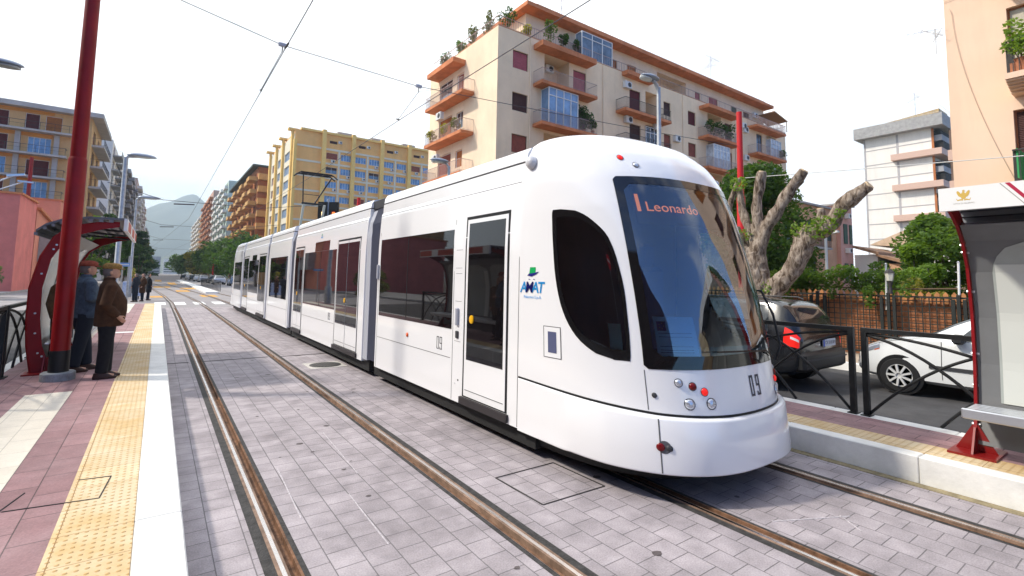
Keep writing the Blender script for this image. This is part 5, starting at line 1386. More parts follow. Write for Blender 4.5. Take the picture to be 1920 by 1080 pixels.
for k, (x, y) in enumerate([(-9.6,44.5),(-10.4,46.5),(-8.9,42.5)]):
    tree('shrub', ['dark shrub behind the left railing, middle of three','dark shrub behind the left railing, farthest of three','dark shrub behind the left railing, nearest of three'][k], (x,y,0), 3.3-.4*k, 1.4, L_ol, 1500, 'shrubs in front of the salmon house', .08, .1, .12, 12, seed=80+k)
# ================================================================ street furniture
M_redp = mat('red_pole_paint', (.23,.001,.003), .45, var=.2, scale=3, spec=.3); M_redb = mat('bright_red_paint', (.52,.012,.012), .4, coat=.2)
M_galv = mat('galvanised_steel', (.42,.43,.44), .45, .7, var=.2, scale=8)
def catenary_pole(label, x, y, h, zb=HP, zj=3.48, m=None, r0=.15, r1=.112, base=True):
    t = thing('catenary_pole', label, 'pole', (x,y,zb), 'red catenary poles')
    m = m or M_redp
    if base: G().lathe([(r0*1.75,zb),(r0*1.75,zb+.10),(r0*1.6,zb+.115),(0,zb+.115)], (x,y,0), n=32).build('base', mat('old_concrete', (.25,.26,.27), .8, var=.35, scale=12, bump=.4), t, smooth=True, auto=40)
    G().lathe([(r0+.005,zb+.1),(r0+.005,zb+.42),(r0,zb+.42)], (x,y,0), n=28).build('black_band', M_blk, t, smooth=True, auto=40)
    G().lathe([(r0,zb+.41),(r0,zj-.04),(r0-.012,zj),(0,zj)], (x,y,0), n=32).build('lower_tube', m, t, smooth=True, auto=40)
    G().lathe([(r1,zj-.05),(r1*.88,h),(0,h)], (x,y,0), n=32).build('upper_tube', m, t, smooth=True, auto=40)
    return t
catenary_pole('dark red catenary pole in front of the left shelter', -1.07, 9.65, 7.4, r0=.112, r1=.096)
catenary_pole('bright red catenary pole behind the limbs of the pollarded tree', 15.3, 8.58, 7.42, .02, 4.6, M_redb, .13, .10)
p = atX(673, 371, 8.2); catenary_pole('red pole tip showing over the tram roof', 8.2, p.y, p.z, 0, 3.4, M_redb, .13, .1)
for k, (x, y, h) in enumerate([(-9.5,49,14.2)]): pass
q = atY(60, 295, 79.5); catenary_pole('short red pole rising over the salmon house', q.x, 79.5, q.z, -.1, 9.0, M_redp, .22, .2)
for k, (a, b, xx) in enumerate([(401,482,9.5)]):
    q = atX(a, b, xx); catenary_pole('distant red pole among the parked cars', q.x, q.y, q.z, 0, 3.0, M_redb, .16, .15, False)
q = atX(604, 500, -4)
M_wire = mat('wire_dark', (.07,.06,.07), .6)
def wire(name, label, pts, r_=.007, m=None, cat='wire', group='overhead wires', sag=0):
    P_ = [Vector(p) for p in pts]
    if sag:
        out = []
        for i in range(len(P_)-1):
            for k in range(10):
                t = k/10; v = P_[i].lerp(P_[i+1], t); v.z -= sag*4*t*(1-t); out.append(v)
        out.append(P_[-1]); P_ = out
    o = G().tube(P_, r_, 6).build(name, m or M_wire); tag(o, label, cat, group); return o
wire('contact_wire', 'trolley wire over the empty left track', [(1.47,-3,5.5),(1.47,9.7,5.5),(1.5,40,5.5),(.6,60,5.5),(-1,90,5.5),(-3,200,5.5)], .0075)
wire('contact_wire', 'trolley wire over the tram, ending at its pantograph contact', [(4.40,-3,5.46),(4.42,9.7,5.5),(4.4,18,5.43),(4.4,40,5.5),(3.6,60,5.5),(2,90,5.5),(0,200,5.5)], .0075)
A0 = (-1.07,9.65,6.55); A1 = (1.61,9.65,6.03); A2 = (4.35,9.65,5.92); A3 = (15.3,8.58,6.26)
wire('span_wire', 'nearest cross wire, from the left red pole to the pole behind the tree', [A0, A1, A2, (8,9.3,6.0), (11.5,8.95,6.1), A3], .007)
for k, (x, A_) in enumerate(((1.47,A1),(4.42,A2))):
    t = thing('wire_hanger', ['clamp and strut hanging from the cross wire over the left track','clamp and strut hanging from the cross wire over the tram'][k], 'wire clamp', A_, 'overhead wire hangers')
    G().bev(A_[0]-.07, A_[0]+.07, 9.62, 9.68, A_[2]-.03, A_[2]+.04, .01).build('clamp', M_grey, t)
    g = G(); g.bar(A_, (A_[0],9.65,A_[2]-.13), .01); g.bar((A_[0],9.65,A_[2]-.12),(x,10.9,5.53),.006); g.bar((A_[0],9.65,A_[2]-.12),(x,8.4,5.53),.003); g.build('strut', M_wire, t)
    g = G(); g.bar((x,10.85,5.50),(x,11.0,5.56),.018); g.bar((x,8.3,5.49),(x,8.55,5.51),.016); g.build('splice', M_blk, t)
for k, y in enumerate((34, 52, 74, 104)):
    wire('span_wire', ['cross wire over the zebra bars','cross wire over the far crossing','third cross wire down the street','farthest cross wire down the street'][k], [(-2.5,y,6.6),(0,y,5.9),(5,y,5.9),(9.3,y,6.6)], .016)
    t = thing('wire_hanger', ['dark clamp bar on the cross wire over the zebra bars','dark clamp bar on the cross wire over the far crossing','dark clamp bar on the third cross wire','dark clamp bar on the farthest cross wire'][k], 'wire clamp', (1.4-.6*k,y,5.6), 'overhead wire hangers'); G().bar((.5-.6*k,y,5.72),(1.5-.6*k,y,5.78),.035).build('arm', M_wire, t)
wire('overhead_cable', 'pale sagging cable from the tree to the shelter roof side', [atX(1392,334,15.2), atX(1600,318,14.5), atX(1920,292,14)], .011, mat('pale_cable', (.55,.54,.52), .6))
def street_lamp(label, x, y, h, dx, zb=HP, r_=.06, k=1.0, arm=.35, az=0, hs=1.0):
    t = thing('street_lamp', label, 'street lamp', (x,y,zb), 'lamps along the tram stop')
    g = G(); g.lathe([(r_*1.7,zb),(r_*1.7,zb+.9),(r_,zb+1.0),(r_*.8,h),(0,h)], (x,y,0), n=16); g.tube([(x,y,h-.05),(x+dx*.08,y,h+.06),(x+dx*.25*hs,y,h+.10)], r_*.7, 10); g.build('post', M_galv, t, smooth=True, auto=40)
    g = G(); rings = []
    for i in range(13):
        f = i/12; xx = x+dx*(.02+f*.72*hs); w_ = .19*hs*math.sqrt(max(.02, 1-(2*f-1)**2))*(1.05-.25*f); hh = .10*hs*math.sqrt(max(.03, 1-(2*f-1)**2))
        rings.append([(xx, y+w_*math.cos(2*math.pi*q/16), h+.12+hh*(.9 if math.sin(2*math.pi*q/16) > 0 else .35)*math.sin(2*math.pi*q/16)) for q in range(16)])
    g.loft(rings); g.build('lamp_head', mat('lamp_housing', (.30,.34,.40), .35, .3), t, smooth=True)
    g = G(); rings = []
    for i in range(9):
        f = i/8; xx = x+dx*(.20+f*.46*hs); w_ = .13*hs*math.sqrt(max(.02, 1-(2*f-1)**2)); rings.append([(xx, y+w_*math.cos(2*math.pi*q/12), h+.10+.03*math.sin(2*math.pi*q/12)-.02) for q in range(12)])
    g.loft(rings); g.build('lamp_glass', mat('lamp_glass', (.45,.46,.42), .15), t, smooth=True)
    return t
street_lamp('nearer grey street lamp on the left platform, its head against the sky', -1.5, 28.2, 7.0, 1, r_=.11, hs=1.55)
street_lamp('farther grey street lamp on the left platform, beside the mountain', -1.35, 38.5, 6.35, 1, r_=.075, hs=1.7)
lp = atX(1235, 165, 6.95); street_lamp('street lamp rising over the tram front, head seen from below', 6.95, lp.y, lp.z, -1, hs=.62, r_=.045)
lp = atX(842, 312, 6.95); street_lamp('street lamp head peeping over the middle of the tram roof', 6.95, lp.y, lp.z, -1, hs=.85, r_=.05)
lp = atZ(-14, 128, 5.2); street_lamp('lamp head cut off by the left edge of the view', lp.x-.25, lp.y, 5.2, 1, -.02, hs=.85)
t = thing('street_lamp', 'white lamp post with flat head in front of the villa', 'street lamp', (14.6,5.5,0))
a_ = atX(1548,440,14.6); G().bar((14.6,a_.y,0),(14.6,a_.y,a_.z),.035).build('post', M_wf, t); b_ = atX(1572,434,14.6); g = G(); g.sq((14.6,a_.y+.05,a_.z),(14.6,b_.y,b_.z),.14,.05); g.build('lamp_head', M_wf, t)
t = thing('street_lamp', 'thin curved double-arm lamp over the salmon house at the left edge', 'street lamp', (-9,48,0))
a_ = atY(-20,360,48); b_ = atY(30,328,48); c_ = atY(-10,348,48); d_ = atY(48,340,48)
g = G(); g.bar((a_.x-.6,48,0),(a_.x-.6,48,a_.z),.06); g.tube([(a_.x-.6,48,a_.z),c_.lerp(b_,.35)+Vector((0,0,.15)),b_], .05, 8); g.tube([(a_.x-.6,48,a_.z-.5),c_+Vector((.3,0,-.2)),d_], .04, 8); g.build('post', M_sil, t)
g = G(); g.sq(b_-Vector((.45,0,.12)), b_+Vector((.45,0,.08)), .22, .14); g.sq(d_-Vector((.4,0,.02)), d_+Vector((.4,0,-.05)), .16, .1); g.build('lamp_head', M_sil, t)
# wall lantern and little posts on the fence
p = atX(1668, 512, 13.85)
t = thing('wall_lantern', 'old-style lantern with pale glass on the fence post', 'lantern', (13.85,p.y,1.6))
g = G(); g.lathe([(.05,1.6),(.03,1.75),(.05,1.86),(.02,1.88)], (13.85,p.y,0), n=10); g.lathe([(.115,2.08),(.07,2.14),(.02,2.18),(0,2.21)], (13.85,p.y,0), n=6); g.lathe([(.05,1.86),(.065,1.89),(0,1.90)], (13.85,p.y,0), n=6); g.build('frame', M_iron, t)
G().lathe([(.06,1.90),(.10,2.08),(0,2.09)], (13.85,p.y,0), n=6).build('glass', mat('lantern_glass', (.62,.60,.52), .2), t)
for k, (a, b0, b1) in enumerate(((1661,495,545),(1797,492,548))):
    p0, p1 = atX(a, b0, 13.95), atX(a, b1, 13.95)
    t = thing('post', ['slim pale post by the wall lantern','slim pale post left of the right shelter'][k], 'post', (13.95,p1.y,1.2), 'slim posts on the fence'); G().bar((13.95,p1.y,1.2),(13.95,p0.y,p0.z),.022).build('post_tube', M_wf, t); G().lathe([(.0,p0.z-.01),(.035,p0.z),(.0,p0.z+.03)], (13.95,p0.y,0), n=10).build('cap', M_sil, t)
# fence of the garden: orange reed wall with pickets, dark grille before it
M_reed = mat('orange_brick_wall', (.38,.155,.07), .85, var=.35, scale=2.4, bump=.4, bscale=40)
W = thing('garden_fence', 'orange wall topped with pickets behind a dark metal grille, beyond the parked cars', 'fence', (14.2,2,0))
G().box(14.0,14.18,-14,24,0,1.50).build('wall', M_reed, W)
g = G(); y = -13.9
while y < 23.9: g.prism([(y,1.40),(y+.09,1.40),(y+.09,1.61),(y+.045,1.67),(y,1.61)], 13.965, 13.999, 'yz'); y += .145
g.build('pickets', mat('orange_pickets', (.52,.23,.09), .8, var=.4, scale=3), W)
Fg = thing('grille_fence', 'dark green-black grille panels with clustered posts in front of the orange wall', 'fence', (13.8,2,0))
M_gri = mat('grille_paint', (.022,.026,.024), .55)
g = G(); y = -10
while y < 22: g.box(13.795,13.805,y-.010,y+.010,.25,1.53); y += .125
z = .34
while z < 1.5: g.box(13.806,13.814,-10,22,z-.010,z+.010); z += .125
g.build('mesh_panel', M_gri, Fg)
g = G(); g.box(13.77,13.83,-10,22,1.53,1.57); g.box(13.77,13.83,-10,22,.2,.25); g.build('rail', M_gri, Fg)
for k, a in enumerate((1523, 1535, 1549, 1655, 1668, 1679, 1790, 1800, 1812, 1822)):
    p = atX(a, 600, 13.76); G().box(13.71,13.77,p.y-.03,p.y+.03,.14,1.62 if k in (1,4,7) else 1.52).build('post', M_gri, Fg)
for y in (9.5,12,14.5,-1,-3.5): G().box(13.71,13.77,y-.03,y+.03,.14,1.62).build('post', M_gri, Fg)
# black railings along the platforms
M_rl = mat('black_railing_paint', (.016,.017,.018), .45, var=.2, scale=10)
def railing(label, x, y0, y1, group, zb=HP, h=1.04, flip=1):
    t = thing('railing', label, 'railing', (x,(y0+y1)/2,zb), group)
    for y in (y0, y1): 
        p_ = G().box(x-.03,x+.03,y-.03,y+.03,zb,zb+h).build('post', M_rl, t); G().box(x-.07,x+.07,y-.05,y+.05,zb,zb+.012).build('foot_plate', M_rl, p_)
    G().box(x-.03,x+.03,min(y0,y1)+.0305,max(y0,y1)-.0305,zb+h-.055,zb+h-.003).build('top_rail', M_rl, t)
    a = y0 + (.03 if y1 > y0 else -.03); b = y1 - (.03 if y1 > y0 else -.03)
    def arc(p, q, bow, nm='curved_bar'):
        pts = []
        for k in range(13):
            f = k/12; pts.append((x, lerp(p[0],q[0],f), lerp(p[1],q[1],f)+bow*4*f*(1-f)))
        G().tube(pts, .018, 6).build(nm, M_rl, t, smooth=True)
    mid = (a+b)/2
    for e_, o_ in ((a, b), (b, a)):
        arc((e_,zb+h-.09),(lerp(e_,o_,.66),zb+.03), .17); arc((e_,zb+h-.07),(mid,zb+h*.78), .03); arc((e_,zb+.03),(mid,zb+h*.78), .09)
    return t
tm = [('railing bay between the shelter and the white car wheel',2.42,.42),('railing bay in front of the black car, next to the post pair',2.56,4.5),('railing bay mostly hidden behind the tram nose',4.62,6.6)]
for lab, a, b in tm: railing(lab, 7.02, a, b, 'black railings of the right platform')
y = 6.72
for k in range(11): railing('railing bay of the right platform behind the tram', 7.02, y, y+2, 'black railings of the right platform hidden by the tram'); y += 2.12
for k in range(3): railing('railing bay behind the right shelter bench', 7.02, .3-2.1*k, -1.7-2.1*k, 'black railings behind the right shelter')
for k, (a, b, lab) in enumerate([(10.1,8.1,'left railing bay at the very edge of the view'),(10.25,12.3,'left railing bay ending behind the left shelter frame'),(12.45,14.5,'left railing bay behind the shelter bench'),(14.65,16.7,'left railing bay just past the shelter')]): railing(lab, -1.76, a, b, 'black railings of the left platform')
# shelters
outer = [(-1.46,.24),(-1.53,.65),(-1.56,1.06),(-1.56,1.53),(-1.47,2.02),(-1.34,2.32),(-1.16,2.50),(-.92,2.58),(-.72,2.60)]
inner = [(-1.22,.24),(-1.36,.65),(-1.41,1.06),(-1.42,1.53),(-1.35,1.98),(-1.23,2.22),(-1.08,2.37),(-.88,2.48),(-.72,2.53)]
M_shred = mat('shelter_red', (.24,.003,.006), .45, var=.15, scale=4, spec=.3); M_shg = mat('shelter_grey', (.17,.175,.18), .5, var=.08, scale=3); M_roofg = mat('shelter_roof_grey', (.13,.14,.16), .5)
def perforated():
    m = bpy.data.materials.new('perforated_panel'); m.use_nodes = True; N = m.node_tree.nodes; L = m.node_tree.links; p = N['Principled BSDF']
    g = N.new('ShaderNodeNewGeometry'); v = N.new('ShaderNodeTexVoronoi'); v.inputs['Scale'].default_value = 21; v.inputs['Randomness'].default_value = 0
    mp = N.new('ShaderNodeMapping'); mp.inputs['Scale'].default_value = (0,1,1); mp.inputs['Location'].default_value = (.5/21,0,0); L.new(g.outputs['Position'], mp.inputs[0]); L.new(mp.outputs[0], v.inputs['Vector']); cr = N.new('ShaderNodeValToRGB'); cr.color_ramp.elements[0].position = .32; cr.color_ramp.elements[0].color = (.10,.12,.10,1); cr.color_ramp.elements[1].position = .36; cr.color_ramp.elements[1].color = (.60,.62,.58,1)
    L.new(v.outputs['Distance'], cr.inputs['Fac']); L.new(cr.outputs['Color'], p.inputs['Base Color']); p.inputs['Roughness'].default_value = .4; return m
M_perf = perforated(); M_tran = mat('milky_panel', (.40,.43,.41), .25, var=.06, scale=6); M_fasc = mat('shelter_fascia', (.80,.80,.79), .4)
def shelter(label, side, y0, y1):
    """side=-1 left platform, +1 right platform (mirror image); y0 is the end nearer the viewer's centre line"""
    X = (lambda x: x + (.18*max(0, x+1.16)/.48)) if side < 0 else (lambda x: 5.06-x)
    sg = 1 if y1 > y0 else -1
    t = thing('tram_shelter', label, 'shelter', (X(-1.35), (y0+y1)/2, HP), 'shelters of the tram stop')
    O_ = [(X(a), b) for a, b in outer]; I_ = [(X(a), b) for a, b in inner]
    for y in (y0, y1):
        fr = G().strip(O_, I_, y-.012*sg, y+.012*sg).build('side_frame', M_shred, t)
        g = G().tube([(x, y+.0, z) for x, z in O_], .018, 6); g.build('flange', M_shred, fr)
        g = G()
        for (a, b) in ((-1.47,1.15),(-1.44,1.75),(-1.33,2.13),(-1.30,2.2),(-1.45,.85),(-1.2,2.4),(-1.4,.55),(-1.35,.5)): g.lathe([(.014,-.03*1),(.014,.03),(0,.034)], (X(a), y, b), 'y', 8)
        g.build('bolts', M_sil, fr)
        g = G(); c = X(-1.32)
        g.box(c-.22,c+.22,y-.17,y+.17,HP,HP+.02); g.prism([(c-.18,HP+.02),(c+.18,HP+.02),(c+.04,HP+.24),(c-.04,HP+.24)], y-.008, y+.008)
        g.prism([(y-.15,HP+.02),(y+.15,HP+.02),(y+.02,HP+.26),(y-.02,HP+.26)], c-.008, c+.008, 'yz'); g.build('base_plate', mat('base_plate_red', (.22,.008,.008), .35, coat=.3), fr)
    lo, hi = min(y0,y1), max(y0,y1)
    # roof shell with lengthwise ribs
    ro = [(-1.55,2.42),(-1.45,2.52),(-1.25,2.62),(-1.0,2.675),(-.68,2.68)]; ri = [(a, b-.035) for a, b in ro]
    rf = G().strip([(X(a),b) for a,b in ro], [(X(a),b) for a,b in ri], lo-.04, hi+.04).build('roof', M_roofg, t)
    g = G()
    for i in range(9):
        a = lerp(-1.55,-.80,i/8); b = interp(a, [p_[0] for p_ in ri], [p_[1] for p_ in ri]); g.box(*sorted((X(a-.02),X(a+.02))), lo-.03, hi+.03, b-.045, b-.002)
    g.build('roof_ribs', mat('rib_grey', (.22,.23,.25), .5), rf)
    fx = X(-.68); fs = G().box(*sorted((fx, X(-.645))), lo-.05, hi+.02, 2.47, 2.675).build('fascia', M_fasc, t)
    # glazed curved back
    def back(name, z0, z1, ya, yb, off, m, parent):
        rows = []
        for i in range(15):
            z = lerp(z0, z1, i/14); a = interp(z, [b for a,b in inner], [a for a,b in inner]) - .05 + off; rows.append([(X(a), ya, z), (X(a), yb, z)])
        g = G().loft(rows, cap=False, closed=False); return g.build(name, m, parent, recalc=False)
    bk = back('back_panel', .33, 2.38, lo+.015, hi-.015, 0, M_shg, t)
    back('back_panel_outer', .33, 2.38, lo+.015, hi-.015, -.02, M_shg, bk)
    n = 3
    for k in range(n):
        a, b = lerp(lo+.12, hi-.12, k/n)+.05, lerp(lo+.12, hi-.12, (k+1)/n)-.05
        gb = None
        rows = []
        for i in range(21):
            z = lerp(.72, 2.24, i/20); r_ = .32; ins = 0
            if z > 2.24-r_: ins = r_ - math.sqrt(max(0, r_*r_-(z-(2.24-r_))**2))
            xa = X(interp(z, [q[1] for q in inner], [q[0] for q in inner])-.05+.008); rows.append([(xa, a+ins, z), (xa, b-ins, z)])
        gp = G().loft(rows, cap=False, closed=False).build('milky_glass', M_tran, bk, recalc=False)
        yb_ = b-.22 if sg < 0 else a+.02
        rows2 = [[(r_[0][0]+(-.004 if side > 0 else .004), yb_, r_[0][2]), (r_[0][0]+(-.004 if side > 0 else .004), yb_+.2, r_[0][2])] for r_ in rows[:-3]]
        G().loft(rows2, cap=False, closed=False).build('perforated_strip', M_perf, gp, recalc=False)
    # bench
    g = G()
    for k in range(5): g.bev(*sorted((X(-1.34+k*.07), X(-1.28+k*.07))), lo+.0, hi-.0, .665, .695, .008)
    g.bev(*sorted((X(-.985),X(-.955))), lo-.02, hi+.02, .61, .70, .01)
    b_ = g.build('bench', mat('bench_steel', (.55,.57,.60), .3, .8), t)
    for y in (lo+.5, (lo+hi)/2, hi-.5): G().prism([(X(-1.3),.66),(X(-1.0),.66),(X(-1.28),.45)], y-.02, y+.02).build('bench_bracket', M_shred, b_)
    for k in range(3): 
        y = lerp(lo, hi, (k+.5)/3); G().tube([(X(-1.5),y,2.45),(X(-1.2),y,2.55),(X(-.72),y,2.5)], .02, 6).build('roof_brace', M_dgr, t)
    return t, fs, fx
shL, fL, fxL = shelter('left shelter with dark red curved frames, where the men stand', -1, 10.35, 14.3)
shR, fR, fxR = shelter('right shelter with a crest on its white fascia, at the right edge', 1, 1.32, -2.6)
# red and white end of the left fascia
for k, (y0, y1) in enumerate(((10.6,11.6),(12.1,13.1),(13.5,14.3))): G().box(-.4515,-.4505,y0,y1,2.49,2.655).build('red_sign', mat('faded_red', (.50,.10,.07), .5), fL)
M_gold = mat('gold_emblem', (.62,.42,.10), .5); M_gy = mat('emblem_grey', (.35,.33,.30), .6); M_lr = mat('line_red', (.42,.02,.06), .5)
# city crest: eagle over a shield with a ribbon
yc, zc, kx = 1.17, 2.595, 5.06+.68-.0012
def crest(pts, m, dx=0.0, parent=None):
    # front of the fascia faces the tracks
    X_ = 5.06+.645-.0008-dx
    return G().add([(X_, yc-a, zc+b) for a, b in pts], [tuple(range(len(pts)))]).build('crest', m, parent or fR, recalc=False)
cst = crest([(-.012,-.03),(.012,-.03),(.020,-.005),(.014,.02),(.006,.032),(-.006,.032),(-.014,.02),(-.020,-.005)], M_gold)
for s_ in (-1, 1):
    crest([(s_*.012,.012),(s_*.022,.03),(s_*.034,.045),(s_*.045,.04),(s_*.042,.02),(s_*.034,.0),(s_*.022,-.012),(s_*.014,-.012)], M_gold, .0006, cst)
    crest([(s_*.004,-.032),(s_*.02,-.028),(s_*.04,-.036),(s_*.045,-.022),(s_*.048,-.026),(s_*.042,-.044),(s_*.02,-.040),(s_*.004,-.044)], M_gold, .0004, cst)
crest([(-.005,.030),(.008,.034),(.012,.042),(.004,.052),(-.006,.048)], M_gold, .0008, cst)
text_mesh('crest_words', 'CITTA DI PALERMO', .016, M_gy, frame_mtx((5.06+.645-.001, yc, zc-.068), (0,-1,0), (0,0,1)), fR, .0002)
for dy, m, w_ in ((0,M_gy,.004),(.035,M_lr,.006),(.05,M_lr,.009)):
    X_ = 5.06+.645-.001; y0 = .935-dy; G().add([(X_,y0+w_,2.67),(X_,y0-w_,2.67),(X_,y0-.14-w_,2.48),(X_,y0-.14+w_,2.48)], [(0,1,2,3)]).build('diagonal_line', m, fR, recalc=False)
# tram signals over the roof
M_sig = mat('signal_black', (.012,.013,.013), .5)
sp_ = atX(616, 400, 7.3)
t = thing('tram_signal', 'pair of black signal heads on a pole, one glowing orange-white and one red', 'signal', (7.3, sp_.y, 0))
G().bar((7.3,sp_.y+.1,0),(7.3,sp_.y+.1,sp_.z+.8),.06).build('pole', M_galv, t)
for k, (a0, a1, m) in enumerate(((597,614,mat('signal_amber', (.6,.3,.1), .4, emit=(1,.55,.22), estr=3)),(618,636,mat('signal_red', (.6,.08,.02), .4, emit=(1,.14,.03), estr=1.6)))):
    p0 = atX(a0,378,7.3); p1 = atX(a1,404,7.3); u = (Vector((p1.x-p0.x, p1.y-p0.y, 0))); 
    dirx = Vector((R0.x, R0.y, 0)); w_ = .50; c = Vector((7.3, sp_.y, 0)) + dirx*(-.33 if k == 0 else .27)
    F = ((c.x-dirx.x*w_/2, c.y-dirx.y*w_/2, 0), (dirx.x, dirx.y, 0), (-Fw.x, -Fw.y, 0))
    zt = sp_.z+.62
    b_ = G().fbox(F, 0, w_, zt-.95, zt, -.12, .02).build('signal_head', M_sig, t)
    G().fbox(F, w_*.42 if k == 0 else w_*.36, w_*.60 if k == 0 else w_*.66, zt-.80, zt-.55, .021, .03).build('lamp', m, b_)
    G().fbox(F, w_*.3, w_*.7, zt-.52, zt-.49, .02, .14).build('visor', M_sig, b_)
t = thing('no_entry_sign', 'round red and white no-entry sign, seen mirrored in the cab side window', 'road sign', (-5,1.28,0))
F = ((-5,1.28,0),(-.215,.977,0),(.977,.215,0))
G().lathe([(0,-.012),(.27,-.012),(.27,.0),(0,.0)], (-5,1.28,4.0), 'x', 28).build('disc', mat('sign_red', (.60,.01,.01), .4), t)
G().box(-4.998,-4.99,1.28-.19,1.28+.19,3.95,4.05).build('bar', M_wf, t); G().bar((-5.06,1.28,-.02),(-5.06,1.28,4.3),.03).build('pole', M_galv, t)
# things at the far end of the left platform
t = thing('market_table', 'table with a pale blue patterned cloth at the end of the left platform', 'table', (-1.35,42,0))
p = atY(247,545,42); G().box(p.x-.5,p.x+.5,41.7,42.3,.2,1.15).build('tablecloth', mat('blue_cloth', (.30,.40,.62), .8, var=.6, scale=6, col2=(.62,.66,.72)), t)
for s_ in (-.4,.4): G().bar((p.x+s_,42,0),(p.x+s_,42,.2),.03).build('leg', M_iron, t)
potted('planter_plant', 'orange flowered plant on the cloth-covered table', (p.x,42,1.15), .5, .3, L_yel, 200, None, s=.05)
t = thing('sign_post', 'grey post with a small blue plate beside the far pedestrians', 'sign', (-1.05,36.5,.0))
p = atY(244,480,34.5); G().bar((p.x,34.5,0),(p.x,34.5,p.z),.055).build('pole', M_galv, t)
t = thing('road_sign', 'small blue and white sign above the caps of the two men', 'sign', (-2,30,0)); p = atY(230,496,30)
G().box(p.x-.28,p.x+.28,29.98,30.0,p.z-.09,p.z+.09).build('plate', mat('sign_blue', (.20,.34,.60), .5), t); G().bar((p.x,30.03,0),(p.x,30.03,p.z),.03).build('pole', M_galv, t); G().box(p.x-.24,p.x+.24,29.972,29.979,p.z-.02,p.z+.02).build('stripe', M_wf, t)
# railing, planter and kerb fence on the far crossing
t = thing('planter', 'white box planter with a spiky green plant beside the tram tail', 'planter', (6.6,51.5,.12)); G().box(6.3,6.9,51.2,51.8,.12,1.0).build('box', M_wh, t)
g = G(); leaves(g, (7.4,52,1.2), (.9,.6,.7), 500, .22, random.Random(4)); g.build('foliage', L_light, t, recalc=False)
t = thing('low_railing', 'low dark railing along the far traffic island', 'railing', (5.5,56,.1))
g = G()
for k in range(22): g.bar((4.9,54+k*1.2,.1),(4.9,54+k*1.2,1.1),.03,5)
g.sq((4.9,54,1.1),(4.9,79.2,1.1),.05); g.build('bars', M_rl, t)
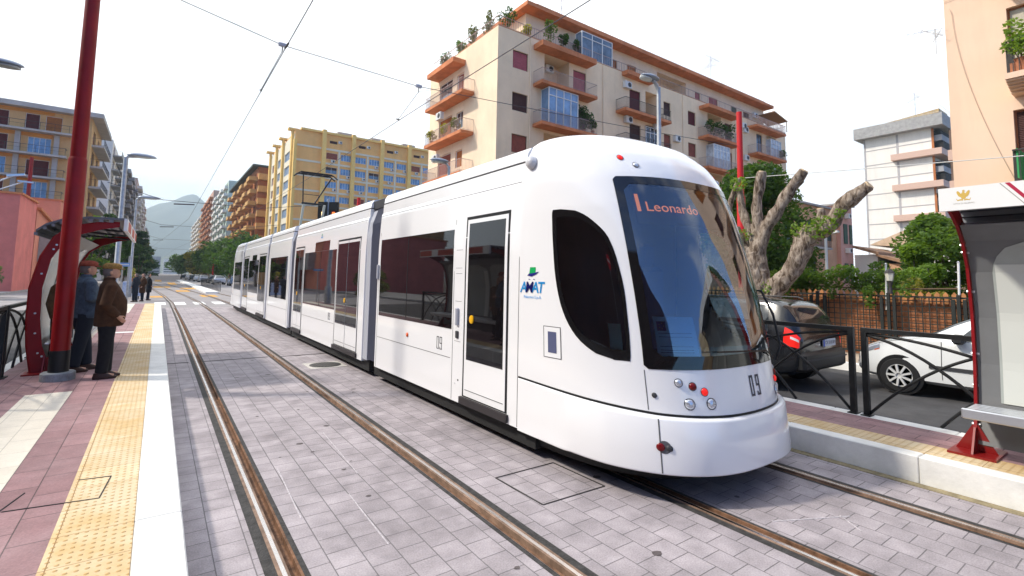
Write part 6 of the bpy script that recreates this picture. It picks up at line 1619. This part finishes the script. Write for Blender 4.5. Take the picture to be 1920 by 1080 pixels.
# ---------------------------------------------------------------- cars
def car(label, x, y, secs, paint, L_, wheels, kind, group=None, detail=True, plate=True, glassm=None, name='parked_car'):
    t = thing(name, label, 'car', (x, y, 0), group)
    zk = kind.get('zk', 1.0); secs = [(s[0],s[1],s[2],s[3],s[4]*zk,s[5],s[6]*zk) for s in secs]
    def ringp(s):
        yy, wl_, zl, wb, zb_, wr, zr = s
        return [(wl_*.80,zl),(wl_,zl+.07),(wl_+.025,lerp(zl,zb_,.45)),(wb+.012,zb_-.09),(wb,zb_),(lerp(wb,wr,.5)+.012,lerp(zb_,zr,.5)),(wr,zr-.035),(wr*.86,zr),(wr*.45,zr+.015),(0,zr+.02)]
    # densify sections with a smooth curve
    def cr4(p0,p1,p2,p3,t_): return .5*((2*p1)+(p2-p0)*t_+(2*p0-5*p1+4*p2-p3)*t_*t_+(3*p1-p0-3*p2+p3)*t_**3)
    D = []
    m = len(secs)-1; sub = 4
    for i in range(m):
        for k in range(sub): D.append([cr4(secs[max(0,i-1)][q], secs[i][q], secs[i+1][q], secs[min(m,i+2)][q], k/sub) for q in range(7)])
    D.append(list(secs[-1]))
    rings = []
    for s in D:
        r_ = ringp(s); full = r_ + [(-a, b) for a, b in reversed(r_[:-1])]; rings.append([(x+a, y+s[0], b) for a, b in full])
    g = G(); g.loft(rings, cap=False, closed=False)
    g.v += []; n = len(rings[0]); g.f.append(tuple(range(n))); g.f.append(tuple((len(rings)-1)*n+k for k in range(n-1,-1,-1)))
    body = g.build('body', paint, t, smooth=True, auto=35)
    def sf(s, v, off=0):
        i = min(int(s), len(rings)-2); f = s-i; j = min(int(v), n-2); h_ = v-j
        P_ = lambda a, b: Vector(rings[a][b])
        p = P_(i,j).lerp(P_(i+1,j), f).lerp(P_(i,j+1).lerp(P_(i+1,j+1), f), h_)
        if off:
            du = P_(i+1,j)-P_(i,j); dv = P_(i,j+1)-P_(i,j); nn = du.cross(dv).normalized()
            if nn.dot(p-Vector((x, p.y, .8))) < 0: nn = -nn
            p = p + nn*off
        return p
    def patch(name_, s0, s1, v0, v1, m_, off=.006, parent=None, ns=10, nv=6, sl=0, sr=0):
        rows = []
        for a in range(nv+1):
            v = lerp(v0, v1, a/nv); q = a/nv; rows.append([sf(lerp(s0+sl*q, s1+sr*q, b/ns), v, off) for b in range(ns+1)])
        g = G().loft(rows, cap=False, closed=False); return g.build(name_, m_, parent or t, smooth=True, recalc=False)
    S_ = lambda yy: interp(yy, [s[0] for s in D], list(range(len(D))))
    gm = glassm or mat('car_glass', (.02,.025,.028), .04, spec=.9)
    for (a, b, sl, sr) in kind['side']:
        patch('side_window', S_(a), S_(b), 4.12, 5.85, gm, .006, sl=sl, sr=sr); patch('side_window', S_(a), S_(b), n-1-4.12, n-1-5.85, gm, .006, sl=sl, sr=sr)
    a, b = kind['rear']; patch('rear_window', S_(a), S_(b), 6.3 if detail else 6.3, n-1-6.3, gm, .007, nv=10)
    a, b = kind['front']; patch('windscreen', S_(a), S_(b), 6.2, n-1-6.2, gm, .007, nv=10)
    wr_ = kind['wr']
    for yy in wheels:
        for sx in (-1, 1):
            xw = x+sx*(kind['w']-.01)
            G().lathe([(wr_+.055,-.10),(wr_+.055,.026),(wr_-.02,.028),(0,.028)], (0,0,0), 'x')
            w_ = G(); ax = lambda r_, h_: (r_, sx*h_)
            w_.lathe([ax(wr_-.11,-.20),ax(wr_-.02,-.2),ax(wr_,-.17),ax(wr_,-.03),ax(wr_-.03,.016),ax(wr_-.11,.022),ax(wr_-.115,.0)], (xw+sx*.024, y+yy, wr_), 'x', 32)
            wt = w_.build('wheel', mat('tyre', (.016,.016,.017), .8), t, smooth=True, auto=40)
            ar = G(); ar.lathe([ax(wr_+.035,-.25),ax(wr_+.035,.012),ax(0,.012)], (xw+sx*.004, y+yy, wr_+.01), 'x', 32)
            ar.build('wheel_arch', M_blk, t, smooth=True, auto=30)
            if detail or True:
                h_ = G(); cx_ = xw+sx*.036
                h_.lathe([ax(wr_-.105,-.02),ax(wr_-.10,.004),ax(wr_-.12,.006),ax(wr_-.13,-.01),ax(.0,-.012)], (cx_, y+yy, wr_), 'x', 32)
                h_.lathe([ax(.055,-.012),ax(.05,.012),ax(0,.014)], (cx_, y+yy, wr_), 'x', 16)
                ns_ = kind.get('spokes', 8)
                for k in range(ns_):
                    an = 2*math.pi*k/ns_
                    p0 = Vector((cx_+sx*.004, y+yy+.04*math.cos(an), wr_+.04*math.sin(an))); p1 = Vector((cx_+sx*.002, y+yy+(wr_-.12)*math.cos(an), wr_+(wr_-.12)*math.sin(an)))
                    h_.sq(p0, p1, .066 if ns_ > 6 else .08, .03)
                h_.build('rim', mat('rim_silver', (.62,.62,.61), .45, .2), wt, smooth=False)
                g_ = G().lathe([ax(wr_-.125,-.006),ax(0,-.006)], (cx_, y+yy, wr_), 'x', 24); g_.build('brake_shadow', M_blk, wt)
    return t, sf, S_, patch, n
blackS = [(0.00,.74,.50,.72,.90,.60,1.00),(0.05,.82,.36,.80,.98,.66,1.12),(0.16,.86,.28,.84,1.03,.66,1.38),(0.36,.88,.25,.86,1.04,.66,1.60),(0.8,.89,.23,.87,1.03,.67,1.66),(1.6,.89,.22,.88,1.0,.67,1.67),(2.4,.89,.22,.87,.97,.64,1.61),(2.85,.89,.22,.87,.96,.62,1.42),(3.4,.88,.22,.85,.95,.64,1.04),(3.85,.86,.24,.80,.84,.6,.90),(4.15,.78,.28,.72,.70,.55,.76),(4.28,.62,.36,.58,.58,.45,.62)]
kb = dict(side=[(.50,1.30,.6,0),(1.38,2.28,0,0),(2.36,2.90,0,-1.4)], rear=(.12,.34), front=(2.62,3.35), wr=.31, w=.89, spokes=9, zk=.90)
M_cblk = mat('black_car_paint', (.008,.009,.012), .2, spec=.4, coat=.35)
tb, sfb, Sb, pb, nb = car('black estate car driving away on the right-hand road', 9.47, 3.90, blackS, M_cblk, 4.3, (.74, 3.38), kb)
M_tail = mat('tail_lamp_red', (.60,.015,.012), .15, emit=(1,.03,.02), estr=.25)
for s_ in (0, 1):
    f = (lambda v: v) if s_ == 0 else (lambda v: nb-1-v)
    l_ = pb('tail_light', Sb(.03), Sb(.24), f(2.7), f(4.6), M_tail, .014)
    pb('reversing_lens', Sb(.035), Sb(.14), f(3.5), f(3.95), mat('lens_white', (.75,.72,.72), .2), .016, l_)
xb, yb = 9.47, 3.90
g = G(); g.bev(xb-.80, xb+.80, yb-.07, yb+.25, .34, .66, .05); g.build('bumper', mat('bumper_black', (.02,.02,.021), .45), tb, smooth=True, auto=40)
g = G(); g.box(xb-.78, xb+.78, yb-.082, yb-.071, .52, .545); g.build('bumper_strip', M_dgr, tb)
pl_ = G().box(xb-.02,xb+.46,yb-.028,yb-.015,.72,.84).build('number_plate', mat('plate_white', (.55,.56,.58), .4), tb)
G().box(xb-.02,xb+.03,yb-.031,yb-.0285,.72,.84).build('plate_band', mat('plate_blue', (.02,.08,.45), .5), pl_)
text_mesh('plate_text', 'CV 318 BM', .085, M_blk, frame_mtx((xb+.245, yb-.030, .78), (1,0,0), (0,0,1)), pl_, .0004)
g = G()
for s_ in (-1, 1): g.tube([(xb+s_*.60,yb+.55,1.50),(xb+s_*.60,yb+.65,1.54),(xb+s_*.60,yb+2.2,1.545),(xb+s_*.60,yb+2.35,1.49)], .013, 6)
g.build('roof_bars', M_dgr, tb)
G().tube([(xb+.05,yb+.09,1.01),(xb+.3,yb+.12,1.06)], .012, 6).build('rear_wiper', M_blk, tb)
G().sq((xb-.915,yb+.55,.62),(xb-.915,yb+3.0,.62),.02,.06).build('side_strip', M_dgr, tb)
for s_ in (-1, 1): G().bev(xb+s_*.98-.09,xb+s_*.98+.09,yb+2.75,yb+2.87,.98,1.12,.03).build('wing_mirror', M_dgr, tb)
g = G()
for z in (.72,.84): g.sq((xb-.905,yb+1.36,z),(xb-.905,yb+1.38,z),.01)
g.sq((xb-.912,yb+1.55,.86),(xb-.912,yb+1.75,.86),.02,.03); g.build('door_handle', M_dgr, tb)
whiteS = [(0.00,.70,.42,.66,.80,.55,.86),(0.08,.82,.30,.80,.92,.60,1.0),(0.35,.86,.22,.84,.96,.58,1.30),(0.7,.87,.20,.85,.96,.58,1.40),(1.4,.87,.19,.86,.94,.59,1.45),(2.1,.87,.19,.86,.92,.57,1.42),(2.6,.87,.19,.85,.91,.55,1.26),(3.15,.87,.19,.84,.90,.60,.96),(3.6,.85,.20,.79,.82,.6,.86),(3.98,.77,.23,.70,.66,.52,.72),(4.12,.60,.30,.55,.52,.42,.56)]
kw = dict(side=[(.62,1.55,1.0,0),(1.63,2.72,0,-2.6)], rear=(.16,.5), front=(2.3,3.08), wr=.295, w=.87, spokes=9)
tw, sfw, Sw, pw, nw = car('white hatchback parked along the kerb of the right-hand road', 11.12, -.38, whiteS, mat('white_car_paint', (.72,.73,.72), .18, coat=.8), 4.1, (.75, 3.42), kw)
xw, yw = 11.12, -.38
G().sq((xw-.90,yw+1.0,.50),(xw-.90,yw+3.02,.50),.018,.05).build('side_strip', M_dgr, tw)
pw('indicator', Sw(3.72), Sw(3.80), nw-1-3.0, nw-1-3.3, MATS['orange_lamp'], .006); pw('headlight', Sw(3.72), Sw(3.98), nw-1-3.2, nw-1-4.6, M_lens, .008); pw('headlight', Sw(3.72), Sw(3.98), 3.2, 4.6, M_lens, .008)
G().bev(xw-1.02,xw-.86,yw+2.55,yw+2.70,.90,1.05,.03).build('wing_mirror', mat('mirror_dark', (.03,.03,.03), .4), tw)
g = G(); pts = [sfw(Sw(1.59), nw-1-v, .004) for v in (1.2,2,3,4,5)]; g.tube(pts, .004, 4); pts = [sfw(Sw(2.86), nw-1-v, .004) for v in (1.2,2,3,4)]; g.tube(pts, .004, 4); g.build('door_seam', M_blk, tw)
g = G(); g.tube([(xw-.75,yw+3.05,.93),(xw-.3,yw+2.98,1.0)], .008, 5); g.build('wiper', M_blk, tw)
# parked cars far down the right side
far = [(9.6,83,'blue-grey van-like car'),(11.4,84,'dark car'),(8.2,92,'pale car'),(11.2,95,'white car'),(8.4,104,'dark car'),(7.6,116,'silver car'),(7.4,128,'pale car'),(7.2,142,'dark car'),(7.0,158,'white car'),(6.6,178,'dark car')]
pm = [mat('car_bluegrey', (.16,.22,.30), .2, coat=.8), M_cblk, mat('car_silver', (.45,.46,.48), .25, coat=.8), MATS['white_car_paint'], M_cblk, MATS.get('car_silver'), MATS['white_car_paint'], M_cblk, MATS['white_car_paint'], M_cblk]
ordn = ['nearest','second','third','fourth','fifth','sixth','seventh','eighth','ninth','farthest']
for k, (x, y, lab) in enumerate(far):
    car(lab + ' parked under the far trees, ' + ordn[k] + ' in the row', x, y, blackS if k in (0,4) else whiteS, pm[k], 4, (.75,3.4), kb if k in (0,4) else kw, 'cars parked down the right of the street', False)
for k, (x, y) in enumerate(((-3.3,120),(-3.4,150))): car(['dark car far down the left road','pale car farther down the left road'][k], x, y, whiteS, pm[1+k*2], 4, (.75,3.4), kw, 'cars far down the left road', False)
# ---------------------------------------------------------------- people
M_skin = mat('skin', (.50,.27,.18), .6, var=.12, scale=30)
def person(label, x, y, hgt, face, coat, trous, shoes, capm, hairm, pose='stand', group=None, detail=True, coatlen=.50, zb=HP, belly=1.0, tilt=0.0, armpose='pockets'):
    k = hgt/1.70; ca, sa = math.cos(face), math.sin(face)
    def W(f, s, z):   # f forwards, s to the person's left, z up
        return Vector((x + (ca*f - sa*s)*k, y + (sa*f + ca*s)*k, zb + z*k))
    def ell(g, rings, n=18):
        rr = []
        for f, s, z, rf, rs in rings: rr.append([W(f+rf*math.cos(2*math.pi*i/n), s+rs*math.sin(2*math.pi*i/n), z) for i in range(n)])
        g.loft(rr)
    # body: one continuous skin (head, neck, trunk, arms, hands, legs)
    g = G()
    ell(g, [(.0,0,.80,.09,.15),(.0,0,.95,.10,.155),(.01*belly,0,1.10,.10*belly,.15),(.0,0,1.28,.10,.165),(-.01,0,1.40,.075,.15),(-.015,0,1.45,.05,.06),(.0,0,1.52,.048,.05),(.01,0,1.56,.05,.05)])
    hz_ = 1.585
    ell(g, [(.02,0,hz_-.10,.03,.03),(.035,0,hz_-.075,.062,.048),(.02,0,hz_-.03,.088,.065),(.012,0,hz_+.02,.096,.073),(.005,0,hz_+.06,.095,.074),(.0,0,hz_+.10,.078,.062),(.0,0,hz_+.125,.035,.03)], 20)
    ell(g, [(.095,0,hz_-.038,.012,.016),(.108,0,hz_-.028,.014,.015),(.104,0,hz_-.005,.011,.010),(.092,0,hz_+.022,.008,.008)], 8)   # nose
    for s_ in (-1, 1): ell(g, [(-.005,s_*.072,hz_-.035,.012,.010),(-.012,s_*.078,hz_-.005,.020,.012),(-.01,s_*.076,hz_+.02,.012,.010)], 8)   # ears
    ell(g, [(.092,0,hz_-.075,.012,.026),(.094,0,hz_-.068,.012,.026)], 8)
    legs = [(-.02,.085),(.04 if pose == 'stride' else -.02,-.085)]
    for q, s_ in enumerate((1, -1)):
        fo = (.10 if s_ > 0 else -.10) if pose == 'stride' else (.03*s_)
        g.tube([W(.0,s_*.08,.86), W(fo*.5,s_*.085,.46), W(fo,s_*.085,.08)], [.085*k,.058*k,.04*k], 12)
        g.tube([W(fo-.05,s_*.085,.045), W(fo+.05,s_*.09,.05), W(fo+.15,s_*.095,.035)], [.035*k,.04*k,.03*k], 10)
    arm = {'pockets': [(0,.185,1.37),(-.06,.235,1.10),(.10,.19,.93)], 'down': [(0,.185,1.37),(-.03,.235,1.10),(.03,.23,.86)], 'fold': [(0,.185,1.37),(.0,.24,1.12),(.16,.06,1.10)]}[armpose]
    hands = G()
    for s_ in (1, -1):
        P_ = [W(f, s_*s, z) for f, s, z in arm]
        g.tube(P_, [.052*k,.042*k,.028*k], 10)
        d = (P_[2]-P_[1]).normalized(); side = Vector((-sa, ca, 0))*s_
        palm = P_[2]+d*.045*k
        g.tube([P_[2], palm, P_[2]+d*.085*k], [.026*k,.032*k,.030*k], 8)
        up_ = d.cross(side).normalized()
        for i, (ln, o_) in enumerate(((.065,-.024),(.078,-.008),(.074,.008),(.058,.023))):
            b0 = P_[2]+d*.08*k + up_*o_*k; b1 = b0 + d*ln*.55*k - side*.006*k; b2 = b1 + (d*.5-side*.6).normalized()*ln*.45*k
            g.tube([b0, b1, b2], [.0095*k,.0088*k,.0075*k], 6)
        b0 = P_[2]+d*.03*k - up_*.028*k; g.tube([b0, b0 - up_*.025*k + d*.03*k, b0 - up_*.022*k + d*.058*k], [.012*k,.010*k,.008*k], 6)
    body = fuse(g, 'person', M_skin, .007 if detail else .03, 3)
    tag(body, label, 'person', group)
    def cl(name, g, m, vox=.011, sm=5): return fuse(g, name, m, vox if detail else .03, sm if detail else 2, body)
    # trousers
    g = G()
    ell(g, [(.0,0,.80,.125,.165),(.0,0,.95,.125,.165),(.0,0,1.02,.12,.16)])
    for s_ in (1, -1):
        fo = (.10 if s_ > 0 else -.10) if pose == 'stride' else (.03*s_)
        g.tube([W(.0,s_*.08,.90), W(.0,s_*.085,.75), W(fo*.55+.01,s_*.088,.44), W(fo-.0,s_*.088,.09)], [.115*k,.108*k,.086*k,.078*k], 14)
    cl('trousers', g, trous)
    g = G()
    for s_ in (1, -1):
        fo = (.10 if s_ > 0 else -.10) if pose == 'stride' else (.03*s_)
        ell(g, [(fo+.045,s_*.092,.0,.145,.047),(fo+.045,s_*.092,.03,.148,.050),(fo+.02,s_*.092,.06,.115,.047),(fo-.02,s_*.09,.095,.07,.045)], 16)
    cl('shoes', g, shoes, .008, 2)
    # coat with sleeves
    zl = 1.45-coatlen*1.35; b = belly
    g = G()
    ell(g, [(.015,0,zl,.150*b,.195),(.02,0,zl+.03,.155*b,.20),(.03*b,0,1.0,.165*b,.205),(.03*b,0,1.15,.160*b,.20),(.01,0,1.30,.145,.205),(-.01,0,1.38,.12,.19),(-.015,0,1.44,.085,.12),(-.015,0,1.475,.068,.075)], 22)
    for s_ in (1, -1):
        P_ = [W(f, s_*s*1.02, z) for f, s, z in arm]; P_.insert(0, W(-.005, s_*.13, 1.39)); P_.insert(3, P_[2].lerp(P_[3], .45))
        g.tube(P_[:5], [.085*k,.085*k,.074*k,.064*k,.052*k], 12)
    cl('coat', g, coat, .010, 4)
    g = G(); ell(g, [(-.015,0,1.46,.078,.082),(-.01,0,1.51,.068,.072)], 18); cl('collar', g, coat, .008, 1)
    # hair and flat cap
    g = G(); ell(g, [(-.035,0,hz_-.055,.055,.062),(-.03,0,hz_-.01,.075,.079),(-.02,0,hz_+.05,.082,.080),(-.01,0,hz_+.10,.08,.068),(-.01,0,hz_+.132,.035,.03)], 18); cl('hair', g, hairm, .007, 2)
    if capm:
        g = G(); ell(g, [(.0,0,hz_+.055,.112,.090),(.004,0,hz_+.075,.120,.100),(.008,0,hz_+.11,.118,.098),(.0,0,hz_+.137,.085,.075),(-.005,0,hz_+.145,.04,.04)], 22)
        ell(g, [(.105,0,hz_+.046,.062,.072),(.105,0,hz_+.060,.062,.072)], 18)
        cl('flat_cap', g, capm, .007, 2)
    if detail:
        g = G()
        for s_ in (-1, 1):
            c = W(.088, s_*.031, hz_+.002); g.tube([c-Vector((ca,sa,0))*.004*k, c+Vector((ca,sa,0))*.006*k], [.010*k,.006*k], 8)
        g.build('eyes', mat('eye_dark', (.03,.02,.018), .2), body)
        g = G(); c0 = W(.100,-.02,hz_-.072); c1 = W(.100,.02,hz_-.072); g.bar(c0, c1, .003*k, 5); g.build('mouth', mat('lip', (.32,.10,.08), .5), body)
    return body
F_brown = mat('brown_corduroy', (.060,.026,.012), .95, var=.35, scale=14, bump=.3, bscale=80); F_blk = mat('black_cloth', (.010,.010,.013), .9, var=.3, scale=20); F_blue = mat('blue_grey_jacket', (.06,.088,.125), .85, var=.4, scale=16, bump=.2)
F_navy = mat('navy_trousers', (.012,.016,.026), .9); F_shoe = mat('dark_shoe', (.04,.018,.015), .4); F_cap = mat('brown_check_cap', (.30,.17,.05), .9, var=.5, scale=60); F_capr = mat('red_brown_cap', (.26,.06,.035), .9, var=.3, scale=40)
F_hair = mat('grey_hair', (.13,.11,.10), .9); F_ol = mat('olive_brown_coat', (.13,.075,.035), .95, var=.3, scale=14)
person('person in a brown jacket, black trousers and flat cap, hands in pockets, facing the track', -.56, 9.5, 1.66, R(8), F_brown, F_blk, F_shoe, F_cap, F_hair, belly=1.18, armpose='pockets', coatlen=.50)
person('person in a blue-grey jacket and reddish cap, just behind the brown-jacketed one', -.90, 10.3, 1.70, R(20), F_blue, F_navy, F_shoe, F_capr, F_hair, pose='stride', armpose='fold', coatlen=.46)
person('person in an olive-brown coat, almost hidden behind the left red pole', -1.22, 10.95, 1.58, R(-30), F_ol, F_navy, F_shoe, None, F_hair, armpose='down', coatlen=.6)
for k, (dx, yy, c, fa) in enumerate(((0,37.6,F_navy,150),(.42,38.4,F_brown,200),(.75,39.6,F_blk,10))):
    person(['far pedestrian in navy at the platform end, nearest the grey post','far pedestrian in dark brown, in the middle of the far group','far pedestrian in black, rightmost of the far group'][k], -1.02+dx*.8, yy, 1.7, R(fa), c, F_navy, F_shoe, None, F_hair, group='people at the platform end', detail=False, coatlen=.7, zb=0.0)

# weathering: faint vertical streaks and patches on every rendered wall
for nm, m in MATS.items():
    if not (nm.endswith('_render') or nm in ('cream_render_front','white_tower_render','cream_render')): continue
    N = m.node_tree.nodes; L = m.node_tree.links; p = N['Principled BSDF']; src = p.inputs['Base Color'].links[0].from_socket
    g_ = N.new('ShaderNodeNewGeometry'); mp = N.new('ShaderNodeMapping'); mp.inputs['Scale'].default_value = (.9,.9,.10); L.new(g_.outputs['Position'], mp.inputs[0])
    n_ = N.new('ShaderNodeTexNoise'); n_.inputs['Scale'].default_value = 1.0; n_.inputs['Detail'].default_value = 7; n_.inputs['Roughness'].default_value = .7; L.new(mp.outputs[0], n_.inputs['Vector'])
    r_ = N.new('ShaderNodeValToRGB'); r_.color_ramp.elements[0].position = .30; r_.color_ramp.elements[0].color = (.70,.68,.66,1); r_.color_ramp.elements[1].position = .55; r_.color_ramp.elements[1].color = (1,1,1,1); L.new(n_.outputs['Fac'], r_.inputs['Fac'])
    x_ = N.new('ShaderNodeMix'); x_.data_type = 'RGBA'; x_.blend_type = 'MULTIPLY'; x_.inputs['Factor'].default_value = .28; L.new(src, x_.inputs['A']); L.new(r_.outputs['Color'], x_.inputs['B']); L.new(x_.outputs['Result'], p.inputs['Base Color'])
print('objects', len(bpy.data.objects))
